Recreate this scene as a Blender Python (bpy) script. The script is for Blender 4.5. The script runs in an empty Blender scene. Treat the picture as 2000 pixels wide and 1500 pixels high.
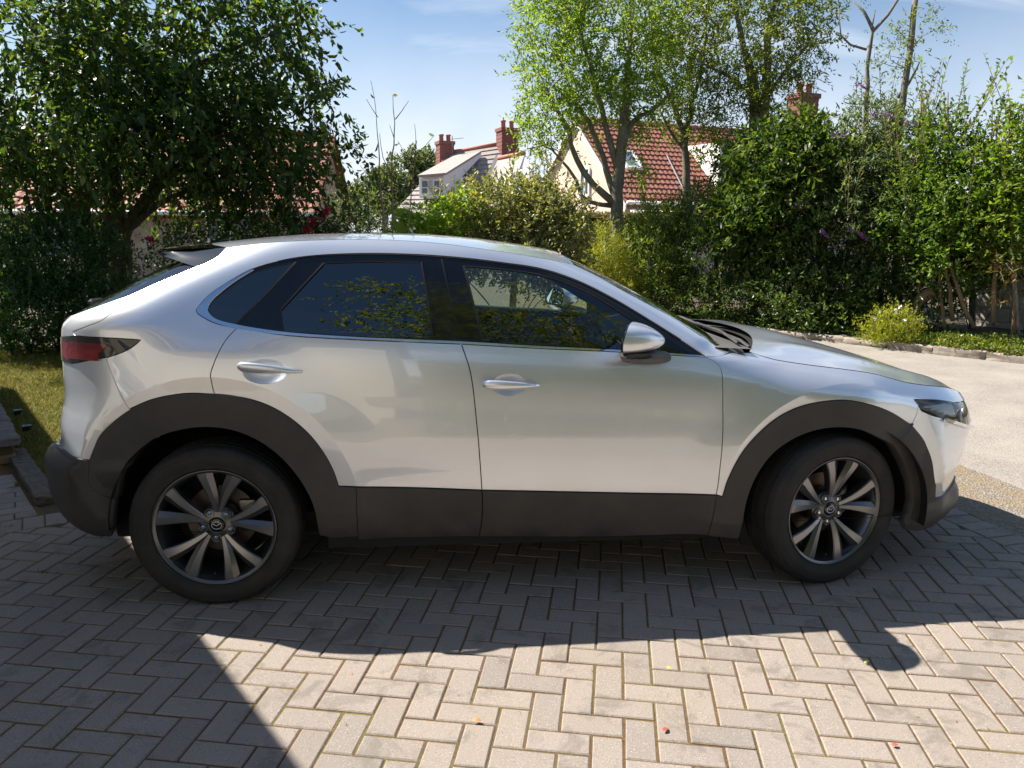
import bpy, bmesh, math, random
import numpy as np
from mathutils import Vector, Matrix
from mathutils.geometry import delaunay_2d_cdt
random.seed(7); RNG = np.random.default_rng(11)
SC = bpy.context.scene; COL = SC.collection
# ------------------------------------------------------------------ camera
cam = bpy.data.cameras.new('camera'); camo = bpy.data.objects.new('camera', cam); COL.objects.link(camo)
cam.sensor_fit = 'HORIZONTAL'; cam.sensor_width = 36.0; cam.lens = 36.0 * 1505.26 / 2000.0
cam.clip_start = .05; cam.clip_end = 2000
_r = Vector((.99573133, -.09186957, .00889379)); _d = Vector((-.00907276, -.19331403, -.98109499)); _f = Vector((.09185207, .97682632, -.19332235))
camo.matrix_world = Matrix(((_r[0], -_d[0], -_f[0], .94948), (_r[1], -_d[1], -_f[1], -3.95164), (_r[2], -_d[2], -_f[2], 1.53537), (0, 0, 0, 1)))
SC.camera = camo
# ------------------------------------------------------------------ sky, sun, exposure
SUN_EL = math.radians(48.4); SUN_AZ = math.radians(152.0)          # azimuth measured from +x towards +y
SUNV = Vector((math.cos(SUN_EL) * math.cos(SUN_AZ), math.cos(SUN_EL) * math.sin(SUN_AZ), math.sin(SUN_EL)))
world = bpy.data.worlds.new('World'); SC.world = world; world.use_nodes = True
wt = world.node_tree; wt.nodes.clear()
def wn(t, **k):
    n = wt.nodes.new(t)
    for a, b in k.items(): setattr(n, a, b)
    return n
wo = wn('ShaderNodeOutputWorld'); wb = wn('ShaderNodeBackground')
sky = wn('ShaderNodeTexSky', sky_type='NISHITA'); sky.sun_disc = False
sky.sun_elevation = SUN_EL; sky.sun_rotation = math.radians(90) - SUN_AZ
sky.altitude = 20; sky.air_density = 1.0; sky.dust_density = .6; sky.ozone_density = 2.2
tc = wn('ShaderNodeTexCoord'); sep = wn('ShaderNodeSeparateXYZ'); wt.links.new(tc.outputs['Generated'], sep.inputs[0])
# thin high cloud: noise on the plane of the cloud layer (direction divided by its height)
zz = wn('ShaderNodeMath', operation='MAXIMUM'); zz.inputs[1].default_value = .0; wt.links.new(sep.outputs[2], zz.inputs[0])
za = wn('ShaderNodeMath', operation='ADD'); za.inputs[1].default_value = .16; wt.links.new(zz.outputs[0], za.inputs[0])
dv = wn('ShaderNodeVectorMath', operation='DIVIDE'); cz = wn('ShaderNodeCombineXYZ')
for i in range(3): wt.links.new(za.outputs[0], cz.inputs[i])
wt.links.new(tc.outputs['Generated'], dv.inputs[0]); wt.links.new(cz.outputs[0], dv.inputs[1])
mp = wn('ShaderNodeMapping'); mp.inputs['Scale'].default_value = (.35, 1.0, 1.0); mp.inputs['Rotation'].default_value = (0, 0, .35); mp.inputs['Location'].default_value = (1.7, .6, 0)
wt.links.new(dv.outputs[0], mp.inputs[0])
nz = wn('ShaderNodeTexNoise'); nz.inputs['Scale'].default_value = 1.35; nz.inputs['Detail'].default_value = 7; nz.inputs['Roughness'].default_value = .55; nz.inputs['Distortion'].default_value = .35
wt.links.new(mp.outputs[0], nz.inputs['Vector'])
cr = wn('ShaderNodeMapRange', interpolation_type='SMOOTHSTEP'); cr.inputs['From Min'].default_value = .44; cr.inputs['From Max'].default_value = .74
wt.links.new(nz.outputs[0], cr.inputs['Value'])
# haze bank low over the horizon
hz = wn('ShaderNodeMapRange', interpolation_type='SMOOTHSTEP'); hz.inputs['From Min'].default_value = .33; hz.inputs['From Max'].default_value = .015
wt.links.new(sep.outputs[2], hz.inputs['Value'])
hn = wn('ShaderNodeTexNoise'); hn.inputs['Scale'].default_value = 5.0; hn.inputs['Detail'].default_value = 5; wt.links.new(tc.outputs['Generated'], hn.inputs['Vector'])
hm = wn('ShaderNodeMapRange'); hm.inputs['From Min'].default_value = .3; hm.inputs['From Max'].default_value = .65; hm.inputs['To Min'].default_value = .55; wt.links.new(hn.outputs[0], hm.inputs['Value'])
hx = wn('ShaderNodeMath', operation='MULTIPLY'); wt.links.new(hz.outputs[0], hx.inputs[0]); wt.links.new(hm.outputs[0], hx.inputs[1])
cm = wn('ShaderNodeMath', operation='MULTIPLY'); cm.inputs[1].default_value = .85; wt.links.new(cr.outputs[0], cm.inputs[0])
mx = wn('ShaderNodeMath', operation='MAXIMUM'); wt.links.new(hx.outputs[0], mx.inputs[0]); wt.links.new(cm.outputs[0], mx.inputs[1])
tint = wn('ShaderNodeMix', data_type='RGBA', blend_type='MULTIPLY'); tint.inputs['Factor'].default_value = 1; tint.inputs['B'].default_value = (.90, 1.06, 1.16, 1)
wt.links.new(sky.outputs[0], tint.inputs['A'])
mix = wn('ShaderNodeMix', data_type='RGBA'); mix.inputs['B'].default_value = (8.8, 9.3, 10.2, 1)
wt.links.new(mx.outputs[0], mix.inputs['Factor']); wt.links.new(tint.outputs['Result'], mix.inputs['A'])
wt.links.new(mix.outputs['Result'], wb.inputs['Color']); wb.inputs['Strength'].default_value = .05
wt.links.new(wb.outputs[0], wo.inputs[0])
sun = bpy.data.lights.new('sun', 'SUN'); sun.energy = 5.0; sun.angle = math.radians(.53); sun.color = (1.0, .915, .80)
suno = bpy.data.objects.new('sun', sun); COL.objects.link(suno); suno.location = (0, 0, 20)
suno.rotation_euler = SUNV.to_track_quat('Z', 'Y').to_euler()
SC.view_settings.view_transform = 'Standard'; SC.view_settings.look = 'None'; SC.view_settings.exposure = 1.2; SC.view_settings.gamma = 1.0
SC.view_settings.use_curve_mapping = False
SC.render.engine = 'CYCLES'; SC.cycles.use_denoising = True; SC.cycles.max_bounces = 10; SC.cycles.transparent_max_bounces = 24
SC.cycles.transmission_bounces = 8; SC.cycles.glossy_bounces = 5; SC.cycles.diffuse_bounces = 4; SC.cycles.sample_clamp_indirect = 8
SC.cycles.caustics_refractive = False; SC.cycles.caustics_reflective = False
# ------------------------------------------------------------------ helpers
def tag(o, label=None, cat=None, group=None, kind=None):
    for k, v in (('label', label), ('category', cat), ('group', group), ('kind', kind)):
        if v: o[k] = v
    return o
def empty(name, loc=(0, 0, 0), parent=None, rz=0):
    o = bpy.data.objects.new(name, None); COL.objects.link(o); o.location = loc; o.rotation_euler = (0, 0, rz)
    o.empty_display_size = .1
    if parent: o.parent = parent
    return o
def link(name, me, mat=None, parent=None, loc=None):
    o = bpy.data.objects.new(name, me); COL.objects.link(o)
    if mat is not None and not me.materials: me.materials.append(mat)
    if parent: o.parent = parent
    if loc is not None: o.location = loc
    return o
def mesh(name, V, F, smooth=False):
    me = bpy.data.meshes.new(name); me.from_pydata([tuple(map(float, v)) for v in V], [], [tuple(map(int, f)) for f in F]); me.update()
    if smooth: me.polygons.foreach_set('use_smooth', np.ones(len(me.polygons), bool))
    return me
def fast_mesh(name, V, F, smooth=False):
    """V (n,3) array, F (m,k) array of equal-sided faces"""
    V = np.ascontiguousarray(V, np.float32); F = np.ascontiguousarray(F, np.int32); k = F.shape[1]
    me = bpy.data.meshes.new(name); me.vertices.add(len(V)); me.vertices.foreach_set('co', V.ravel())
    me.loops.add(F.size); me.loops.foreach_set('vertex_index', F.ravel())
    me.polygons.add(len(F)); me.polygons.foreach_set('loop_start', np.arange(0, F.size, k, dtype=np.int32)); me.polygons.foreach_set('loop_total', np.full(len(F), k, np.int32))
    if smooth: me.polygons.foreach_set('use_smooth', np.ones(len(F), bool))
    me.update(calc_edges=True); return me
def box_vf(x0, x1, y0, y1, z0, z1):
    V = [(x, y, z) for z in (z0, z1) for y in (y0, y1) for x in (x0, x1)]
    F = [(0, 2, 3, 1), (4, 5, 7, 6), (0, 1, 5, 4), (2, 6, 7, 3), (0, 4, 6, 2), (1, 3, 7, 5)]
    return V, F
def box_mesh(name, x0, x1, y0, y1, z0, z1, bev=0, seg=2):
    bm = bmesh.new(); V, F = box_vf(x0, x1, y0, y1, z0, z1); vs = [bm.verts.new(v) for v in V]
    for f in F: bm.faces.new([vs[i] for i in f])
    if bev: bmesh.ops.bevel(bm, geom=bm.edges[:], offset=bev, segments=seg, profile=.6, affect='EDGES')
    me = bpy.data.meshes.new(name); bm.to_mesh(me); bm.free()
    if bev: me.polygons.foreach_set('use_smooth', np.ones(len(me.polygons), bool)); me.set_sharp_from_angle(angle=math.radians(50))
    return me
def join_vf(parts):
    V, F, n = [], [], 0
    for v, f in parts:
        V += list(v); F += [tuple(i + n for i in q) for q in f]; n += len(v)
    return V, F
def tube_vf(pts, rad, seg=8, cap=True):
    pts = [Vector(p) for p in pts]; rad = rad if hasattr(rad, '__len__') else [rad] * len(pts)
    V, F = [], []; up = Vector((0, 0, 1)); prev = None
    for i, p in enumerate(pts):
        t = (pts[min(i + 1, len(pts) - 1)] - pts[max(i - 1, 0)]).normalized()
        if prev is None:
            a = t.cross(up if abs(t.z) < .95 else Vector((1, 0, 0))).normalized()
        else:
            a = (prev - t * prev.dot(t)).normalized()
        prev = a; b = t.cross(a)
        for k in range(seg):
            an = 2 * math.pi * k / seg; V.append(p + (a * math.cos(an) + b * math.sin(an)) * rad[i])
    for i in range(len(pts) - 1):
        for k in range(seg):
            k2 = (k + 1) % seg; F.append((i * seg + k, i * seg + k2, (i + 1) * seg + k2, (i + 1) * seg + k))
    if cap: F.append(tuple(range(seg - 1, -1, -1))); F.append(tuple(range((len(pts) - 1) * seg, len(pts) * seg)))
    return V, F
def lathe_vf(prof, seg=64, axis='y', close=False, rfun=None):
    """prof: list of (r, h); revolve about local y"""
    V, F = [], []; n = len(prof)
    for k in range(seg):
        a = 2 * math.pi * k / seg; c, s = math.cos(a), math.sin(a)
        for j, (r, h) in enumerate(prof):
            rr = r if rfun is None else rfun(r, h, j, k)
            V.append((rr * c, h, rr * s))
    for k in range(seg):
        k2 = (k + 1) % seg
        for j in range(n - 1 if not close else n):
            j2 = (j + 1) % n; F.append((k * n + j, k2 * n + j, k2 * n + j2, k * n + j2))
    return V, F
# ------------------------------------------------------------------ material helpers
class NT:
    def __init__(self, name):
        self.m = bpy.data.materials.new(name); self.m.use_nodes = True; self.t = self.m.node_tree; self.t.nodes.clear()
        self.out = self.n('ShaderNodeOutputMaterial')
    def n(self, t, **k):
        o = self.t.nodes.new(t)
        for a, b in k.items(): setattr(o, a, b)
        return o
    def l(self, a, b): self.t.links.new(a, b)
    def val(self, sock, v):
        if hasattr(v, 'is_linked') or hasattr(v, 'links'): self.l(v, sock)
        else: sock.default_value = v if not isinstance(v, tuple) or len(v) != 3 or sock.type != 'RGBA' else (*v, 1)
    def bsdf(self, **k):
        b = self.n('ShaderNodeBsdfPrincipled')
        for a, v in k.items(): self.val(b.inputs[a.replace('_', ' ')], v)
        self.l(b.outputs[0], self.out.inputs[0]); return b
    def noise(self, scale, detail=4, rough=.5, vec=None, dist=0):
        o = self.n('ShaderNodeTexNoise'); o.inputs['Scale'].default_value = scale; o.inputs['Detail'].default_value = detail; o.inputs['Roughness'].default_value = rough; o.inputs['Distortion'].default_value = dist
        if vec is not None: self.l(vec, o.inputs['Vector'])
        return o.outputs[0]
    def coord(self, which='Object'):
        return self.n('ShaderNodeTexCoord').outputs[which]
    def pos(self): return self.n('ShaderNodeNewGeometry').outputs['Position']
    def island(self): return self.n('ShaderNodeNewGeometry').outputs['Random Per Island']
    def ramp(self, fac, stops):
        o = self.n('ShaderNodeValToRGB'); e = o.color_ramp.elements
        while len(e) < len(stops): e.new(.5)
        for i, (p, c) in enumerate(stops): e[i].position = p; e[i].color = (*c, 1)
        self.l(fac, o.inputs[0]); return o.outputs[0]
    def mix(self, fac, a, b, blend='MIX'):
        o = self.n('ShaderNodeMix', data_type='RGBA', blend_type=blend); self.val(o.inputs['Factor'], fac); self.val(o.inputs['A'], a); self.val(o.inputs['B'], b); return o.outputs['Result']
    def rng(self, v, a, b, c=0., d=1.):
        o = self.n('ShaderNodeMapRange'); self.l(v, o.inputs['Value'])
        for k, x in zip(('From Min', 'From Max', 'To Min', 'To Max'), (a, b, c, d)): o.inputs[k].default_value = x
        return o.outputs[0]
    def math(self, op, a, b=0.):
        o = self.n('ShaderNodeMath', operation=op); self.val(o.inputs[0], a); self.val(o.inputs[1], b); return o.outputs[0]
    def bump(self, h, strength=.3, dist=.01):
        o = self.n('ShaderNodeBump'); o.inputs['Strength'].default_value = strength; o.inputs['Distance'].default_value = dist; self.l(h, o.inputs['Height']); return o.outputs[0]
def simple(name, col, rough=.5, metal=0., var=0., bump=0., scale=40., **k):
    t = NT(name); c = col
    if var or bump:
        nz = t.noise(scale, 5, .6, t.coord())
    if var:
        c = t.mix(t.rng(nz, .3, .7), tuple(x * (1 - var) for x in col), tuple(min(1, x * (1 + var)) for x in col))
    b = t.bsdf(Base_Color=c, Roughness=rough, Metallic=metal)
    for a, v in k.items(): t.val(b.inputs[a.replace('_', ' ')], v)
    if bump: t.l(t.bump(nz, bump, .01), b.inputs['Normal'])
    return t.m

# ================================================================== GROUND
def soil_mat():
    t = NT('garden_soil'); p = t.pos(); n1 = t.noise(1.3, 6, .6, p); n2 = t.noise(25, 6, .65, p)
    c = t.mix(t.rng(n1, .35, .7), (.055, .045, .032), (.085, .080, .035)); c = t.mix(t.rng(n2, .35, .75), c, (.11, .09, .055))
    b = t.bsdf(Base_Color=c, Roughness=.95); t.l(t.bump(n2, .6, .03), b.inputs['Normal']); return t.m
def tarmac_mat():
    t = NT('tarmac'); p = t.pos(); v = t.n('ShaderNodeTexVoronoi'); v.inputs['Scale'].default_value = 95; t.l(p, v.inputs['Vector'])
    n1 = t.noise(1.6, 5, .6, p); n2 = t.noise(160, 3, .6, p)
    c = t.mix(v.outputs['Color'], (.165, .15, .135), (.31, .282, .255)); c = t.mix(t.rng(n1, .35, .7), c, t.mix(.5, c, (.38, .35, .31)))
    c = t.mix(t.rng(n2, .62, .78), c, (.12, .105, .09))
    b = t.bsdf(Base_Color=c, Roughness=.9); t.l(t.bump(v.outputs['Distance'], .55, .006), b.inputs['Normal']); return t.m
def tarmac_edge_mat():
    t = NT('old_tarmac_strip'); p = t.pos(); v = t.n('ShaderNodeTexVoronoi'); v.inputs['Scale'].default_value = 80; t.l(p, v.inputs['Vector'])
    n1 = t.noise(4, 5, .6, p)
    c = t.mix(v.outputs['Color'], (.11, .095, .08), (.30, .26, .215)); c = t.mix(t.rng(n1, .45, .75), c, (.22, .16, .07))
    b = t.bsdf(Base_Color=c, Roughness=.92); t.l(t.bump(v.outputs['Distance'], .8, .01), b.inputs['Normal']); return t.m
def paver_mat():
    t = NT('concrete_paver'); g = t.n('ShaderNodeNewGeometry'); p = g.outputs['Position']; rnd = g.outputs['Random Per Island']
    oi = t.n('ShaderNodeObjectInfo').outputs['Random']; r = t.math('FRACT', t.math('ADD', t.math('MULTIPLY', rnd, 7.31), t.math('MULTIPLY', oi, 3.77)))
    base = t.ramp(r, [(0, (.250, .220, .198)), (.25, (.288, .252, .226)), (.62, (.312, .272, .243)), (.9, (.290, .252, .222)), (1, (.24, .215, .196))])
    sp = t.noise(230, 3, .75, p); base = t.mix(t.rng(sp, .57, .66), base, (.13, .11, .095)); base = t.mix(t.rng(t.noise(190, 2, .7, p), .60, .70), base, (.50, .455, .41))
    # damp and lichen stains with torn edges
    st = t.noise(5.5, 7, .72, p, .6); base = t.mix(t.math('MULTIPLY', t.rng(st, .53, .62), .62), base, (.155, .14, .122))
    ly = t.noise(2.2, 5, .6, p); base = t.mix(t.math('MULTIPLY', t.rng(ly, .45, .68), .16), base, (.30, .235, .15))
    b = t.bsdf(Base_Color=base, Roughness=t.rng(st, .4, .7, .88, .74)); h = t.noise(380, 4, .75, p)
    h2 = t.math('ADD', t.math('MULTIPLY', h, .6), t.math('MULTIPLY', t.noise(60, 3, .6, p), .4)); t.l(t.bump(h2, .8, .006), b.inputs['Normal']); return t.m
def joint_mat():
    t = NT('mossy_joint_sand'); p = t.pos(); n1 = t.noise(3.2, 5, .6, p); n2 = t.noise(140, 4, .7, p)
    c = t.mix(t.rng(n2, .35, .7), (.075, .038, .014), (.19, .105, .034)); c = t.mix(t.rng(n1, .45, .62), c, t.mix(t.rng(n2, .4, .65), (.10, .085, .02), (.20, .165, .035)))
    c = t.mix(t.rng(t.noise(1.1, 4, .6, p), .5, .66), c, (.11, .078, .05))
    b = t.bsdf(Base_Color=c, Roughness=.95); t.l(t.bump(n2, .9, .006), b.inputs['Normal']); return t.m
def lawn_mat():
    t = NT('lawn_turf'); p = t.pos(); n = t.noise(7, 5, .6, p); c = t.mix(t.rng(n, .35, .7), (.085, .105, .020), (.20, .185, .055))
    b = t.bsdf(Base_Color=c, Roughness=.95); t.l(t.bump(t.noise(120, 3, .6, p), .8, .02), b.inputs['Normal']); return t.m
def stone_mat(name, a, bcol, sc=12):
    t = NT(name); p = t.coord('Object'); n1 = t.noise(sc, 6, .7, p); n2 = t.noise(sc * 9, 4, .7, p)
    c = t.mix(t.rng(n1, .35, .68), a, bcol); c = t.mix(t.rng(n2, .6, .75), c, tuple(x * .5 for x in a))
    b = t.bsdf(Base_Color=c, Roughness=.92); t.l(t.bump(t.math('ADD', n1, t.math('MULTIPLY', n2, .4)), .8, .02), b.inputs['Normal']); return t.m
M_SOIL, M_TARMAC, M_TEDGE, M_PAVER, M_JOINT, M_LAWN = soil_mat(), tarmac_mat(), tarmac_edge_mat(), paver_mat(), joint_mat(), lawn_mat()
M_KERB = stone_mat('kerb_stone', (.24, .205, .17), (.38, .33, .275)); M_EDGE = stone_mat('edging_stone', (.10, .085, .07), (.22, .19, .16), 25)
M_SLAB = stone_mat('wall_slab', (.13, .115, .11), (.24, .215, .20), 9); M_WBRICK = stone_mat('wall_brick', (.24, .15, .085), (.36, .25, .15), 14)
def sheet(name, poly, z, mat, kind='structure'):
    o = link(name, mesh(name, [(x, y, z) for x, y in poly], [tuple(range(len(poly)))]), mat); tag(o, kind=kind); return o
gr = link('ground', mesh('ground', [(x, y, -.016) for x, y in ((-700, -300), (700, -300), (700, 900), (-700, 900))], [(0, 1, 2, 3)]), M_SOIL); tag(gr, kind='structure')
KB = [(2.2, 9.6), (4.2, 8.9), (5.05, 8.45), (5.92, 7.69), (6.57, 6.97), (7.00, 6.33), (7.57, 5.48), (8.12, 4.81), (8.9, 3.9), (10.6, 2.0), (12.5, 0.2)]
EDGE_R = [(4.86, -5.5), (3.97, -.42), (3.92, -.10), (3.88, .07), (3.72, .85), (3.55, 1.65)]
road = sheet('road', [(2.0, 1.2), (3.4, 1.2)] + EDGE_R[::-1] + [(14, -6), (30, -12), (40, -5), (12.6, .1)] + [(x, y) for x, y in KB[::-1]][1:] + [(2.0, 9.7)], -.008, M_TARMAC)
# worn strip of older tarmac along the paving
sx = [(3.55, 1.65), (3.72, .85), (3.88, .07), (3.92, -.10), (3.97, -.42), (4.30, -2.3)]; so = [(4.30, 2.3), (4.46, 1.5), (4.49, .85), (4.53, .55), (4.55, .30), (5.0, -2.2)]
ts_ = sheet('road_patch', sx + so[::-1], -.004, M_TEDGE)
# ---- block paving: 90 degree herringbone
UA = np.array([math.cos(math.radians(-12.85)), math.sin(math.radians(-12.85))]); VA = np.array([-UA[1], UA[0]]); LO = np.array([1.15969, -1.57238]); U_ = .1005
HD = np.array([.28, .14]); HD = HD / np.linalg.norm(HD); HN = np.array([-HD[1], HD[0]]); H0 = np.array([-1.31, -.02])     # line of the header course at the lawn end
DRIVE = [tuple(H0 + HD * -4.0), tuple(H0 + HD * 0), tuple(H0 + HD * 2.2), (3.55, 1.65)] + EDGE_R[::-1][1:] + [(4.86, -6.0), (-4.9, -6.0)]
def in_poly(x, y, P):
    r = False; n = len(P)
    for i in range(n):
        x1, y1 = P[i]; x2, y2 = P[(i + 1) % n]
        if (y1 > y) != (y2 > y) and x < (x2 - x1) * (y - y1) / (y2 - y1) + x1: r = not r
    return r
joints = sheet('driveway', [(x, y) for x, y in [tuple(H0 + HD * -4.2 + HN * .12), tuple(H0 + HD * 2.2 + HN * .12), (3.58, 1.62)] + [(a - .01, b) for a, b in EDGE_R[::-1]][1:] + [(4.8, -6.0), (-4.9, -6.0)]], -.0045, M_JOINT)
def clip_poly(P, a, n):
    """keep the part of convex polygon P on the side n of the line through a"""
    out = []; m = len(P)
    for i in range(m):
        p, q = P[i], P[(i + 1) % m]; dp, dq = np.dot(p - a, n), np.dot(q - a, n)
        if dp >= 0: out.append(p)
        if dp * dq < 0: out.append(p + (q - p) * dp / (dp - dq))
    return out
def block_vf(P, z0, z1, ch=.0042):
    """chamfered prism over a convex outline"""
    P = [np.array(p, float) for p in P]; c = sum(P) / len(P); n = len(P); V, F = [], []
    inn = []
    for i in range(n):
        a, b, d = P[i - 1], P[i], P[(i + 1) % n]; t1 = (b - a) / max(1e-6, np.linalg.norm(b - a)); t2 = (d - b) / max(1e-6, np.linalg.norm(d - b))
        n1 = np.array([-t1[1], t1[0]]); n2 = np.array([-t2[1], t2[0]]); s = n1 + n2; s = s / max(.4, np.dot(s, n1)); inn.append(b + s * ch)
    V += [(p[0], p[1], z0) for p in P] + [(p[0], p[1], z1 - ch * .8) for p in P] + [(p[0], p[1], z1) for p in inn]
    for i in range(n):
        j = (i + 1) % n; F += [(i, j, n + j, n + i), (n + i, n + j, 2 * n + j, 2 * n + i)]
    F.append(tuple(range(2 * n, 3 * n))); return V, F
g = .0034                                                   # half joint width
full = block_vf([np.array(p) for p in ((-U_ + g, -U_ / 2 + g), (U_ - g, -U_ / 2 + g), (U_ - g, U_ / 2 - g), (-U_ + g, U_ / 2 - g))], -.02, 0.)
brick_me = [mesh('brick', *full)]; brick_me[0].materials.append(M_PAVER)
CAMP = np.array([.94948, -3.95164])
blocks = []                                                 # (distance, centre, angle, outline or None)
lines = []                                                  # cutting lines: (point, inward normal)
lines.append((H0, -HN))
for (x1, y1), (x2, y2) in zip(EDGE_R[:-1], EDGE_R[1:]):
    pass
e1, e2 = np.array(EDGE_R[0]), np.array(EDGE_R[2]); ed = (e2 - e1) / np.linalg.norm(e2 - e1); en = np.array([-ed[1], ed[0]])
lines.append((np.array([3.925, -.12]) - 0 * en + en * .205, en))     # leaves room for the border course
e3 = np.array([3.88, .07]); e4 = np.array([3.55, 1.65]); ed2 = (e4 - e3) / np.linalg.norm(e4 - e3); en2 = np.array([-ed2[1], ed2[0]]); lines.append((e3 + en2 * .205, en2))
ang0 = math.atan2(UA[1], UA[0])
for a in range(-70, 60):
    for b in range(-50, 40):
        for hor in (1, 0):
            if hor and (a - b) % 4 == 0: cu, cv, th = a + 1, b + .5, ang0
            elif not hor and (a - b) % 4 == 3: cu, cv, th = a + .5, b + 1, ang0 + math.pi / 2
            else: continue
            c = LO + UA * cu * U_ + VA * cv * U_
            if c[1] < -5.4 or not in_poly(c[0], c[1], DRIVE) and min(abs(np.dot(c - q, n)) for q, n in lines) > .12: continue
            if c[0] < -3.6 or c[1] > 1.5: continue
            ca, sa = math.cos(th), math.sin(th); R_ = np.array([[ca, -sa], [sa, ca]])
            P = [R_ @ np.array(q) + c for q in ((-U_ + g, -U_ / 2 + g), (U_ - g, -U_ / 2 + g), (U_ - g, U_ / 2 - g), (-U_ + g, U_ / 2 - g))]
            d = [min(np.dot(p - q, n) for p in P) for q, n in lines]
            if min(d) < 0:
                for q, n in lines:
                    P = clip_poly(P, q + n * g, n)
                    if len(P) < 3: break
                if len(P) < 3: continue
                ar = .5 * abs(sum(P[i][0] * P[(i + 1) % len(P)][1] - P[(i + 1) % len(P)][0] * P[i][1] for i in range(len(P))))
                if ar < .0018: continue
                P = [p for i, p in enumerate(P) if np.linalg.norm(p - P[i - 1]) > .006]
                if len(P) < 3: continue
            else: P = None
            blocks.append((np.linalg.norm(c - CAMP), c, th, P))
# border course along the tarmac edge (stretchers in pairs), header course along the lawn, path beyond it
def rect(c, d, n, l, w): return [c - d * l / 2 - n * w / 2 + 0 * d, c + d * l / 2 - n * w / 2, c + d * l / 2 + n * w / 2, c - d * l / 2 + n * w / 2]
def course(p0, d, n, count, l, w, start=0.):
    for k in range(count):
        c = p0 + d * (start + (k + .5) * l) + n * w / 2; P = rect(c, d, n, l - 2 * g, w - 2 * g)
        s_ = sum(P[i][0] * P[(i + 1) % 4][1] - P[(i + 1) % 4][0] * P[i][1] for i in range(4))
        blocks.append((np.linalg.norm(c - CAMP), c, 0, P if s_ > 0 else P[::-1]))
course(np.array([3.97, -.42]) + ed * -2.2, ed, en, 26, .1015, .2)
course(np.array([3.88, .07]) + ed2 * .005, ed2, en2, 14, .1015, .2)
course(H0 + HN * 0.004, HD, HN, 42, .103, .20, -3.6)
row = 0
for k in range(9):
    p0 = H0 + HN * (.208 + k * .103) + HD * (-3.6 + (.1 if k % 2 else 0))
    for j in range(20):
        c = p0 + HD * (j + .5) * .204 + HN * .05
        P = clip_poly(rect(c, HD, HN, .204 - 2 * g, .103 - 2 * g), np.array([-1.36, .42]), np.array([-.825, -.565]))
        if len(P) < 3: continue
        ar = .5 * abs(sum(P[i][0] * P[(i + 1) % len(P)][1] - P[(i + 1) % len(P)][0] * P[i][1] for i in range(len(P))))
        if ar < .002: continue
        P = [p for i, p in enumerate(P) if np.linalg.norm(p - P[i - 1]) > .004]; blocks.append((np.linalg.norm(c - CAMP), c, 0, P))
sheet('path', [tuple(H0 + HD * -3.8 + HN * .1), tuple(H0 + HD * .25 + HN * .1), (-1.33, .42), (-1.95, 1.37), (-3.0, 2.9), (-6, 1.6)], -.0075, M_JOINT)
# which blocks show: inside the picture and not under the car body
def seen(c):
    v = np.array([c[0], c[1], 0.]) - np.array([.94948, -3.95164, 1.53537]); z_ = v @ np.array(_f); 
    if z_ < .2: return False
    x_ = v @ np.array(_r) / z_ * 1505; y_ = v @ np.array(_d) / z_ * 1505
    return abs(x_) < 1020 and abs(y_) < 770
vis = sorted([b for b in blocks if seen(b[1]) and not (-.3 < b[1][0] < 3.4 and b[1][1] > -.72)], key=lambda b: b[0]); rest = [b for b in blocks if not seen(b[1]) or (-.3 < b[1][0] < 3.4 and b[1][1] > -.72)]
rest += vis[300:]; vis = vis[:300]
rr = random.Random(3)
for d_, c, th, P in vis:
    dz = rr.uniform(-.0022, .0012); tilt = (rr.uniform(-.007, .007), rr.uniform(-.007, .007))
    if P is None:
        o = link('brick', brick_me[0], None, joints); o.location = (c[0], c[1], dz); o.rotation_euler = (tilt[0], tilt[1], th + rr.uniform(-.008, .008) + (math.pi if rr.random() < .5 else 0))
    else:
        V, F = block_vf([p - c for p in P], -.02, 0.); o = link('brick', mesh('brick', V, F), M_PAVER, joints); o.location = (c[0], c[1], dz); o.rotation_euler = (tilt[0], tilt[1], 0)
parts = []
for d_, c, th, P in rest:
    dz = rr.uniform(-.0022, .0012)
    if P is None:
        ca, sa = math.cos(th), math.sin(th); V = [(c[0] + x * ca - y * sa, c[1] + x * sa + y * ca, z + dz) for x, y, z in full[0]]; parts.append((V, full[1]))
    else:
        V, F = block_vf(P, -.02, 0.); parts.append(([(x, y, z + dz) for x, y, z in V], F))
o = link('bricks', mesh('bricks', *join_vf(parts)), M_PAVER, joints); o['kind'] = 'stuff'
# ---- lawn
LAWN = [(-1.24, .47), (-1.93, 1.45), (-2.6, 2.5), (-5.6, 5.0), (-5.0, 6.4), (2.0, 6.6), (2.0, 1.35), (.4, 1.2), (-.9, .62)]
lawn = sheet('lawn', LAWN, .004, M_LAWN)
def grass_mat():
    t = NT('grass_blades'); r = t.island(); p = t.pos(); n = t.noise(5, 4, .6, p)
    c = t.ramp(r, [(0, (.085, .12, .018)), (.45, (.15, .17, .032)), (.75, (.26, .225, .06)), (1, (.36, .29, .11))])
    c = t.mix(t.rng(n, .5, .7), c, (.28, .23, .07))
    d = t.n('ShaderNodeBsdfDiffuse'); tr = t.n('ShaderNodeBsdfTranslucent'); t.l(c, d.inputs[0]); t.l(c, tr.inputs[0]); m = t.n('ShaderNodeMixShader'); m.inputs[0].default_value = .45
    t.l(d.outputs[0], m.inputs[1]); t.l(tr.outputs[0], m.inputs[2]); t.l(m.outputs[0], t.out.inputs[0]); return t.m
M_GRASS = grass_mat()
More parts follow.
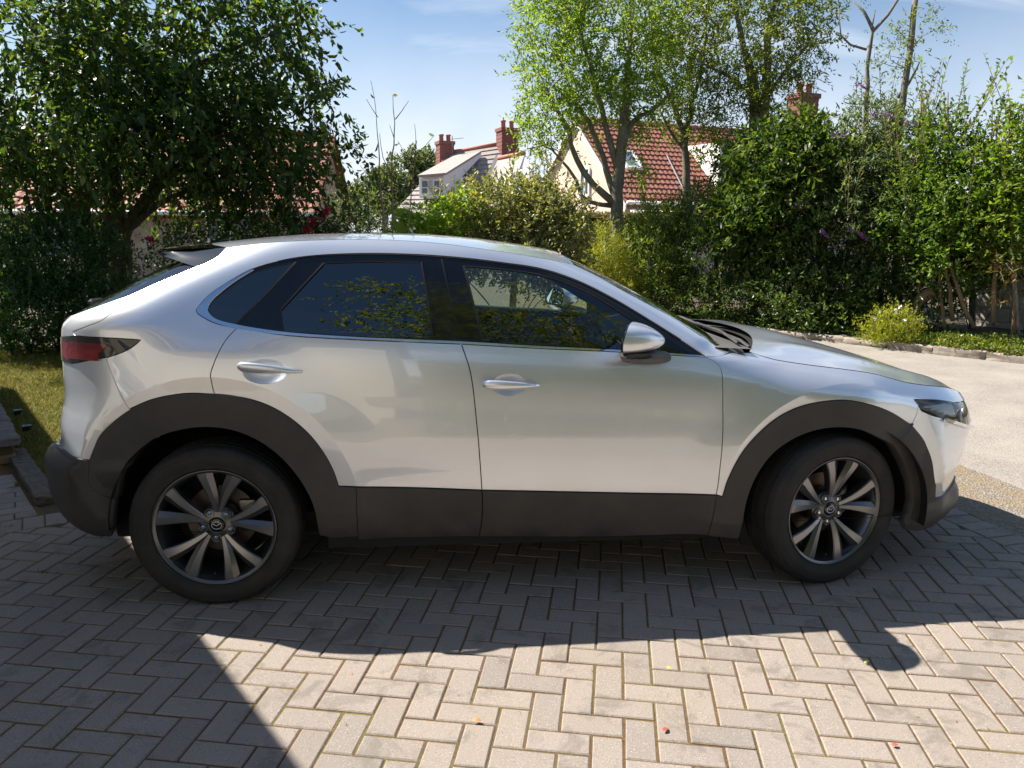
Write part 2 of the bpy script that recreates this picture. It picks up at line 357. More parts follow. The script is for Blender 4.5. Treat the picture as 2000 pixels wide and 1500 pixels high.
def blades(poly, n, h0, h1, w, z=.004):
    P = np.array(poly); lo, hi = P.min(0), P.max(0); q = RNG.uniform(lo, hi, (n * 2, 2)); q = q[inside_np(q, P)][:n]; n = len(q)
    a = RNG.uniform(0, 2 * np.pi, n); h = RNG.uniform(h0, h1, n); ln = RNG.uniform(.2, 1.1, n) * h; d = np.stack([np.cos(a), np.sin(a)], 1); b = RNG.uniform(0, 2 * np.pi, n); e = np.stack([np.cos(b), np.sin(b)], 1) * w
    zc = np.full((n, 1), z); A = np.hstack([q - e, zc]); B = np.hstack([q + e, zc]); Cc = np.hstack([q + d * ln[:, None] * .4 + e * .6, z + h[:, None] * .6]); D = np.hstack([q + d * ln[:, None], z + h[:, None]])
    V = np.stack([A, B, Cc, D], 1).reshape(-1, 3); i = np.arange(n)[:, None] * 4; F = np.vstack([i + [0, 1, 2], i + [0, 2, 3]]); return V, F
def inside_np(q, poly):
    x, y = q[:, 0], q[:, 1]; r = np.zeros(len(q), bool); n = len(poly)
    for i in range(n):
        x1, y1 = poly[i]; x2, y2 = poly[(i + 1) % n]
        c = ((y1 > y) != (y2 > y)); r ^= c & (x < (x2 - x1) * (y - y1) / (y2 - y1 + 1e-15) + x1)
    return r
V, F = blades([(-1.22, .5), (-1.95, 1.5), (-2.7, 2.55), (-5.4, 5.6), (-5.0, 6.4), (-1.2, 6.4), (-.2, 1.6), (-.8, .7)], 90000, .015, .045, .0022)
o = link('grass', fast_mesh('grass', V, F), M_GRASS); tag(o, 'short sunlit lawn grass beside the rear of the silver car', 'grass', kind='stuff')
# ---- edging stones between the lawn and the paving
def rough_block(name, l, w, h, seed, amp=.008, nx=10, ny=4, nz=3):
    bm = bmesh.new(); bmesh.ops.create_cube(bm, size=1.); bmesh.ops.subdivide_edges(bm, edges=bm.edges[:], cuts=3, use_grid_fill=True)
    rs = np.random.default_rng(seed)
    for v in bm.verts:
        v.co = Vector((v.co.x * l, v.co.y * w, v.co.z * h)); k = Vector(rs.normal(0, amp, 3)); v.co += k
        e = (abs(v.co.x) > l * .46) + (abs(v.co.y) > w * .46) + (abs(v.co.z) > h * .46)
        if e >= 2: v.co *= .965
    bmesh.ops.translate(bm, verts=bm.verts, vec=(0, 0, h / 2)); bmesh.ops.subdivide_edges(bm, edges=bm.edges[:], cuts=1, use_grid_fill=True, smooth=.4, fractal=amp * 2.2, seed=seed)
    me = bpy.data.meshes.new(name); bm.to_mesh(me); bm.free(); me.polygons.foreach_set('use_smooth', np.ones(len(me.polygons), bool)); me.set_sharp_from_angle(angle=math.radians(55)); return me
ea, eb = np.array([-1.27, .40]), np.array([-1.97, 1.43]); n = 3; dd_ = (eb - ea); an = math.atan2(dd_[1], dd_[0]); ll = np.linalg.norm(dd_) / n
eroot = empty('edging_strip', (-1.27, .40, 0)); tag(eroot, 'dark rough stone edging strip between lawn and block path at far left', 'edging')
for k in range(n):
    c = ea + dd_ * (k + .5) / n; o = link('stone', rough_block('stone', ll - .006, .105, .055, 40 + k, .004), M_EDGE, eroot); o.location = (c[0] + 1.27 - .02, c[1] - .40 + .05, -.015); o.rotation_euler = (0, 0, an)
for k in range(4):
    c = ea + np.array([.06, .03]) + HD * (k + .5) * .26; o = link('stone', rough_block('stone', .25, .09, .045, 50 + k, .007), M_EDGE, eroot); o.location = (c[0] + 1.27, c[1] - .40 + .03, -.018); o.rotation_euler = (0, 0, math.atan2(HD[1], HD[0]))
# ---- low capped wall at the left edge of the picture
wd = np.array([-2.40, 2.17]) - np.array([-1.81, 1.24]); wl = np.linalg.norm(wd); wd /= wl; wnm = np.array([-wd[1], wd[0]])
wroot = empty('low_garden_wall', (-1.86, 1.26, 0), rz=math.atan2(wd[1], wd[0])); tag(wroot, 'low brick garden wall with a rough grey slab cap beside the lawn', 'wall')
for k in range(4):
    o = link('slab', rough_block('slab', .60, .42, .045, 60 + k, .004), M_SLAB, wroot); o.location = (.30 + k * .605, .18, .115)
for r_ in range(2):
    for k in range(11):
        o = link('brick', box_mesh('brick', -.107, .107, -.05, .05, 0, .056, .006), M_WBRICK, wroot); o.location = (.13 + k * .222 + (.0 if r_ == 0 else .07), .05, r_ * .060 - .002)
    for k in range(2):
        o = link('brick', box_mesh('brick', -.05, .05, -.10, .10, 0, .056, .006), M_WBRICK, wroot); o.location = (.075, .20 + k * .215, r_ * .060 - .002)
link('core', box_mesh('core', .03, 2.4, .02, .34, -.01, .112), M_JOINT, wroot)
M_BLKPL = simple('black_plastic', (.012, .012, .013), .35); M_SOLAR = simple('solar_cell', (.30, .34, .38), .25, .3)
for (x, y), lab in (((-2.32, 2.17), 'small black solar light fixed on the far end of the low garden wall'), ((-2.00, 1.66), 'small black solar light fixed on the near end of the low garden wall')):
    q = empty('solar_light', (x, y, .062), rz=math.atan2(wd[1], wd[0])); q.scale = (.55, .55, .55); tag(q, lab, 'light', 'solar lights on the low wall')
    link('housing', mesh('housing', [(-.035, -.03, .10), (.035, -.03, .10), (.03, .03, .10), (-.03, .03, .10), (-.05, -.085, .165), (.05, -.085, .165), (.05, .03, .165), (-.05, .03, .165)], [(3, 2, 1, 0), (4, 5, 6, 7), (0, 1, 5, 4), (1, 2, 6, 5), (2, 3, 7, 6), (3, 0, 4, 7)]), M_BLKPL, q)
    link('solar_panel', box_mesh('solar_panel', -.045, .045, -.08, .025, .166, .171), M_SOLAR, q)
# ---- kerb along the shrub bed: single stones
def along(P, step):
    P = [np.array(p) for p in P]; out = []; acc = 0
    L_ = [np.linalg.norm(b - a) for a, b in zip(P[:-1], P[1:])]; tot = sum(L_); s = 0
    while s + step < tot:
        def at_(x):
            for a, b, l in zip(P[:-1], P[1:], L_):
                if x <= l: return a + (b - a) * x / l
                x -= l
            return P[-1]
        out.append((at_(s), at_(s + step))); s += step
    return out
kerb = empty('kerb', (6.57, 6.97, 0)); tag(kerb, kind='structure')
for k, (a, b) in enumerate(along(KB, .62)):
    c = (a + b) / 2; d = b - a; l = np.linalg.norm(d); o = link('stone', rough_block('stone', l - .012, .12, .17, 100 + k, .010), M_KERB, kerb)
    o.location = (c[0] - 6.57 + .05, c[1] - 6.97 + .04, -.09 + rr.uniform(-.012, .008)); o.rotation_euler = (rr.uniform(-.03, .03), rr.uniform(-.015, .015), math.atan2(d[1], d[0]) + rr.uniform(-.015, .015))
bed = link('shrub_bed', mesh('shrub_bed', [(x + .05, y + .04, .07) for x, y in KB] + [(16, 3, .12), (14, 14, .25), (3, 16, .2)], [tuple(range(len(KB) + 3))[::-1]]), M_SOIL); tag(bed, kind='structure')
bed2 = sheet('flower_bed', [(-5.6, 5.0), (-5.0, 6.4), (2.0, 6.6), (2.2, 9.6), (2.0, 16), (-14, 16), (-14, 4)], .03, M_SOIL)

# ================================================================== THE CAR
def pchip(xk,yk):
    xk=np.array(xk,float);yk=np.array(yk,float);h=np.diff(xk);d=np.diff(yk)/h
    m=np.zeros(len(xk));m[0]=d[0];m[-1]=d[-1]
    for i in range(1,len(xk)-1):
        if d[i-1]*d[i]>0:
            w1=2*h[i]+h[i-1];w2=h[i]+2*h[i-1];m[i]=(w1+w2)/(w1/d[i-1]+w2/d[i])
    def f(x):
        x=np.clip(np.asarray(x,float),xk[0],xk[-1]);i=np.clip(np.searchsorted(xk,x)-1,0,len(h)-1)
        t=(x-xk[i])/h[i];t2=t*t;t3=t2*t
        return (2*t3-3*t2+1)*yk[i]+(t3-2*t2+t)*h[i]*m[i]+(3*t2-2*t3)*yk[i+1]+(t3-t2)*h[i]*m[i+1]
    return f
def sstep(a,b,x):
    t=np.clip((np.asarray(x,float)-a)/(b-a),0,1);return t*t*(3-2*t)
PROF=pchip([.05,.10,.18,.25,.35,.42,.46,.50,.54,.60,.66,.74,.80,.86,.93,.98,1.03,1.07,1.12,1.25,1.36,1.42,1.46,1.49,1.53,1.58],
           [.66,.69,.79,.835,.858,.872,.8800,.8850,.8865,.8855,.8830,.8785,.8750,.8725,.8680,.8615,.8505,.838,.817,.757,.700,.660,.620,.570,.47,.30])
XR=pchip([.10,.20,.25,.30,.35,.42,.50,.55,.575,.605,.65,.70,.75,.80,.85,.90,.95,1.0,1.05,1.09,1.12,1.15,1.20,1.25,1.30,1.37,1.446,1.50],
         [-.47,-.63,-.74,-.79,-.805,-.82,-.82,-.817,-.803,-.757,-.746,-.745,-.735,-.72,-.715,-.717,-.715,-.712,-.705,-.70,-.69,-.66,-.58,-.49,-.40,-.26,-.11,.0])
LR=pchip([.1,.9,1.0,1.10,1.20,1.5],[.83,.83,.80,.68,.50,.55])
XFL=pchip([.1,.15,.2,.25,.29,.33,.38,.44,.5,.56,.62,.68,.75,.82,.90],[3.34,3.46,3.565,3.60,3.59,3.56,3.562,3.575,3.59,3.60,3.612,3.61,3.60,3.58,3.56])
XFG=pchip([.95,1.01,1.106,1.219,1.319,1.379,1.43,1.5],[2.42,2.31,2.131,1.934,1.742,1.609,1.49,1.30])
ZH=pchip([1.9,2.288,2.4,2.552,2.707,2.868,3.042,3.3,3.6],[1.06,1.011,.978,.955,.936,.91,.868,.79,.70])
def shell(s,z):
    """body skin: s runs round the body from tail to nose (equals x along the flank), z is height -> x,y of the right flank"""
    s=np.asarray(s,float)-.011;z=np.asarray(z,float)-.019
    zb=1.107-.0512*(np.clip(s,-.6,2.4)-.33)
    w=PROF(z-(zb-1.07))
    zh=ZH(s);roll=np.clip((z-(zh-.12))/.12,0,1.4)
    drop=.075*roll**2*sstep(1.95,2.35,s)*(1-sstep(1.03,1.08,z))
    xr=XR(z);lr=LR(z);xa=xr+lr;nr=3.5
    kf=sstep(.90,1.03,z);xf=XFL(z)*(1-kf)+XFG(z)*kf;lf=1.15-.73*kf;xb=xf-lf;nf=2.8+.7*kf
    x=s.copy();y=w.copy()
    m=s<xa
    a=np.clip((xa-s)/w,0,np.pi/2);c,n=np.cos(a),np.sin(a)
    r=((np.abs(n)/lr)**nr+(np.abs(c)/w)**nr)**(-1/nr)
    x=np.where(m,xa-r*n,x);y=np.where(m,r*c,y)
    m=s>xb
    a=np.clip((s-xb)/w,0,np.pi/2);c,n=np.cos(a),np.sin(a)
    r=((np.abs(n)/lf)**nf+(np.abs(c)/w)**nf)**(-1/nf)
    x=np.where(m,xb+r*n,x);y=np.where(m,r*c,y)
    # wheel-arch flares
    for cx,cz,rc,tg in ((.02,.335,.592,.893-.045*sstep(-.12,-.45,x)),(2.67,.315,.556,.893-.07*sstep(2.72,3.10,x))):
        d=np.hypot(x-cx,(z-cz)*.96)
        g=(1-np.clip((d-rc)/.20,0,1))**2
        y=y+np.clip(tg-y,0,.035)*g*sstep(.1,.2,z)
    return x+.011,np.maximum(y-drop,0)
def P3(s,z):
    x,y=shell(s,z);return np.stack([x,-y,np.asarray(z,float)],-1)

SZ = {
    'dlo_top': [(-0.0116, 1.224), (0.0117, 1.256), (0.041, 1.286), (0.0889, 1.32), (0.1896, 1.379), (0.293, 1.411), (0.3986, 1.43), (0.5419, 1.441), (0.7242, 1.444), (0.9093, 1.438), (1.059, 1.427), (1.209, 1.41), (1.382, 1.384), (1.534, 1.335), (1.685, 1.262), (1.834, 1.175), (1.961, 1.097), (2.061, 1.033)],
    'dlo_bot': [(-0.0116, 1.224), (-0.0048, 1.21), (0.0145, 1.197), (0.0636, 1.173), (0.1538, 1.149), (0.3408, 1.125), (0.6214, 1.106), (0.8353, 1.096), (1.03, 1.087), (1.367, 1.067), (1.706, 1.05), (1.897, 1.038), (2.06, 1.027)],
    'chrome_in': [(0.2037, 1.377), (0.1517, 1.345), (0.0903, 1.299), (0.0432, 1.252), (0.0332, 1.225), (0.0441, 1.206), (0.0695, 1.188), (0.1598, 1.165), (0.3404, 1.138), (0.6214, 1.117), (0.8354, 1.107), (1.031, 1.098), (1.368, 1.077), (1.705, 1.059), (1.897, 1.046), (2.047, 1.034)],
    'qglass': [(0.0332, 1.225), (0.0435, 1.248), (0.0909, 1.289), (0.1524, 1.335), (0.2044, 1.365), (0.301, 1.397), (0.365, 1.411), (0.2546, 1.287), (0.1439, 1.168), (0.0694, 1.19), (0.044, 1.208)],
    'rglass': [(0.4756, 1.406), (0.6675, 1.413), (0.8721, 1.412), (0.9, 1.251), (0.9178, 1.113), (0.6213, 1.122), (0.3304, 1.142), (0.3152, 1.226), (0.3939, 1.315)],
    'fglass': [(1.048, 1.398), (1.208, 1.386), (1.381, 1.361), (1.568, 1.293), (1.715, 1.206), (1.857, 1.119), (1.865, 1.055), (1.705, 1.064), (1.368, 1.082), (1.121, 1.098), (1.085, 1.251)],
    'ditch': [(0.0756, 1.462), (0.1632, 1.474), (0.255, 1.485), (0.4243, 1.496), (0.6108, 1.501), (0.7591, 1.499), (0.9093, 1.491), (1.06, 1.475), (1.211, 1.455), (1.367, 1.431), (1.553, 1.4)],
    'ws_edge': [(1.553, 1.4), (1.665, 1.346), (1.765, 1.285), (1.869, 1.233), (1.975, 1.179), (2.095, 1.099), (2.2, 1.033)],
    'cpil': [(0.0756, 1.462), (0.0608, 1.437), (0.024, 1.411), (-0.0338, 1.386), (-0.1152, 1.352), (-0.1942, 1.318), (-0.2894, 1.274)],
    'hatch_seam': [(-0.2894, 1.274), (-0.3211, 1.231), (-0.3654, 1.185), (-0.4317, 1.158), (-0.515, 1.128)],
    'lamp': [(-0.7, 1.087), (-0.4798, 1.117), (-0.3373, 1.116), (-0.2782, 1.114), (-0.2113, 1.11), (-0.2274, 1.094), (-0.2526, 1.074), (-0.2901, 1.055), (-0.3331, 1.039), (-0.4095, 1.023), (-0.5129, 1), (-0.5595, 0.9984), (-0.621, 0.9999), (-0.7, 1.027)],
    'lamp_red': [(-0.6346, 1.077), (-0.4789, 1.094), (-0.3318, 1.092), (-0.3549, 1.061), (-0.4771, 1.027), (-0.5374, 1.014), (-0.5825, 1.023)],
    'bump_seam': [(-0.3402, 1.037), (-0.3226, 0.9914), (-0.3052, 0.946), (-0.2816, 0.891), (-0.2564, 0.839)],
    'rdoor_rear': [(0.1467, 1.153), (0.1152, 1.119), (0.0951, 1.088), (0.0751, 1.046), (0.0599, 1.007), (0.0522, 0.9794), (0.0547, 0.9491), (0.0594, 0.9163), (0.065, 0.8978)],
    'mid_seam': [(1.032, 1.091), (1.05, 1.04), (1.066, 0.9894), (1.078, 0.9227), (1.087, 0.8423), (1.094, 0.7677), (1.101, 0.6927), (1.109, 0.584), (1.116, 0.4773), (1.119, 0.3724), (1.107, 0.2581)],
    'fdoor_front': [(2.06, 1.027), (2.099, 1.008), (2.121, 0.9866), (2.129, 0.9483), (2.131, 0.9056), (2.135, 0.8078), (2.138, 0.7149), (2.136, 0.6323), (2.132, 0.5596), (2.127, 0.4744), (2.122, 0.4376), (2.115, 0.3468), (2.103, 0.2502)],
    'sill_top': [(0.5291, 0.5125), (0.6914, 0.5018), (0.922, 0.4896), (1.116, 0.4773), (1.46, 0.4628), (1.791, 0.4485), (2.123, 0.4365), (2.15, 0.4282)],
    'sill_bot': [(0.4382, 0.28), (0.5995, 0.2764), (1.119, 0.2521), (1.697, 0.2435), (2.234, 0.2508)],
    'rarch_out': [(-0.4244, 0.6283), (-0.4005, 0.6809), (-0.3753, 0.7293), (-0.3154, 0.7892), (-0.2497, 0.8393), (-0.1666, 0.8809), (-0.068, 0.9023), (-0.0019, 0.9047), (0.0993, 0.8995), (0.2011, 0.8777), (0.3027, 0.8329), (0.4039, 0.7505), (0.471, 0.6599), (0.5108, 0.5761), (0.5291, 0.5125)],
    'rarch_in': [(-0.3756, 0.2938), (-0.3523, 0.4573), (-0.3158, 0.5754), (-0.2604, 0.649), (-0.1664, 0.7257), (-0.0646, 0.7586), (0.037, 0.7654), (0.1392, 0.745), (0.2407, 0.6906), (0.3213, 0.6144), (0.3878, 0.5146), (0.4267, 0.4139), (0.4382, 0.28)],
    'farch_out': [(2.15, 0.4282), (2.17, 0.5059), (2.223, 0.6209), (2.285, 0.701), (2.367, 0.7737), (2.458, 0.8193), (2.557, 0.8414), (2.656, 0.8469), (2.754, 0.8286), (2.866, 0.7843), (2.967, 0.7206), (3.031, 0.6426), (3.069, 0.5558), (3.087, 0.462), (3.106, 0.3645)],
    'farch_in': [(2.237, 0.2324), (2.244, 0.3094), (2.258, 0.4141), (2.291, 0.5171), (2.352, 0.6118), (2.429, 0.6717), (2.522, 0.7109), (2.635, 0.7261), (2.735, 0.7143), (2.829, 0.6746), (2.907, 0.6188), (2.962, 0.5436), (2.999, 0.4663), (3.013, 0.3923), (3.015, 0.2976), (2.989, 0.2126)],
    'fclad_low': [(3.106, 0.3645), (3.109, 0.289), (3.098, 0.2304), (3.046, 0.2096), (2.989, 0.2126)],
    'fclad_seam': [(2.974, 0.7257), (2.945, 0.687), (2.906, 0.6327)],
    'fb_seam': [(2.992, 0.8082), (2.989, 0.7681), (2.974, 0.7257)],
    'headlamp': [(2.972, 0.8309), (3.09, 0.8161), (3.207, 0.7868), (3.284, 0.7172), (3.307, 0.6674), (3.196, 0.7068), (3.111, 0.7377), (3.059, 0.7545), (3.008, 0.7784)],
    'fb_silver_low': [(3.106, 0.3645), (3.176, 0.3584)],
    'rb_top': [(-0.4244, 0.6283), (-0.4581, 0.6321), (-0.5175, 0.6317), (-0.5946, 0.6373), (-1.006, 0.5726)],
    'rb_bot': [(-0.3756, 0.2938), (-0.4475, 0.3282), (-0.5118, 0.3702), (-0.5463, 0.3855)],
    'hood_seam': [(2.332, 1.023), (2.353, 1.013), (2.396, 1.001), (2.535, 0.9802), (2.678, 0.9625), (2.822, 0.939), (2.97, 0.895)],
    'hr': [(0.1586, 1.006), (0.4003, 0.9835)],
    'hf': [(1.118, 0.9265), (1.353, 0.92)],
    'cups': [(0.2594, 0.9862), (1.229, 0.9233)],
}

def car_paint():
    t = NT('silver_paint')
    fl = t.n('ShaderNodeTexVoronoi'); fl.inputs['Scale'].default_value = 2600; t.l(t.coord(), fl.inputs['Vector'])
    dirt = t.noise(3.2, 6, .65, t.coord()); z = t.n('ShaderNodeSeparateXYZ'); t.l(t.pos(), z.inputs[0])
    low = t.rng(z.outputs[2], .75, .25)
    dm = t.math('MULTIPLY', t.rng(dirt, .35, .8), t.math('ADD', t.math('MULTIPLY', low, .35), .05))
    base = t.mix(dm, (.765, .815, .89), (.54, .53, .52))
    b = t.bsdf(Base_Color=base, Metallic=.74, Roughness=t.math('ADD', t.math('MULTIPLY', fl.outputs['Distance'], .08), .29))
    b.inputs['Coat Weight'].default_value = 1.0; b.inputs['Coat Roughness'].default_value = .02; b.inputs['Coat IOR'].default_value = 2.0
    return t.m
def glass_mat(name, col, trans, kf=2.3):
    t = NT(name); gl = t.n('ShaderNodeBsdfGlossy'); gl.inputs['Roughness'].default_value = .0; gl.inputs['Color'].default_value = (1, 1, 1, 1)
    tr = t.n('ShaderNodeBsdfTransparent'); tr.inputs['Color'].default_value = (*[c * trans for c in col], 1)
    fr = t.n('ShaderNodeFresnel'); fr.inputs['IOR'].default_value = 1.52
    f2 = t.math('MINIMUM', t.math('MULTIPLY', fr.outputs[0], kf), 1.0)
    mx_ = t.n('ShaderNodeMixShader'); t.l(f2, mx_.inputs[0]); t.l(tr.outputs[0], mx_.inputs[1]); t.l(gl.outputs[0], mx_.inputs[2])
    t.l(mx_.outputs[0], t.out.inputs[0]); return t.m
M_PAINT = car_paint()
def clad_mat():
    t = NT('black_cladding'); g = t.noise(900, 2, .5, t.coord()); d = t.noise(6, 5, .6, t.coord())
    c = t.mix(t.rng(d, .35, .75), (.028, .028, .029), (.056, .052, .047)); dz = t.n('ShaderNodeSeparateXYZ'); t.l(t.pos(), dz.inputs[0]); du = t.math('MULTIPLY', t.rng(dz.outputs[2], .55, .22), t.rng(t.noise(14, 6, .7, t.coord()), .40, .72)); c = t.mix(t.math('MULTIPLY', du, .20), c, (.12, .11, .10))
    b = t.bsdf(Base_Color=c, Roughness=t.rng(d, .3, .7, .42, .6)); t.l(t.bump(g, .12, .001), b.inputs['Normal']); return t.m
M_CLAD = clad_mat()
M_GLOSSBLK = simple('gloss_black', (.006, .006, .007), .06, Coat_Weight=.4)
M_CHROME = simple('chrome_trim', (.78, .79, .80), .08, 1.)
M_TINT = glass_mat('privacy_glass', (.55, .62, .75), .06, 3.2)
M_GLASS = glass_mat('window_glass', (.84, .95, .92), .92)
M_WSCREEN = glass_mat('windscreen_glass', (.82, .94, .92), .88)
M_INNER = simple('cavity_black', (.006, .006, .006), .8)
M_RUBBER = simple('rubber_seal', (.012, .012, .012), .6)
M_TRIM = simple('cabin_trim', (.028, .027, .027), .6, bump=.1, scale=300)
M_TRIM2 = simple('dash_top', (.09, .085, .08), .55, bump=.1, scale=300)
M_HEADL = simple('headliner_cloth', (.30, .28, .25), .9)
M_SEAT = simple('seat_leather', (.02, .02, .021), .45, bump=.2, scale=120)
M_ALLOY = simple('gunmetal_alloy', (.125, .126, .13), .30, .85, Coat_Weight=.5, Coat_Roughness=.08)
M_ALLOY_F = simple('machined_alloy', (.27, .27, .275), .30, .85, Coat_Weight=.5, Coat_Roughness=.08)
M_DISC = simple('brake_disc_steel', (.16, .13, .11), .45, .9, var=.3, scale=20)
def tyre_mat():
    t = NT('tyre_rubber'); d = t.noise(9, 5, .6, t.coord())
    b = t.bsdf(Base_Color=t.mix(t.rng(d, .35, .75), (.011, .011, .012), (.035, .031, .027)), Roughness=.72)
    t.l(t.bump(t.noise(300, 2, .5, t.coord()), .15, .002), b.inputs['Normal']); return t.m
M_TYRE = tyre_mat()
M_MIRROR = simple('mirror_glass', (.85, .87, .88), .01, 1.)
M_LAMPDARK = simple('lamp_smoke', (.012, .010, .010), .08, Coat_Weight=.6)
M_LAMPRED = simple('lamp_red_lens', (.17, .004, .010), .10, Coat_Weight=.8)
M_LAMPRED2 = simple('lamp_red_rib', (.30, .010, .02), .12, Coat_Weight=.8)
M_BOWL = simple('lamp_bowl_grey', (.26, .27, .28), .3, .3)
M_LENS = glass_mat('clear_lens', (.97, .98, 1.0), .96, 1.0)
M_REFL = simple('lamp_reflector', (.90, .90, .90), .3, .0)

def resample(pts, step=.012):
    p = np.array(pts, float)
    if len(p) == 2:
        n = max(1, int(np.linalg.norm(p[1] - p[0]) / step)); u = np.linspace(0, 1, n + 1)[:, None]; return p[0] * (1 - u) + p[1] * u
    e = np.vstack([2 * p[0] - p[1], p, 2 * p[-1] - p[-2]]); out = []
    for i in range(1, len(e) - 2):
        a, b, c, d = e[i - 1:i + 3]; n = max(1, int(round(np.linalg.norm(c - b) / step)))
        t0 = 0; t1 = t0 + max(1e-6, np.linalg.norm(b - a)) ** .5; t2 = t1 + max(1e-6, np.linalg.norm(c - b)) ** .5; t3 = t2 + max(1e-6, np.linalg.norm(d - c)) ** .5
        for k in range(n):
            t = t1 + (t2 - t1) * k / n
            A1 = (t1 - t) / (t1 - t0) * a + (t - t0) / (t1 - t0) * b; A2 = (t2 - t) / (t2 - t1) * b + (t - t1) / (t2 - t1) * c; A3 = (t3 - t) / (t3 - t2) * c + (t - t2) / (t3 - t2) * d
            B1 = (t2 - t) / (t2 - t0) * A1 + (t - t0) / (t2 - t0) * A2; B2 = (t3 - t) / (t3 - t1) * A2 + (t - t1) / (t3 - t1) * A3
            out.append((t2 - t) / (t2 - t1) * B1 + (t - t1) / (t2 - t1) * B2)
    out.append(p[-1]); return np.array(out)
def L(name, i0=None, i1=None, rev=False):
    q = SZ[name][i0:i1]
    return q[::-1] if rev else q
def outline(*segs, step=.012):
    pts = []
    for s in segs:
        r = resample(s, step) if len(s) > 1 else np.array(s, float)
        for q in r:
            if not pts or np.hypot(*(q - pts[-1])) > 1e-4: pts.append(q)
    if np.hypot(*(pts[0] - pts[-1])) < 1e-4: pts.pop()
    p = np.array(pts); x, y = p[:, 0], p[:, 1]
    if np.sum(x * np.roll(y, -1) - np.roll(x, -1) * y) < 0: p = p[::-1]
    return p
def inset(p, g):
    t = np.roll(p, -1, 0) - np.roll(p, 1, 0); t /= np.maximum(1e-9, np.linalg.norm(t, axis=1))[:, None]
    return p + np.stack([-t[:, 1], t[:, 0]], 1) * g
def inside(q, poly):
    x, y = q[:, 0], q[:, 1]; r = np.zeros(len(q), bool); n = len(poly)
    for i in range(n):
        x1, y1 = poly[i]; x2, y2 = poly[(i + 1) % n]
        c = ((y1 > y) != (y2 > y)); xi = (x2 - x1) * (y - y1) / (y2 - y1 + 1e-15) + x1
        r ^= c & (x < xi)
    return r
def surf_n(s, z, off=0.):
    h = 1.5e-3
    P = P3(s, z); a = P3(s + h, z) - P3(s - h, z); b = P3(s, z + h) - P3(s, z - h)
    n = np.cross(a, b); n /= np.maximum(1e-9, np.linalg.norm(n, axis=1))[:, None]
    o = off(P) if callable(off) else off
    return P + n * (o[:, None] if hasattr(o, '__len__') else o), n
def panel_mesh(name, poly, off=0., rim=.012, gap=.0022, holes=(), grid=.022, mirror=False):
    out = inset(poly, gap); hs = [inset(h, -0.0005) for h in holes]
    lo, hi = out.min(0), out.max(0)
    gx, gz = np.meshgrid(np.arange(lo[0], hi[0], grid), np.arange(lo[1], hi[1], grid)); g = np.stack([gx.ravel(), gz.ravel()], 1)
    g[:, 0] += (np.round(g[:, 1] / grid) % 2) * grid * .5
    k = inside(g, out)
    for h in hs: k &= ~inside(g, h)
    g = g[k]; bd = np.vstack([out] + hs)
    # points that follow the crease of the wheel-arch flares
    cre = []
    for cx, cz, rc in ((.031, .354, .592), (2.681, .334, .556)):
        d = np.hypot(g[:, 0] - cx, (g[:, 1] - cz) * .96); g = g[np.abs(d - rc) > .014]
        a = np.arange(0, 2 * np.pi, .010 / rc)
        for dr in (-.0085, -.0022, .0022, .0085): cre.append(np.stack([cx + (rc + dr) * np.cos(a), cz + (rc + dr) / .96 * np.sin(a)], 1))
    cre = np.vstack(cre); kk = inside(cre, out)
    for h in hs: kk &= ~inside(cre, h)
    cre = cre[kk]
    if len(g):
        d = np.full(len(g), 9.)
        for i in range(0, len(bd), 200): d = np.minimum(d, np.sqrt(((g[:, None] - bd[None, i:i + 200]) ** 2).sum(2)).min(1))
        g = g[d > grid * .5]
    if len(cre):
        d = np.full(len(cre), 9.)
        for i in range(0, len(bd), 200): d = np.minimum(d, np.sqrt(((cre[:, None] - bd[None, i:i + 200]) ** 2).sum(2)).min(1))
        g = np.vstack([g, cre[d > .005]])
    pts = np.vstack([bd, g]); edges = []; base = 0
    for loop in [out] + hs:
        n = len(loop); edges += [(base + i, base + (i + 1) % n) for i in range(n)]; base += n
    r = delaunay_2d_cdt([Vector(p) for p in pts], edges, [], 0, 1e-7)
    v2 = np.array([tuple(v) for v in r[0]]); tri = np.array([f for f in r[2] if len(f) == 3])
    c = v2[tri].mean(1); k = inside(c, out)
    for h in hs: k &= ~inside(c, h)
    tri = tri[k]; P, N = surf_n(v2[:, 0], v2[:, 1], off)
    V = [P]; NN = [N]; F = [tuple(t) for t in tri]; nb = len(P)
    for j, loop in enumerate([out] + hs):
        Pl, Nl = surf_n(loop[:, 0], loop[:, 1], off); tg = np.roll(Pl, -1, 0) - np.roll(Pl, 1, 0); tg /= np.maximum(1e-9, np.linalg.norm(tg, axis=1))[:, None]
        e = np.cross(tg, Nl) * (1 if j == 0 else -1)
        Pin = Pl - Nl * rim - e * .001; m = len(loop); V += [Pl, Pin]; NN += [Nl * .75 + e * .66, e]
        for i in range(m):
            i2 = (i + 1) % m; q = (nb + i, nb + m + i, nb + m + i2, nb + i2); F.append(q if j == 0 else q[::-1])
        nb += 2 * m
    V = np.vstack(V); NN = np.vstack(NN); NN /= np.maximum(1e-9, np.linalg.norm(NN, axis=1))[:, None]
    if mirror: V = V * [1, -1, 1]; NN = NN * [1, -1, 1]; F = [f[::-1] for f in F]
    me = mesh(name, V, F, True); me.normals_split_custom_set_from_vertices([tuple(n) for n in NN]); return me
CAR = empty('parked_car'); tag(CAR, 'silver estate-style crossover car with black wheel-arch cladding parked on the block paving', 'car')
def panel(name, mat, poly, parent=CAR, both=True, **k):
    pa, pb = parent if isinstance(parent, tuple) else (parent, parent)
    return link(name, panel_mesh(name, poly, **k), mat, pa), link(name, panel_mesh(name, poly, mirror=True, **k), mat, pb)
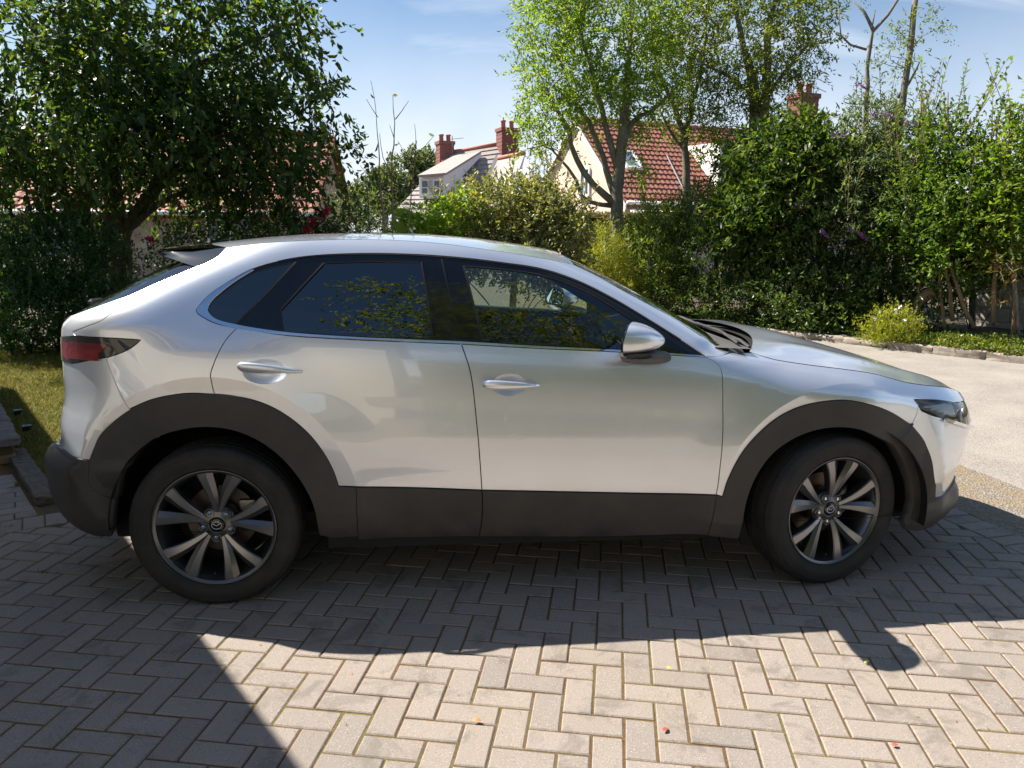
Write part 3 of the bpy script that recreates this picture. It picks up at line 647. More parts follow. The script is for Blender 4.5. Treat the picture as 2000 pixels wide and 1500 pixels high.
def s_nose(z):
    z0 = np.asarray(z, float); lo = np.full(z0.shape, 3.0); hi = np.full(z0.shape, 4.3)
    for _ in range(40):
        m = (lo + hi) / 2; _x, y = shell(m, z0); k = y > 1e-4; lo = np.where(k, m, lo); hi = np.where(k, hi, m)
    return lo
def s_nose_g(z):
    z0 = np.asarray(z, float); lo = np.full(z0.shape, 1.2); hi = np.full(z0.shape, 4.3)
    for _ in range(40):
        m = (lo + hi) / 2; _x, y = shell(m, z0); k = y > 1e-4; lo = np.where(k, m, lo); hi = np.where(k, hi, m)
    return lo
def s_tail(z):
    z0 = np.asarray(z, float); lo = np.full(z0.shape, -2.6); hi = np.full(z0.shape, .2)
    for _ in range(40):
        m = (lo + hi) / 2; _x, y = shell(m, z0); k = y > 1e-4; hi = np.where(k, m, hi); lo = np.where(k, lo, m)
    return hi
def centre(fun, z0, z1, n=8):
    z = np.linspace(z0, z1, n); s = fun(z); return [(float(a), float(b)) for a, b in zip(s, z)]
def pt(fun, z): return (float(fun(np.array([z]))[0]), z)
# ---- outlines of the panels, (distance along the flank, height)
p_fdoor = outline(L('fdoor_front', 0, 11), L('sill_top', 3, 7, True), L('mid_seam', 0, 9, True), L('dlo_bot', 8))
p_rdoor = outline([SZ['rdoor_rear'][0]] + L('dlo_bot', 5, 9), L('mid_seam', 0, 9), L('sill_top', 0, 4, True), L('rarch_out', 9, 15, True) + [SZ['rdoor_rear'][8]], L('rdoor_rear', rev=True))
p_side = outline(L('ws_edge', rev=True), L('ditch', rev=True), L('cpil'), L('hatch_seam'), [SZ['hatch_seam'][-1], SZ['lamp'][1]], L('lamp', 1, 5), L('lamp', 4, 9), L('bump_seam'), [SZ['bump_seam'][-1]] + L('rarch_out', 5, 8) + [SZ['rdoor_rear'][8]], L('rdoor_rear', rev=True), [SZ['rdoor_rear'][0]] + L('dlo_bot', 0, 4, True), L('dlo_top'), [SZ['dlo_top'][-1], SZ['dlo_bot'][-1]], [SZ['dlo_bot'][-1], SZ['ws_edge'][-1]])
hs_end = [(3.20, .845), (3.36, .795), (3.48, .745)]
p_fender = outline(L('fdoor_front', 0, 11), [SZ['fdoor_front'][10], SZ['farch_out'][0]], L('farch_out', 0, 11), L('fb_seam', rev=True), [SZ['fb_seam'][0], SZ['headlamp'][0]], L('headlamp', 0, 3), [SZ['headlamp'][2], hs_end[-1]], hs_end[::-1] + L('hood_seam', rev=True), [SZ['hood_seam'][0], SZ['ws_edge'][-1]], [SZ['ws_edge'][-1], SZ['fdoor_front'][0]])
zl = SZ['fb_silver_low'][1]
p_fbump = outline(L('fb_seam'), L('farch_out', 10, 15), [SZ['farch_out'][-1], zl], [zl, (3.35, .375), (3.5, .37), pt(s_nose, .37)], centre(s_nose, .37, .44, 4), [pt(s_nose, .44), (3.62, .45), (3.50, .55), (3.47, .66)], [(3.47, .66), SZ['headlamp'][4]], L('headlamp', 4) , [SZ['headlamp'][-1], SZ['headlamp'][0]], [SZ['headlamp'][0], SZ['fb_seam'][0]])
p_grille = outline([pt(s_nose, .44), (3.62, .45), (3.50, .55), (3.47, .66)], [(3.47, .66), (3.46, .70), (3.48, .745)], [(3.48, .745), (3.6, .75), pt(s_nose, .75)], centre(s_nose, .75, .44, 8))
p_nose = outline([SZ['headlamp'][2], SZ['headlamp'][3], SZ['headlamp'][4]], [SZ['headlamp'][4], (3.47, .66)], [(3.47, .66), (3.46, .70), (3.48, .745)], [hs_end[-1], SZ['headlamp'][2]])
p_hl = outline(L('headlamp', 0, 3), L('headlamp', 2, 6), L('headlamp', 5), [SZ['headlamp'][-1], SZ['headlamp'][0]])
p_tl = outline(L('lamp', 0, 5), L('lamp', 4, 11), L('lamp', 10) , [SZ['lamp'][-1], SZ['lamp'][0]])
rb = L('rb_top'); rb_c = [rb[-1], (rb[-1][0] - .25, .665), pt(s_tail, .67)]
lb = SZ['lamp'][12]
p_tail = outline(L('bump_seam'), [SZ['bump_seam'][-1]] + L('rarch_out', 0, 5, True), rb, rb_c, centre(s_tail, .67, .98, 8), [pt(s_tail, .98), (lb[0] - .2, .985), lb], L('lamp', 8, 13, True))
p_gate = outline(L('hatch_seam'), [SZ['hatch_seam'][-1], SZ['lamp'][1]], L('lamp', 0, 2, True), [SZ['lamp'][0], (SZ['lamp'][0][0] - .2, 1.10), pt(s_tail, 1.10)], centre(s_tail, 1.10, 1.165, 4), [pt(s_tail, 1.165), (-.95, 1.165), (-.62, 1.185), (-.45, 1.225), SZ['hatch_seam'][0]])
p_gatebar = outline([SZ['lamp'][0], (SZ['lamp'][0][0] - .2, 1.10), pt(s_tail, 1.10)], centre(s_tail, 1.10, .98, 4), [pt(s_tail, .98), (lb[0] - .2, .985), lb], [lb, SZ['lamp'][13]], [SZ['lamp'][13], SZ['lamp'][0]])
p_rglass = outline(L('cpil'), [SZ['hatch_seam'][0], (-.45, 1.225), (-.62, 1.185), (-.95, 1.165), pt(s_tail, 1.165)], centre(s_tail, 1.165, 1.45, 10), [pt(s_tail, 1.45), SZ['cpil'][0]])
ws0, ws1 = SZ['ws_edge'][0], SZ['ws_edge'][-1]
def s_at_y(y, z):
    lo, hi = 1.0, float(s_nose_g(np.array([z]))[0])
    for _ in range(40):
        m = (lo + hi) / 2; _x, yy = shell(np.array([m]), np.array([z])); lo, hi = (m, hi) if yy[0] > y else (lo, m)
    return lo
ZT = 1.447; e0 = P3(np.array([ws0[0]]), np.array([ws0[1]]))[0]; XT = float(P3(s_nose_g(np.array([ZT])), np.array([ZT]))[0, 0])
top_edge = [pt(s_nose_g, ZT)] + [(s_at_y(-e0[1] * v, ZT + (e0[2] - ZT) * v ** 2.3), ZT + (e0[2] - ZT) * v ** 2.3) for v in (.15, .3, .45, .6, .75, .88)] + [ws0]
p_ws = outline(L('ws_edge'), [ws1, (2.6, 1.048), (3.1, 1.055), pt(s_nose_g, 1.055)], centre(s_nose_g, 1.055, ZT, 12), top_edge, step=.02)
p_dlo = outline(L('dlo_top'), [SZ['dlo_top'][-1], SZ['dlo_bot'][-1]], L('dlo_bot', rev=True))
p_qg = outline(L('qglass', 0, 7), L('qglass', 6, 9), L('qglass', 8) + [SZ['qglass'][0]])
p_rg = outline(L('rglass', 0, 3), L('rglass', 2, 5), L('rglass', 4, 7), [SZ['rglass'][6], SZ['rglass'][7]], L('rglass', 7) + [SZ['rglass'][0]])
p_fg = outline(L('fglass', 0, 6), [SZ['fglass'][5], SZ['fglass'][6]], L('fglass', 6, 10), L('fglass', 9) + [SZ['fglass'][0]])
p_chrome = outline(L('chrome_in'), [SZ['chrome_in'][-1], SZ['dlo_bot'][-1]], L('dlo_bot', rev=True), L('dlo_top', 0, 5), [SZ['dlo_top'][4], SZ['chrome_in'][0]])
bot = lambda a, b, z0, z1: [(a, z0), (b, z1)]
# cladding
cut_r = [SZ['rarch_out'][0], (-.43, .52), SZ['rarch_in'][1]]
p_rarch = outline(L('rarch_out'), [SZ['sill_top'][0], (.60, .505)], [(.60, .505), (.60, .288)], [(.60, .288), SZ['sill_bot'][0]], L('rarch_in', 1, None, True), cut_r[::-1])
p_sill_r = outline([(.60, .505)] + L('sill_top', 1, 4), L('mid_seam', 8, 11), [SZ['mid_seam'][10]] + [SZ['sill_bot'][1], (.60, .288)], [(.60, .288), (.60, .505)])
p_sill_f = outline(L('sill_top', 3, 7), L('fdoor_front', 10, 13), [SZ['fdoor_front'][12], SZ['sill_bot'][3], SZ['mid_seam'][10]], L('mid_seam', 8, 11, True))
p_farch1 = outline(L('farch_out', 0, 11), L('fclad_seam'), [SZ['fclad_seam'][-1]] + L('farch_in', 0, 10, True), [SZ['farch_in'][0], SZ['fdoor_front'][12]], L('fdoor_front', 10, 13, True), [SZ['fdoor_front'][10], SZ['farch_out'][0]])
p_farch2 = outline(L('fclad_seam'), [SZ['fclad_seam'][-1]] + L('farch_in', 11), L('fclad_low', rev=True), L('farch_out', 10, 15, True))
fl = L('fclad_low')
p_flow = outline([SZ['farch_out'][-1], zl, (3.35, .375), (3.5, .37), pt(s_nose, .37)], centre(s_nose, .37, .19, 6), [pt(s_nose, .19), (3.5, .19), (3.3, .205), fl[3]], L('fclad_low', 0, 4, True))
p_rlow = outline(rb, rb_c, centre(s_tail, .67, .20, 10), [pt(s_tail, .20), (-.9, .205), (-.62, .235)] + [SZ['rarch_in'][0]], L('rarch_in', 0, 2), cut_r[::-1])
def clad_off(P):
    o = np.full(len(P), .009)
    for cx, cz, r in ((.035, .345, .425), (2.69, .330, .405)):
        d = np.hypot(P[:, 0] - cx, P[:, 2] - cz); o = o - .30 * np.clip(r + .045 - d, 0, .06)
    return o
body, body2 = panel('body_side', M_PAINT, p_side, grid=.013)
_ell = lambda c, rx, rz: np.array([(c[0] + rx * math.cos(a), c[1] + rz * math.sin(a)) for a in np.linspace(0, 2 * math.pi, 40, endpoint=False)])
fd = panel('front_door', M_PAINT, p_fdoor, holes=(_ell(SZ['cups'][1], .072, .046),))
rd = panel('rear_door', M_PAINT, p_rdoor, holes=(_ell(SZ['cups'][0], .085, .048),))
fen = panel('front_wing', M_PAINT, p_fender)
fb = panel('front_bumper', M_PAINT, p_fbump, gap=.0015)
rbm = panel('rear_bumper', M_PAINT, p_tail, gap=.0015)
gate = panel('tailgate', M_PAINT, p_gate, gap=.002, grid=.015)
panel('tailgate_bar', M_LAMPDARK, p_gatebar, gate, off=.002)
panel('rear_window', glass_mat('rear_glass', (.4, .45, .5), .05, 1.2), p_rglass, off=-.004, gap=.003, grid=.02)
panel('windscreen', M_WSCREEN, p_ws, off=-.004, gap=.003, grid=.03)
panel('grille', M_GLOSSBLK, p_grille, fb, off=-.02)
panel('nose_trim', M_GLOSSBLK, p_nose, fb, off=-.004, gap=.001)
# cladding pieces
panel('arch_cladding', M_CLAD, p_rarch, (body, body2), off=clad_off, rim=.06, gap=.0008, grid=.016)
panel('door_cladding', M_CLAD, p_sill_r, rd, off=.009, gap=.002, rim=.02)
panel('door_cladding', M_CLAD, p_sill_f, fd, off=.009, gap=.002, rim=.02)
panel('arch_cladding', M_CLAD, p_farch1, fen, off=clad_off, rim=.06, gap=.001, grid=.016)
panel('arch_cladding', M_CLAD, p_farch2, fb, off=clad_off, rim=.06, gap=.001, grid=.016)
panel('lower_bumper', M_CLAD, p_flow, fb, off=.008, rim=.05, gap=.0015)
panel('lower_bumper', M_CLAD, p_rlow, rbm, off=.009, rim=.05, gap=.0008)
# window surround, glass and bright strip
sg_r = outline(L('rglass', 0, 3), L('rglass', 2, 5), L('rglass', 4, 7), [SZ['rglass'][6], SZ['rglass'][7]], L('rglass', 7) + [SZ['rglass'][0]])
panel('window_surround', M_GLOSSBLK, p_dlo, (body, body2), off=-.004, rim=.02, gap=.001, holes=(p_qg, p_rg, p_fg), grid=.03)
panel('quarter_window', M_TINT, p_qg, (body, body2), off=-.008, rim=.003, gap=-.001, grid=.04)
panel('side_window', M_TINT, p_rg, rd, off=-.010, rim=.004, gap=-.001, grid=.04)
panel('side_window', M_GLASS, p_fg, fd, off=-.010, rim=.004, gap=-.001, grid=.04)
panel('chrome_strip', M_CHROME, p_chrome, (body, body2), off=.001, rim=.006, gap=.0008, grid=.03)
def strip(name, mat, pts, w, off, parent, rim=.004):
    """thin strip along a polyline of the flank"""
    p = resample(pts, .012); t = np.gradient(p, axis=0); t /= np.linalg.norm(t, axis=1)[:, None]; n = np.stack([-t[:, 1], t[:, 0]], 1)
    poly = np.vstack([p + n * w / 2, (p - n * w / 2)[::-1]]); x, y = poly[:, 0], poly[:, 1]
    if np.sum(x * np.roll(y, -1) - np.roll(x, -1) * y) < 0: poly = poly[::-1]
    return panel(name, mat, poly, parent, off=off, rim=rim, gap=0, grid=.05)
# rubber seams in the surround: quarter light / rear door, rear glass edge, B pillar, front glass edge
sq = SZ['qglass']
strip('window_seal', M_RUBBER, [sq[6], sq[7], sq[8]], .008, -.002, rd)
rgp = SZ['rglass']
strip('window_seal', M_RUBBER, [rgp[7], rgp[8], rgp[0]], .007, -.0025, rd)
strip('window_seal', M_RUBBER, L('rglass', 2, 5), .006, -.0025, rd)
strip('window_seal', M_RUBBER, L('fglass', 9) + [SZ['fglass'][0]], .009, -.0025, fd)
strip('window_seal', M_RUBBER, L('dlo_top', 5, 17), .007, -.001, fd)
ms = SZ['mid_seam'][0]; strip('pillar_seam', M_INNER, [(ms[0] - .075, ms[1] + .333), (ms[0] - .04, ms[1] + .17), ms], .006, -.0022, fd)
# dark inner shell behind every gap, wheel tubs, floor
p_inner = outline([(-.40, .30), (-.45, .62), (-.42, 1.0), (-.27, 1.24), (-.02, 1.40)], [(-.02, 1.40)] + [(a, b - .004) for a, b in L('ditch', 1, 10)] + [(1.50, 1.395)], [(1.50, 1.395)] + [(a - .02, b) for a, b in L('ws_edge', 1, 6)] + [(2.20, 1.02)], [(2.20, 1.02), (2.6, .93), (3.0, .85), (3.12, .78)], [(3.12, .78), (3.12, .30)], [(3.12, .30), (-.40, .30)])
h_dlo = inset(p_dlo, .012)
arch_h = [outline([(cx + r * math.cos(a), cz + r * math.sin(a)) for a in np.linspace(math.radians(-8), math.radians(188), 30)], [(cx - r * .99, cz - .139 * r), (cx + r * .99, cz - .139 * r)]) for cx, cz, r in ((.035, .345, .44), (2.69, .330, .43))]
panel('inner_shell', M_INNER, p_inner, CAR, off=-.018, rim=.002, gap=0, holes=[h_dlo] + arch_h, grid=.04)
p_cab = outline([(-.25, .95), (-.22, 1.20), (0.0, 1.37)], [(0.0, 1.37)] + [(a, b - .012) for a, b in L('ditch', 2, 10)] + [(1.49, 1.385)], [(1.49, 1.385)] + [(a - .035, b - .01) for a, b in L('ws_edge', 1, 6)] + [(2.14, 1.02)], [(2.14, 1.02), (2.08, .92), (2.05, .5)], [(2.05, .5), (.64, .5)], [(.64, .5), (.56, .93), (-.25, .95)])
panel('cabin_lining', M_TRIM, p_cab, CAR, off=-.035, rim=.004, gap=0, holes=[inset(p_dlo, .014)], grid=.05)
def tub(cx, cz, y0, y1, r, a0, a1):
    V, F = [], []; n = 28
    for i in range(n + 1):
        a = math.radians(a0 + (a1 - a0) * i / n)
        for y in (y0, y1): V.append((cx + r * math.cos(a), y, cz + r * math.sin(a)))
    for i in range(n): F.append((2 * i, 2 * i + 1, 2 * i + 3, 2 * i + 2))
    V.append((cx, y1, cz))
    for i in range(n): F.append((2 * i + 1, len(V) - 1, 2 * i + 3))
    return V, F
for sgn in (-1, 1):
    for cx, cz, r, a0, a1 in ((.035, .345, .43, -3, 182), (2.69, .330, .415, -10, 185)):
        link('wheel_housing', mesh('wheel_housing', *tub(cx, cz, sgn * .87, sgn * .50, r, a0, a1), True), M_INNER, CAR)
link('underbody', box_mesh('underbody', -.48, 3.2, -.62, .62, .20, .31, .03), M_INNER, CAR)
link('boot_floor', box_mesh('boot_floor', -.56, -.405, -.60, .60, .31, .52, .03), M_INNER, CAR)
link('sill', mesh('sill', *join_vf([box_vf(.47, 2.22, s * .80 - .025, s * .80 + .025, .215, .285) for s in (-1,)])), M_INNER, CAR)
link('sill', mesh('sill', *join_vf([box_vf(.47, 2.22, s * .80 - .025, s * .80 + .025, .215, .285) for s in (1,)])), M_INNER, CAR)
link('cabin_floor', box_mesh('cabin_floor', -.35, 2.2, -.72, .72, .30, .34), M_INNER, CAR)
# ---- roof, bonnet
def patch(name, mat, E, Cn, vexp=2.4, xexp=2., nv=41, bump=None, parent=CAR, off=0., flip=False):
    E = np.array(E, float); Cn = np.array(Cn, float); n = len(E); v = np.linspace(-1, 1, nv); a = np.abs(v)
    X = Cn[:, None, 0] + (E[:, None, 0] - Cn[:, None, 0]) * (a ** xexp)[None]
    Y = np.abs(E[:, None, 1]) * v[None]; Z = Cn[:, None, 2] + (E[:, None, 2] - Cn[:, None, 2]) * (a ** vexp)[None] + off
    if bump is not None: Z = Z + bump(X, v[None] + 0 * X)
    V = np.stack([X, Y, Z], -1).reshape(-1, 3); i = np.arange(n - 1)[:, None] * nv + np.arange(nv - 1)[None]; i = i.ravel()
    F = np.stack([i, i + nv, i + nv + 1, i + 1], 1)
    if flip: F = F[:, ::-1]
    return link(name, fast_mesh(name, V, F, True), mat, parent)
def on_flank(q, off=0.):
    q = np.array(q, float); return surf_n(q[:, 0], q[:, 1], off)[0]
dt = resample(L('ditch'), .05); E = on_flank(dt); E[:, 1] += .004; E[:, 2] -= .001
u = (E[:, 0] - E[0, 0]) / (E[-1, 0] - E[0, 0])
xc = -.12 + u * (XT - .004 + .12); zc = pchip([-.12, .05, .2, .4, .6, .81, 1.08, 1.26, 1.42, XT - .004], [1.474, 1.494, 1.509, 1.521, 1.525, 1.524, 1.509, 1.489, 1.466, ZT + .004])(xc)
roof = patch('roof_panel', M_PAINT, E, np.stack([xc, 0 * xc, zc], 1), 2.3)
patch('headliner', M_HEADL, E + np.array([0, .03, -.03]), np.stack([xc - .02, 0 * xc, zc - .03], 1), 2.3, flip=True)
# dark channel under the roof seam
dd = on_flank(resample(L('ditch'), .05), -.006)
for _m in (1, -1): link('roof_channel', mesh('roof_channel', *tube_vf((dd + [0, .004, -.004]) * [1, _m, 1], .008, 6)), M_RUBBER, roof)
hsm = resample(L('hood_seam') + hs_end, .05); E = on_flank(hsm); E[:, 1] += .003
u = (E[:, 0] - E[0, 0]) / (E[-1, 0] - E[0, 0])
xc = 2.505 + u * (3.60 - 2.505); zc = pchip([2.505, 2.65, 2.9, 3.2, 3.4, 3.52, 3.57, 3.60], [1.052, 1.042, .984, .902, .838, .795, .772, .745])(xc)
def hood_bump(X, v):
    a = np.abs(v); f = sstep(2.4, 2.7, X) * (1 - sstep(3.3, 3.55, X))
    return f * (.014 * np.exp(-((a - .70) / .12) ** 2) - .006 * np.exp(-((a - .45) / .2) ** 2))
hood = patch('bonnet', M_PAINT, E, np.stack([xc, 0 * xc, zc], 1), 3.0, 2.0, 61, hood_bump)
patch('bonnet_liner', M_INNER, E + np.array([0, .02, -.03]), np.stack([xc - .01, 0 * xc, zc - .03], 1), 3.0, 2.0, 31, None, hood)
hs3 = on_flank(resample(L('hood_seam') + hs_end, .05), -.010)
for _m in (1, -1): link('bonnet_gap', mesh('bonnet_gap', *tube_vf(hs3 * [1, _m, 1], .009, 6)), M_INNER, hood)
# cowl under the rear edge of the bonnet, wiper arms
wsl = on_flank([ws1, (2.6, 1.048), (3.1, 1.055), pt(s_nose_g, 1.055)]); wsl = np.array(resample(wsl[:, :2], .05)); wz = np.interp(wsl[:, 1], [-.73, -.3, 0], [1.02, 1.03, 1.035])
cv = []; cf = []
for sx in (1, -1):
    b0 = len(cv)
    for (x, y), z in zip(wsl, wz): cv += [(x - .02, sx * y, z - .02), (x + .21 - .14 * abs(y), sx * y * .985, z - .055)]
    for i in range(len(wsl) - 1):
        q = (b0 + 2 * i, b0 + 2 * i + 1, b0 + 2 * i + 3, b0 + 2 * i + 2); cf.append(q if sx == 1 else q[::-1])
link('scuttle_panel', mesh('scuttle_panel', cv, cf), M_CLAD, CAR)
for y0, y1 in ((-.62, -.02), (.0, .58)):
    pts = [(2.30 + .10 * (1 - abs(y0)), y0, 1.035), (2.34, y0 + .12, 1.05), (2.34 - .05 * abs(y1), y1, 1.056)]
    link('wiper', mesh('wiper', *join_vf([tube_vf(pts, .008, 6), tube_vf([(2.22 + .10 * (1 - abs(y0 + .05)), y0 - .05, 1.062), (2.31, (y0 + y1) / 2, 1.072), (2.31 - .1 * abs(y1), y1 + .05, 1.070)], .007, 6)])), M_CLAD, CAR)
# rear spoiler, gloss black: a wedge from the roof's trailing edge, its flanks running down the rear pillars
cp = on_flank(L('cpil', 0, 4)); nvs = 25; SV, SF = [], []
for v in np.linspace(-1, 1, nvs):
    a = abs(v); sg = 1 if v >= 0 else -1
    A = np.array([-.10 + .165 * a ** 2, .618 * v, 1.4745 - .012 * a ** 2.2]); T = np.array([-.325 + .085 * a ** 2, .515 * v, 1.452 - .011 * a ** 2]); T2 = T + [.004, 0, -.012]
    Um = np.array([-.19 + .152 * a ** 3, .693 * v, 1.415 - .029 * a ** 2])
    SV += [A + [.05, 0, .002], A, (A + T) / 2 + [0, .012 * v, .004], T, T2, (T2 + Um) / 2 + [0, .0, .002], Um, Um + [.06, 0, .0]]
for i in range(nvs - 1):
    for j in range(7): SF.append((i * 8 + j, i * 8 + j + 1, i * 8 + 9 + j, i * 8 + 8 + j))
spo = link('roof_spoiler', mesh('roof_spoiler', SV, SF, True), M_GLOSSBLK, CAR); spo.data.set_sharp_from_angle(angle=math.radians(38))
for sx in (1, -1):
    Tq, T2q = np.array(SV[3]), np.array(SV[4]); V, F = [], []; nu, nw = 9, 7; cpr = resample(cp[:4], .02); cpr = cpr[np.linspace(0, len(cpr) - 1, nw).astype(int)]
    for i in range(nu):
        u_ = i / (nu - 1)
        for j in range(nw):
            w_ = j / (nw - 1); p = (cpr[j] + [0, .003, 0]) * (1 - u_) + (Tq + (T2q - Tq) * w_) * u_ + np.array([0, -.010, .002]) * 4 * u_ * (1 - u_) * w_ * (1.4 - w_); V.append(p * [1, sx, 1])
    for i in range(nu - 1):
        for j in range(nw - 1):
            f = (i * nw + j, i * nw + j + 1, (i + 1) * nw + j + 1, (i + 1) * nw + j); F.append(f if sx == 1 else f[::-1])
    link('spoiler_fin', mesh('spoiler_fin', V, F, True), M_GLOSSBLK, spo)
link('rear_wiper', mesh('rear_wiper', *tube_vf([(-.66, -.05, 1.20), (-.62, -.3, 1.215), (-.545, -.50, 1.222)], .008, 6)), M_CLAD, CAR)
# ---- lamps
hl = panel('headlamp', M_LENS, p_hl, CAR, off=.003, rim=.004, gap=.001, grid=.02)
for o, mir in ((hl[0], False), (hl[1], True)):
    link('lamp_bowl', panel_mesh('lamp_bowl', inset(p_hl, .002), off=-.035, rim=-.03, gap=.001, grid=.02, mirror=mir), M_BOWL, o)
    for k in range(5):
        zc_ = .795 - .0135 * k; s0, s1 = 3.030 + .034 * k, 3.200 + .004 * k
        rect = outline([(s0, zc_ + .007), (s1, zc_ - .006), (s1, zc_ - .0145), (s0, zc_ - .002)], step=.02)
        link('lamp_blade', panel_mesh('lamp_blade', rect, off=-.010, rim=.012, gap=0, grid=.03, mirror=mir), M_REFL, o)
    V, F = lathe_vf([(.001, .01), (.026, .006), (.036, -.004), (.040, -.012)], 20)
    me = mesh('lamp_projector', V, F, True); q = link('lamp_projector', me, M_REFL, o)
    c = on_flank([(3.245, .722)], -.012)[0]; q.location = (c[0], c[1] * (1 if not mir else -1), c[2]); q.rotation_euler = (0, 0, math.radians(50) * (1 if not mir else -1))
    if mir: q.scale = (1, -1, 1)
wing = [SZ['headlamp'][6], SZ['headlamp'][5], SZ['headlamp'][4], (3.36, .655)]
strip('chrome_wing', M_CHROME, [(a, b - .007) for a, b in wing], .014, .016, fb, .014)
tl = panel('tail_lamp', M_LAMPDARK, p_tl, CAR, off=.004, rim=.012, gap=.001, grid=.015)
p_tr = outline(L('lamp_red', 0, 3), L('lamp_red', 2, 4), L('lamp_red', 3, 6), L('lamp_red', 5) + [SZ['lamp_red'][0]])
for o, mir in ((tl[0], False), (tl[1], True)):
    link('red_lens', panel_mesh('red_lens', p_tr, off=.0062, rim=.003, gap=.0, grid=.012, mirror=mir), M_LAMPRED, o)
    a, b = SZ['lamp_red'][0], SZ['lamp_red'][2]
    for k in range(6):
        z0 = 1.066 - .0075 * k; c3 = SZ['lamp_red'][3]; s0 = a[0] + .12; s1 = b[0] + (c3[0] - b[0]) * min(1, max(0, (b[1] - z0) / (b[1] - c3[1]))) - .006
        rect = outline([(s0, z0), (s1, z0 - .001), (s1, z0 - .003), (s0, z0 - .002)], step=.02)
        link('lens_rib', panel_mesh('lens_rib', rect, off=.0078, rim=.002, gap=0, grid=.03, mirror=mir), M_LAMPRED2, o)
# ---- door handles
def handle(s0, s1, z0, z1, parent, mir):
    n = 15; V, F = [], []; m = 10
    for i in range(n):
        t = i / (n - 1); s = s0 + (s1 - s0) * t; z = z0 + (z1 - z0) * t
        h = .0205 * (1 - .74 * max(0, (t - .30) / .70) ** 1.3) * min(1, (t + .02) * 14) ** .5; th = .012 * (1 - .4 * t)
        lift = .034 * (math.sin(math.pi * min(1, t * .86 + .10))) ** .45
        P, N = surf_n(np.array([s]), np.array([z])); P = P[0] + N[0] * lift; N = N[0]
        for k in range(m):
            a = 2 * math.pi * k / m; V.append(P + np.array([0, 0, 1]) * h * math.sin(a) + N * th * math.cos(a))
    for i in range(n - 1):
        for k in range(m): F.append((i * m + k, (i + 1) * m + k, (i + 1) * m + (k + 1) % m, i * m + (k + 1) % m))
    F.append(tuple(range(m))); F.append(tuple(range(n * m - 1, (n - 1) * m - 1, -1)))
    V = np.array(V) * ([1, -1, 1] if mir else [1, 1, 1])
    if mir: F = [f[::-1] for f in F]
    hd = link('door_handle', mesh('door_handle', V, F, True), M_PAINT, parent)
    return hd
def cup(c, rx, rz, parent, mir):
    V, F = [], []; rn, an = 9, 36
    for i in range(rn):
        r = i / (rn - 1)
        for k in range(an):
            a = 2 * math.pi * k / an; P, N = surf_n(np.array([c[0] + rx * r * 1.003 * math.cos(a)]), np.array([c[1] + rz * r * 1.003 * math.sin(a)]))
            V.append(P[0] - N[0] * (.0006 + .0125 * (1 - r ** 3)))
    for i in range(rn - 1):
        for k in range(an): F.append((i * an + k, (i + 1) * an + k, (i + 1) * an + (k + 1) % an, i * an + (k + 1) % an))
    V = np.array(V) * ([1, -1, 1] if mir else [1, 1, 1])
    if not mir: F = [f[::-1] for f in F]
    link('handle_cup', mesh('handle_cup', V, F, True), M_PAINT, parent)
for mir in (False, True):
    handle(*SZ['hr'][0][:1], SZ['hr'][1][0], SZ['hr'][0][1], SZ['hr'][1][1], rd[mir], mir); cup(SZ['cups'][0], .085, .048, rd[mir], mir)
    handle(*SZ['hf'][0][:1], SZ['hf'][1][0], SZ['hf'][0][1], SZ['hf'][1][1], fd[mir], mir); cup(SZ['cups'][1], .072, .046, fd[mir], mir)
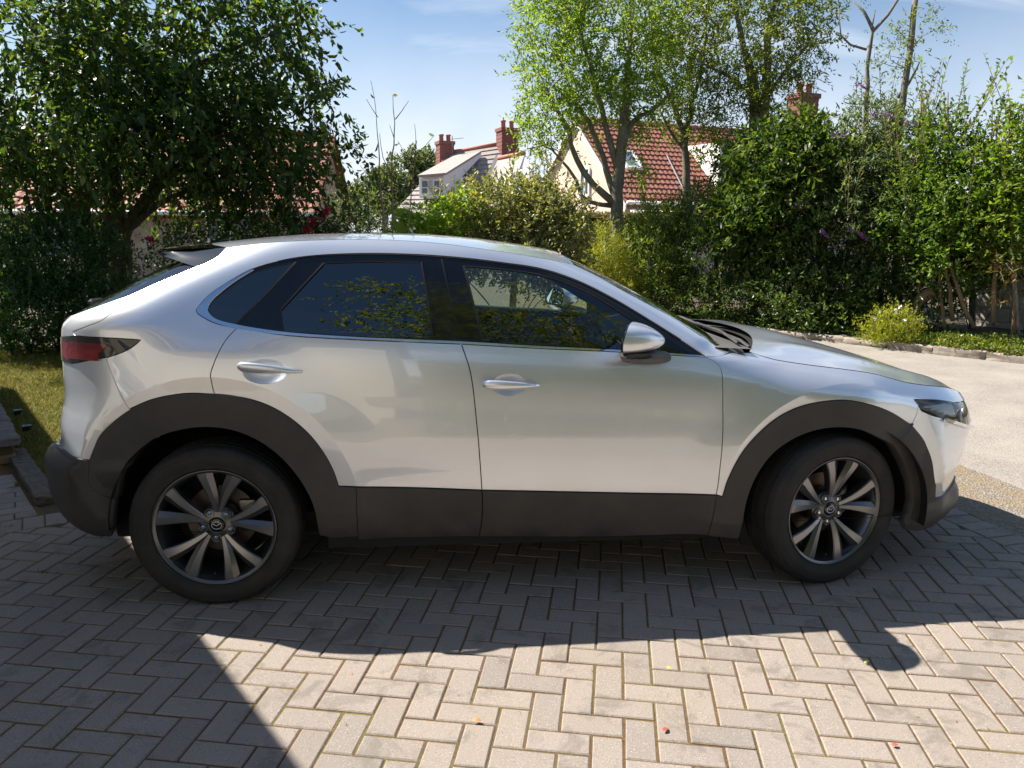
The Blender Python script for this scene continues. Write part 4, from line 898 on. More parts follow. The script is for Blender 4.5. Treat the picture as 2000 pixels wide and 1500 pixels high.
# ---- mirrors
def mirror(mir):
    root = empty('door_mirror', parent=CAR); sy = -1 if not mir else 1
    def shellpt(t, a, inflate=0.):
        ta = max(0., 1 - t ** 1.75) ** .62; x = 1.682 + .153 * t
        w = .112 * max(0., 1 - t ** 2.2) ** .5 + inflate; h = .066 * ta + inflate
        e = .62; c, s = math.cos(a), math.sin(a); c = math.copysign(abs(c) ** e, c); s = math.copysign(abs(s) ** e, s)
        z = 1.124 + h * s * (1.0 if s > 0 else .80) - .004 * t + .010 * c * 0; y = .985 + w * c
        return (x - .040 * c * (1 - t) + .016 * max(0, s) * (1 - t), y * sy, z)
    n, m = 16, 36; V, F = [], []
    ts = [0] + list(np.linspace(.02, 1, n) ** .8)
    for t in ts:
        for k in range(m): V.append(shellpt(min(t, .9995), 2 * math.pi * k / m))
    for i in range(len(ts) - 1):
        for k in range(m):
            f = (i * m + k, i * m + (k + 1) % m, (i + 1) * m + (k + 1) % m, (i + 1) * m + k); F.append(f if mir else f[::-1])
    cap = link('mirror_cap', mesh('mirror_cap', V, F, True), M_PAINT, root)
    g = [shellpt(0, 2 * math.pi * k / m, -.006) for k in range(m)]; g = [(x + .004, y, z) for x, y, z in g]
    link('mirror_glass', mesh('mirror_glass', g, [tuple(range(m)) if mir else tuple(range(m - 1, -1, -1))]), M_MIRROR, root)
    ring = [shellpt(0, 2 * math.pi * k / m, .0) for k in range(m)] + [(x - .006, y, z) for x, y, z in [shellpt(0, 2 * math.pi * k / m, .001) for k in range(m)]] + [shellpt(0, 2 * math.pi * k / m, -.008) for k in range(m)]
    F = []
    for r in range(2):
        for k in range(m): F.append((r * m + k, r * m + (k + 1) % m, (r + 1) * m + (k + 1) % m, (r + 1) * m + k))
    link('mirror_rim', mesh('mirror_rim', ring, F, True), M_GLOSSBLK, root)
    # black foot
    V, F = [], []; sec = [(.838, 1.70, 1.90, 1.000, 1.036), (.875, 1.695, 1.90, 1.004, 1.046), (.92, 1.675, 1.885, 1.016, 1.072), (.985, 1.655, 1.83, 1.034, 1.080), (1.06, 1.648, 1.79, 1.050, 1.084), (1.085, 1.655, 1.76, 1.060, 1.082)]
    for y, xa_, xb_, za_, zb_ in sec:
        for k in range(16):
            a = 2 * math.pi * k / 16; V.append(((xa_ + xb_) / 2 + (xb_ - xa_) / 2 * math.copysign(abs(math.cos(a)) ** .7, math.cos(a)), sy * y, (za_ + zb_) / 2 + (zb_ - za_) / 2 * math.sin(a)))
    for i in range(len(sec) - 1):
        for k in range(16):
            f = (i * 16 + k, i * 16 + (k + 1) % 16, (i + 1) * 16 + (k + 1) % 16, (i + 1) * 16 + k); F.append(f if mir else f[::-1])
    F.append(tuple(range(5 * 16, 6 * 16)))
    link('mirror_foot', mesh('mirror_foot', V, F, True), M_CLAD, root)
    V, F = [], []
    for t in ts:
        for k in range(m):
            a = 2 * math.pi * k / m; p = list(shellpt(min(t, .9995), a, .0012)); V.append(p)
    F = []
    for i in range(len(ts) - 1):
        for k in range(int(m * .60), int(m * .93)):
            f = (i * m + k, i * m + (k + 1) % m, (i + 1) * m + (k + 1) % m, (i + 1) * m + k); F.append(f if mir else f[::-1])
mirror(False); mirror(True)
# ---- wheels (local axis along y, outer face towards -y)
def make_wheel():
    root = empty('wheel'); W = .215; R = .345
    # tyre
    prof = [(.2465, -.088), (.2480, -.0945), (.2515, -.1000), (.257, -.1055), (.262, -.1050), (.275, -.1115), (.298, -.1130), (.312, -.1105), (.314, -.1115), (.326, -.105), (.334, -.098), (.3385, -.091), (.3410, -.084), (.3435, -.066), (.3440, -.0635), (.337, -.0625), (.337, -.0535), (.3445, -.0525), (.345, -.026), (.338, -.025), (.338, -.016), (.345, -.015)]
    prof = prof + [(r, -h) for r, h in prof[::-1]]
    def rf(r, h, j, k):
        if r > .335 and .066 < abs(h) < .0985 and k % 4 == 0: return r - .0032
        if r > .342 and abs(h) < .05 and k % 6 == 0: return r - .0025
        return r
    V, F = lathe_vf(prof, 320, rfun=rf); V = [(x, y, max(z, -.3375)) for x, y, z in V]
    ty = link('tyre', mesh('tyre', V, F, True), M_TYRE, root); ty.data.set_sharp_from_angle(angle=math.radians(35))
    # rim barrel with lip
    pr_ = [(.205, .085), (.207, .02), (.212, -.03), (.222, -.060), (.229, -.078), (.2325, -.0835), (.2330, -.0905), (.2345, -.093), (.2395, -.0945), (.2435, -.0985), (.2455, -.1005), (.2470, -.099), (.2475, -.092), (.236, -.080)]
    V, F = lathe_vf(pr_, 96); link('rim', mesh('rim', V, F, True), M_ALLOY, root)
    V, F = lathe_vf([(.2445, -.1002), (.2468, -.1003), (.2472, -.098)], 96); link('rim_edge', mesh('rim_edge', V, F, True), M_ALLOY_F, root)
    # hub
    V, F = lathe_vf([(.0, -.060), (.031, -.060), (.033, -.066), (.036, -.0665), (.040, -.064), (.060, -.060), (.078, -.050), (.084, -.035), (.086, .0), (.0, .0)], 48)
    link('hub', mesh('hub', V, F, True), M_ALLOY, root)
    # spokes: five V pairs
    def spoke(th0, side):
        n = 12; V, F = [], []; prof5 = [(-.5, .040), (-.5, .012), (-.12, .0), (.40, .0025), (.5, .006), (.5, .040)]
        for i in range(n):
            t = i / (n - 1); r = .055 + (.2340 - .055) * t
            off = side * (math.radians(4.5) + math.radians(10.2) * min(1., (t * 1.1)) ** .8)
            th = th0 + off; w = .0240 + .042 * t ** 1.05
            y = -.062 - .031 * (1 - (1 - t) ** 1.7)
            d = np.array([math.cos(th), 0, math.sin(th)]); q = np.array([-math.sin(th), 0, math.cos(th)]) * side
            for a, b in prof5: V.append(d * r + q * a * w * (1 if True else 0) + np.array([0, y + b * (.75 + .35 * t), 0]))
        m = len(prof5)
        for i in range(n - 1):
            for k in range(m - 1):
                f = (i * m + k, (i + 1) * m + k, (i + 1) * m + k + 1, i * m + k + 1); F.append(f if side < 0 else f[::-1])
        me = mesh('spoke', V, F, False); me.materials.append(M_ALLOY); me.materials.append(M_ALLOY_F)
        mi = [1 if (k % (m - 1)) == 2 else 0 for k in range(len(F))]; me.polygons.foreach_set('material_index', mi)
        me.polygons.foreach_set('use_smooth', np.ones(len(F), bool)); me.set_sharp_from_angle(angle=math.radians(22))
        link('spoke', me, None, root)
    for k in range(5):
        th = math.radians(82.5 + 72 * k)
        spoke(th, 1); spoke(th, -1)
    for k in range(5):
        th = math.radians(82.5 + 36 + 72 * k); c = (.0572 * math.cos(th), 0, .0572 * math.sin(th))
        V, F = lathe_vf([(.0, -.055), (.0155, -.055), (.0165, -.0645), (.0195, -.0640), (.021, -.052)], 20)
        V = [(x + c[0], y, z + c[2]) for x, y, z in V]; b = link('nut_seat', mesh('nut_seat', V, F, True), M_ALLOY, root)
        V, F = lathe_vf([(.0, -.0645), (.005, -.0645), (.0095, -.062), (.0098, -.050)], 6); V = [(x + c[0], y - .001, z + c[2]) for x, y, z in V]
        link('lug_nut', mesh('lug_nut', V, F), M_CHROME, root)
    V, F = lathe_vf([(.0, -.0695), (.026, -.0690), (.0295, -.0665), (.0305, -.060)], 32); cap = link('centre_cap', mesh('centre_cap', V, F, True), M_GLOSSBLK, root)
    # winged emblem in an oval ring
    ring = [(.0200 * math.cos(a), -.0702, .0158 * math.sin(a)) for a in np.linspace(0, 2 * math.pi, 33)]
    wing = [(-.0185, -.0702, .0062), (-.0125, -.0704, .0060), (-.0060, -.0706, .0022), (0, -.0706, -.0030), (.0060, -.0706, .0022), (.0125, -.0704, .0060), (.0185, -.0702, .0062)]
    link('emblem', mesh('emblem', *join_vf([tube_vf(ring, .0015, 6), tube_vf(wing, [.0008, .0016, .0017, .0015, .0017, .0016, .0008], 6)]), True), M_CHROME, root)
    V, F = lathe_vf([(.07, .02), (.145, .02), (.145, .034), (.07, .034)], 64, close=True); link('brake_disc', mesh('brake_disc', V, F, True), M_DISC, root).data.set_sharp_from_angle(angle=.5)
    link('brake_caliper', box_mesh('brake_caliper', .075, .150, -.005, .06, -.055, .085, .012), M_ALLOY, root)
    th = math.radians(-94); link('valve', mesh('valve', *tube_vf([(.214 * math.cos(th), -.05, .214 * math.sin(th)), (.205 * math.cos(th), -.085, .205 * math.sin(th))], .0045, 8)), M_RUBBER, root)
    V, F = lathe_vf([(.0, .075), (.203, .075)], 48); link('brake_shield', mesh('brake_shield', V, F), M_INNER, root)
    return root
def copy_tree(o, parent=None):
    c = o.copy(); COL.objects.link(c); c.parent = parent
    for ch in list(o.children): copy_tree(ch, c)
    return c
w0 = make_wheel(); spots = [(.022, -.775, 0, -2), (2.655, -.770, 14, 12), (.022, .775, 180, 20), (2.655, .770, 194, 40)]
for i, (x, y, a, sp_) in enumerate(spots):
    o = w0 if i == 0 else copy_tree(w0); o.parent = CAR; o.location = (x, y, .3365); o.rotation_euler = (0, 0, math.radians(a))
# ---- cabin
def seat(x, y, w=.46):
    root = empty('seat', parent=CAR)
    link('cushion', box_mesh('cushion', x - .02, x + .50, y - w / 2, y + w / 2, .50, .66, .06, 3), M_SEAT, root)
    b = link('backrest', box_mesh('backrest', -.07, .07, -w / 2 + .01, w / 2 - .01, 0, .60, .055, 3), M_SEAT, root); b.location = (x, y, .60); b.rotation_euler = (0, math.radians(-24), 0)
    h = link('headrest', box_mesh('headrest', -.05, .05, -.13, .13, 0, .17, .045, 3), M_SEAT, root); h.location = (x - .27, y, 1.205); h.rotation_euler = (0, math.radians(-14), 0)
seat(1.13, -.38); seat(1.13, .38); seat(.28, -.38, .56); seat(.28, .38, .56)
# dashboard: lofted section along y
V, F = [], []; ys = np.linspace(-.74, .74, 21); prof_d = [(2.30, 1.045), (2.05, 1.058), (1.93, 1.045), (1.885, 1.02), (1.87, .97), (1.90, .90), (1.94, .78), (1.96, .60), (2.2, .55)]
for y in ys:
    bow = .06 * (1 - (abs(y) / .74) ** 2)
    hood_ = .05 * math.exp(-((y + .37) / .16) ** 4)
    for j, (x, z) in enumerate(prof_d): V.append((x + bow * 0 - (.03 if 1 < j < 5 and abs(y + .37) < .2 else 0), y, z + (hood_ if 0 < j < 4 else 0)))
m = len(prof_d)
for i in range(len(ys) - 1):
    for k in range(m - 1): F.append((i * m + k, i * m + k + 1, (i + 1) * m + k + 1, (i + 1) * m + k))
link('dashboard', mesh('dashboard', V, F, True), M_TRIM2, CAR)
sw = empty('steering_wheel', parent=CAR, loc=(1.74, -.37, .985)); 
ring = [(0, .185 * math.cos(a), .185 * math.sin(a)) for a in np.linspace(0, 2 * math.pi, 41)]
o = link('wheel_rim', mesh('wheel_rim', *tube_vf(ring, .0155, 10), True), M_SEAT, sw)
link('wheel_boss', mesh('wheel_boss', *join_vf([box_vf(-.02, .05, -.08, .08, -.06, .06), box_vf(-.01, .01, -.18, .18, -.018, .018), box_vf(-.01, .01, -.02, .02, -.18, 0)])), M_TRIM, sw)
sw.rotation_euler = (0, math.radians(-24), 0)
link('steering_column', mesh('steering_column', *tube_vf([(1.76, -.37, .975), (1.98, -.37, .88)], .05, 12)), M_TRIM, CAR)
link('rear_view_mirror', box_mesh('rear_view_mirror', 1.50, 1.525, -.12, .12, 1.32, 1.385, .012), M_TRIM, CAR)
# plates, front emblem
link('number_plate', box_mesh('number_plate', 3.585, 3.60, -.26, .26, .42, .53, .004), simple('plate_white', (.75, .75, .72), .4), fb[0])
link('number_plate', box_mesh('number_plate', -.765, -.75, -.26, .26, .80, .91, .004), simple('plate_yellow', (.75, .55, .05), .4), gate[0])

# ================================================================== HOUSES
def wall_mat(name, col, sc=30, v=.07):
    t = NT(name); p = t.pos(); n1 = t.noise(.9, 5, .6, p); n2 = t.noise(sc, 4, .6, p); c = t.mix(t.rng(n1, .3, .75), tuple(x * (1 - v) for x in col), tuple(min(1, x * (1 + v)) for x in col))
    b = t.bsdf(Base_Color=c, Roughness=.9); t.l(t.bump(n2, .25, .01), b.inputs['Normal']); return t.m
M_PINK = wall_mat('pink_render', (.72, .56, .45)); M_WHITE = wall_mat('white_render', (.74, .79, .88)); M_WPAINT = simple('white_paint', (.80, .80, .78), .5); M_CREAM = wall_mat('cream_render', (.62, .55, .44))
def tile_mat(name, cols):
    t = NT(name); p = t.pos(); r = t.noise(9, 3, .6, p); c = t.ramp(t.rng(r, .25, .75), [(i / (len(cols) - 1), k) for i, k in enumerate(cols)]); b = t.bsdf(Base_Color=c, Roughness=.75); t.l(t.bump(t.noise(40, 3, .6, p), .3, .01), b.inputs['Normal']); return t.m
M_TILE = tile_mat('red_pantile', [(.19, .07, .05), (.27, .10, .07), (.34, .145, .10)]); M_TILE2 = tile_mat('orange_pantile', [(.20, .075, .05), (.27, .10, .065), (.33, .14, .09)])
M_SLATE = tile_mat('grey_slate_tile', [(.26, .235, .225), (.33, .30, .285), (.40, .36, .335)]); M_BROWN = tile_mat('brown_tile', [(.10, .06, .04), (.15, .09, .06), (.19, .12, .08)])
M_BRICK = tile_mat('chimney_brick', [(.15, .06, .048), (.21, .082, .064), (.27, .115, .09)]); M_POT = simple('clay_pot', (.42, .16, .10), .7, var=.2); M_LEAD = simple('lead_flashing', (.17, .175, .19), .5); M_PANE = simple('window_pane', (.10, .13, .17), .06); M_STONEW = stone_mat('rubble_stone', (.30, .22, .15), (.48, .40, .32), 3)
def chimney(root, cx, cy, w, d, z0, z1, pots, rz=0, pot_h=.45):
    st = link('chimney', box_mesh('chimney', -w / 2, w / 2, -d / 2, d / 2, z0, z1 - .25), M_BRICK, root); st.location = (cx, cy, 0); st.rotation_euler = (0, 0, rz)
    # corbelled head and brick courses standing proud
    n = max(2, int((z1 - z0) / .11))
    for k in range(n):
        pr_ = .012 if k % 2 else .0; zc = z0 + k * (z1 - .25 - z0) / n
        if k % 2: link('brick_course', box_mesh('brick_course', -w / 2 - pr_, w / 2 + pr_, -d / 2 - pr_, d / 2 + pr_, zc, zc + .075), M_BRICK, st)
    link('corbel', box_mesh('corbel', -w / 2 - .06, w / 2 + .06, -d / 2 - .06, d / 2 + .06, z1 - .26, z1 - .08), M_BRICK, st)
    for i in range(pots):
        x = (i - (pots - 1) / 2) * w * .5; V, F = lathe_vf([(.13, 0), (.12, pot_h * .8), (.155, pot_h * .82), (.155, pot_h), (.10, pot_h)], 14); V = [(a, c_, b_) for a, b_, c_ in V]
        o = link('chimney_pot', mesh('chimney_pot', V, [f[::-1] for f in F], True), M_POT, st); o.location = (x, 0, z1 - .09)
    return st
def tile_courses(root, O, E_, S_, wid, rise, nc, mat, tile_w=.22, name='tile_course', amp=.03, clip=None):
    """rows of pantiles: O eave corner, E_ unit along the eave, S_ unit up the slope"""
    O, E_, S_ = map(np.array, (O, E_, S_)); N_ = np.cross(E_, S_); h = rise / nc
    for k in range(nc):
        x0, x1 = (0, wid) if clip is None else clip(k / nc)
        if x1 - x0 < .1: continue
        m = max(2, int((x1 - x0) / tile_w * 6)); xs = np.linspace(x0, x1, m); wv = amp * (.5 + .5 * np.sin(xs / tile_w * 2 * math.pi)) ** .7
        V = []
        for x, w_ in zip(xs, wv):
            p = O + E_ * x + S_ * (h * k); V += [p + N_ * (w_ + .045 - .05), p + N_ * (w_ + .045), p + S_ * (h * 1.06) + N_ * (w_ + .004)]
        F = []
        for i in range(m - 1): F += [(3 * i, 3 * i + 3, 3 * i + 4, 3 * i + 1), (3 * i + 1, 3 * i + 4, 3 * i + 5, 3 * i + 2)]
        o = link(name, mesh(name, V, F, False), mat, root)
def quad(root, name, mat, pts, th=.0):
    return link(name, mesh(name, pts, [tuple(range(len(pts)))]), mat, root)
def prism(root, name, mat, pts, off):
    """closed slab: polygon pts extruded by vector off"""
    n = len(pts); a = [np.array(p, float) for p in pts]; b = [p + np.array(off) for p in a]; F = [tuple(range(n))[::-1], tuple(range(n, 2 * n))] + [(i, (i + 1) % n, n + (i + 1) % n, n + i) for i in range(n)]
    me = mesh(name, a + b, F); bm = bmesh.new(); bm.from_mesh(me); bmesh.ops.recalc_face_normals(bm, faces=bm.faces[:]); bm.to_mesh(me); bm.free(); return link(name, me, mat, root)
def window(root, c, ex, w, h, nx=2, ny=1, depth=.05, mat=M_WPAINT):
    """casement on a wall: centre c, unit ex along the wall, frame bars proud of the pane"""
    c = np.array(c, float); ex = np.array([ex[0], ex[1], 0.]); n = np.array([ex[1], -ex[0], 0.]); up = np.array([0, 0, 1.])
    fr = link('window', mesh('window', *join_vf([bar3(c + ex * (-w / 2) , up, h, ex, n, .07, depth), bar3(c + ex * (w / 2), up, h, ex, n, .07, depth), bar3(c + up * (-h / 2), ex, w, up, n, .07, depth), bar3(c + up * (h / 2), ex, w, up, n, .07, depth)])), mat, root)
    for i in range(1, nx): link('glazing_bar', mesh('glazing_bar', *bar3(c + ex * (-w / 2 + w * i / nx), up, h, ex, n, .05, depth * .9)), mat, fr)
    for i in range(1, ny): link('glazing_bar', mesh('glazing_bar', *bar3(c + up * (-h / 2 + h * i / ny), ex, w, up, n, .05, depth * .9)), mat, fr)
    p = [c + ex * a * w / 2 + up * b * h / 2 + n * .012 for a, b in ((-1, -1), (1, -1), (1, 1), (-1, 1))]; link('pane', mesh('pane', p, [(0, 1, 2, 3)]), M_PANE, fr)
    link('sill', mesh('sill', *bar3(c + up * (-h / 2 - .06), ex, w + .16, up, n, .06, depth * 2)), mat, fr); return fr
def bar3(c, d, l, s, n, w, t):
    V = [c + d * a * l / 2 + s * b * w / 2 + n * k * t for k in (0, 1) for b in (-1, 1) for a in (-1, 1)]; F = [(0, 2, 3, 1), (4, 5, 7, 6), (0, 1, 5, 4), (2, 6, 7, 3), (0, 4, 6, 2), (1, 3, 7, 5)]; return V, F
def gable_house(name, label, Fp, rd_, length, half, z_eave, z_ridge, wallm, tilem, nc, over=.25, tile_w=.24, grp=None):
    """Fp: front eave corner on the ground plan, rd_: unit along the ridge; gable runs back"""
    rd_ = np.array(rd_); gd = np.array([-rd_[1], rd_[0]]); Fp = np.array(Fp); root = empty(name, (Fp[0], Fp[1], 0)); tag(root, label, 'house', grp)
    def P(a, b, z): q = rd_ * a + gd * b; return np.array([q[0], q[1], z])
    link('wall', mesh('wall', [P(0, 0, 0), P(length, 0, 0), P(length, 0, z_eave), P(0, 0, z_eave), P(0, 2 * half, 0), P(length, 2 * half, 0), P(length, 2 * half, z_eave), P(0, 2 * half, z_eave), P(0, half, z_ridge), P(length, half, z_ridge)], [(0, 1, 2, 3), (4, 0, 3, 8, 7), (1, 5, 6, 9, 2), (5, 4, 7, 6)]), wallm, root)
    sl = np.array([gd[0] * half, gd[1] * half, z_ridge - z_eave]); ls = np.linalg.norm(sl); S_ = sl / ls; E_ = np.array([rd_[0], rd_[1], 0]); N_ = np.cross(E_, S_)
    O = P(-over, 0, z_eave) - S_ * .3 + N_ * .03
    prism(root, 'roof', tilem, [O, O + E_ * (length + 2 * over), O + E_ * (length + 2 * over) + S_ * (ls + .3), O + S_ * (ls + .3)], -N_ * .12)
    tile_courses(root, O + N_ * .012, E_, S_, length + 2 * over, ls + .28, nc, tilem, tile_w)
    S2 = np.array([-gd[0] * half, -gd[1] * half, z_ridge - z_eave]) / ls; N2 = np.cross(S2, E_); O2 = P(-over, 2 * half, z_eave) - S2 * .3 + N2 * .03
    prism(root, 'roof', tilem, [O2, O2 + E_ * (length + 2 * over), O2 + E_ * (length + 2 * over) + S2 * (ls + .3), O2 + S2 * (ls + .3)], -N2 * .12)
    for k in range(int((length + 2 * over) / .45)):
        a = -over + k * .45; V, F = tube_vf([P(a, half, z_ridge + .05), P(a + .44, half, z_ridge + .055)], [.13, .12], 10); link('ridge_tile', mesh('ridge_tile', V, F, True), tilem, root)
    for k_, (b0, b1) in enumerate(((0, half), (2 * half, half))):
        A = P(-over + .0, b0, z_eave - .12) ; B = P(-over, b1, z_ridge - .08); dv_ = (B - A); prism(root, 'verge_board', M_WPAINT, [A - dv_ * .08, B, B + np.array([0, 0, .16]), A - dv_ * .08 + np.array([0, 0, .16])], -E_ * .04)
    link('gutter', mesh('gutter', *tube_vf([P(-over, -.32, z_eave - .12), P(length + over, -.32, z_eave - .12)], .06, 8), True), M_WPAINT, root)
    return root, P, E_, S_, N_, O, ls
cr_, cf_ = np.array([_r[0], _r[1]]), np.array([_f[0], _f[1]]); cr_ = cr_ / np.linalg.norm(cr_); cf_ = cf_ / np.linalg.norm(cf_)
def vdir(deg): a = math.radians(deg); return cr_ * math.cos(a) + cf_ * math.sin(a)
# ---- pink rendered house with the red pantile roof
root, P, E_, S_, N_, O, ls = gable_house('pink_house', 'pink rendered house with red pantile roof and skylight behind the ash trees', (6.97, 21.34), vdir(25), 12.0, 3.3, 2.62, 5.45, M_PINK, M_TILE, 17, .12, .20)
sk = O + E_ * 1.15 + S_ * (ls * .52) + N_ * .07
link('skylight', mesh('skylight', *join_vf([bar3(sk + S_ * .45, E_, .66, S_, N_, .09, .1), bar3(sk - S_ * .45, E_, .66, S_, N_, .09, .1), bar3(sk + E_ * .30, S_, .9, E_, N_, .09, .1), bar3(sk - E_ * .30, S_, .9, E_, N_, .09, .1)])), M_WPAINT, root)
link('skylight_pane', mesh('skylight_pane', [sk + E_ * a * .27 + S_ * b * .42 + N_ * .06 for a, b in ((-1, -1), (1, -1), (1, 1), (-1, 1))], [(0, 1, 2, 3)]), simple('sky_pane', (.35, .42, .50), .05, .6), root)
v0 = O + E_ * 2.55 + S_ * .15 + N_ * .08; v1 = O + E_ * 2.95 + S_ * (ls * .62) + N_ * .08; link('valley_lead', mesh('valley_lead', *tube_vf([v0, v1], .028, 6)), M_LEAD, root)
gd3 = np.array([-E_[1], E_[0], 0])
window(root, P(0, 2.55, 3.3) + np.array([-E_[0], -E_[1], 0]) * .005, (-gd3[0], -gd3[1]), .6, .9, 2, 1, .07)
prism(root, 'flat_canopy', M_WPAINT, [P(-.05, -.35, 2.10), P(1.9, -.35, 2.10), P(1.9, -1.5, 2.02), P(-.05, -1.5, 2.02)], (0, 0, .18))
# dormer with white cheeks and a small window on the right of the roof
dz0, dz1 = 3.05, 4.65; a0, a1 = 4.05, 5.55
link('dormer', mesh('dormer', [P(a0, .35, dz0 - .3), P(a1, .35, dz0 - .3), P(a1, .35, dz1), P(a0, .35, dz1), P(a0, 2.6, dz0), P(a1, 2.6, dz0), P(a1, 2.6, dz1 + .05), P(a0, 2.6, dz1 + .05)], [(0, 1, 2, 3), (4, 0, 3, 7), (1, 5, 6, 2), (3, 2, 6, 7)]), M_WPAINT, root)
window(root, P((a0 + a1) / 2, .34, 3.85), (E_[0], E_[1]), .9, .95, 2, 1, .06)
ch = chimney(root, *(P(10.6, 3.3, 0)[:2]), .95, .7, 5.0, 7.25, 2, math.atan2(E_[1], E_[0]))
link('aerial', mesh('aerial', *join_vf([tube_vf([(.5, 0, 7.0), (.5, 0, 8.2)], .02, 5)] + [tube_vf([(.5 - .1, -.3, 7.4 + .35 * k), (.5 + .9, .2, 7.4 + .35 * k)], .014, 5) for k in range(3)])), M_LEAD, ch)
# ---- grey tiled house far behind with dormer and two chimneys
def vp(x, y, z): q = cr_ * x + cf_ * y; return np.array([q[0], q[1], z])
C0 = np.array([.94948, -3.95164, 0]); D_ = 45.
def far(px, py, dd=0.):                                     # place on the ground plan of the far house: metres right of the view axis, height
    return C0 + vp((px - 1000) / 1505 * (D_ + dd), D_ + dd, 1.535 + (453 - py) / 1505 * (D_ + dd))
gh = empty('grey_house', far(890, 453) * [1, 1, 0]); tag(gh, 'distant white house with grey tiled roof, dormer and two brick chimneys', 'house'); G0 = np.array(gh.location)
fp = lambda *a: far(*a) - G0
def slab(name, mat, pts, th=.25):
    p = [np.array(q) for q in pts]; n = np.cross(p[1] - p[0], p[2] - p[0]); n /= np.linalg.norm(n); return prism(gh, name, mat, p, -n * th if n[2] > 0 else n * th)
eL, eR, rL, rR = fp(770, 421, -2.5), fp(985, 421, -2.5), fp(878, 310, 1.5), fp(990, 290, 1.5)
slab('roof', M_SLATE, [eL, eR, rR, rL])
slab('roof', M_SLATE, [rL, rR, fp(1120, 421, 5.5), fp(905, 421, 5.5)])
link('wall', mesh('wall', [fp(782, 424, -2), fp(1000, 424, -2), fp(1000, 480, -2), fp(782, 480, -2), fp(900, 424, 5), fp(900, 480, 5), fp(1110, 424, 5), fp(1110, 480, 5), fp(1005, 300, 1.5)], [(0, 3, 2, 1), (4, 5, 3, 0), (1, 2, 7, 6), (1, 6, 8)]), M_WHITE, gh)
E1 = (eR - eL) / np.linalg.norm(eR - eL); Sg = (rL - eL); 
for k in range(14):
    t0, t1 = k / 14, (k + 1) / 14; a, b = eL + (rL - eL) * t0, eR + (rR - eR) * t0; c_, d_ = eL + (rL - eL) * t1, eR + (rR - eR) * t1; n = np.cross(b - a, c_ - a); n /= np.linalg.norm(n); n = n if n[2] > 0 else -n
    link('tile_course', mesh('tile_course', [a + n * .02, b + n * .02, b + n * .09, a + n * .09, d_ + n * .03, c_ + n * .03], [(0, 1, 2, 3), (3, 2, 4, 5)]), M_SLATE, gh)
link('ridge', mesh('ridge', *tube_vf([rL + [0, 0, .06], rR + [0, 0, .06]], .13, 8), True), M_POT, gh)
# dormer: white boarded front with two sashes, long sloping roof, white cheek
fa, fb_, fc, fdm = fp(821, 391, -2.6), fp(867, 389, -2.9), fp(867, 346, -2.9), fp(821, 351, -2.6)
bk1, bk2 = fp(938, 304, .8), fp(888, 312, .8)
prism(gh, 'dormer', M_WHITE, [fa, fb_, fc, fdm], vp(1.0, 2.4, 0))
slab('dormer_roof', M_SLATE, [fp(818, 349, -2.9), fp(872, 344, -3.2), bk1, bk2], .12)
link('dormer_cheek', mesh('dormer_cheek', [fb_, fp(868, 386, -2.7), bk1 - [0, 0, .3], bk1, fc], [(0, 1, 2, 3, 4)]), M_WHITE, gh)
for k in range(7):
    a = fa + (fdm - fa) * (k / 7); b = fb_ + (fc - fb_) * (k / 7); nrm_ = -vp(.1, 1, 0) * .02; link('weatherboard', mesh('weatherboard', [a + nrm_ * 2, b + nrm_ * 2, b + (fc - fb_) / 7.4 + nrm_ * .5, a + (fdm - fa) / 7.4 + nrm_ * .5], [(0, 1, 2, 3)]), M_WPAINT, gh)
ex_ = (fb_ - fa); ex_ = ex_ / np.linalg.norm(ex_)
for px in (832, 855):
    window(gh, fp(px, 372, -2.9) - vp(0, .08, 0), (ex_[0], ex_[1]), .36, .78, 1, 2, .05)
# second strip of roof and the right wing with its own ridge
slab('valley_lead', M_LEAD, [fp(880, 405, -2.6), fp(893, 405, -2.6), fp(945, 303, 1.3), fp(938, 303, 1.3)], .1)
slab('valley_lead', M_LEAD, [fp(924, 396, -2.6), fp(935, 396, -2.6), fp(974, 309, .9), fp(967, 309, .9)], .1)
slab('roof', M_SLATE, [fp(930, 405, -3.4), fp(985, 410, -4.4), fp(1020, 308, -1.6), fp(970, 318, -.6)], .15)
link('ridge', mesh('ridge', *tube_vf([fp(970, 317, -.6), fp(1020, 307, -1.6)], .12, 8), True), M_POT, gh)
link('gable_wall', mesh('gable_wall', [fp(986, 412, -4.3), fp(1060, 412, -3.0), fp(1045, 340, -2.4), fp(1020, 309, -1.6)], [(0, 1, 2, 3)]), M_WHITE, gh)
q = fp(870, 300, 1.5); chimney(gh, q[0], q[1], .85, .8, 4.2, fp(870, 285, 1.5)[2] , 2, .3, .40)
q = fp(987, 300, 1.2); chimney(gh, q[0], q[1], 1.02, .9, 4.6, fp(987, 264, 1.2)[2] + .1, 2, .3, .45)
link('aerial', mesh('aerial', *join_vf([tube_vf([fp(884, 318, 1), fp(884, 277, 1)], .02, 4), tube_vf([fp(880, 283, 1), fp(905, 281, 1)], .015, 4)])), M_LEAD, gh)
# ---- low red roofed bungalow behind the cherry tree
def far2(px, py, D2): return C0 + vp((px - 1000) / 1505 * D2, D2, 1.535 + (453 - py) / 1505 * D2)
b0 = far2(600, 453, 20.); broot, BP, BE, BS, BN, BO, bls = gable_house('bungalow', 'low stone bungalow with red pantile roof behind the cherry tree', (far2(-60, 453, 20.)[0], far2(-60, 453, 20.)[1]), vdir(2), 8.9, 2.6, 2.05, 4.15, M_STONEW, M_TILE2, 12, .2, .26)
window(broot, BP(2.2, -.01, 1.35), (BE[0], BE[1]), 1.3, .9, 3, 1, .05); window(broot, BP(6.8, -.01, 1.35), (BE[0], BE[1]), 1.1, .9, 2, 1, .05)
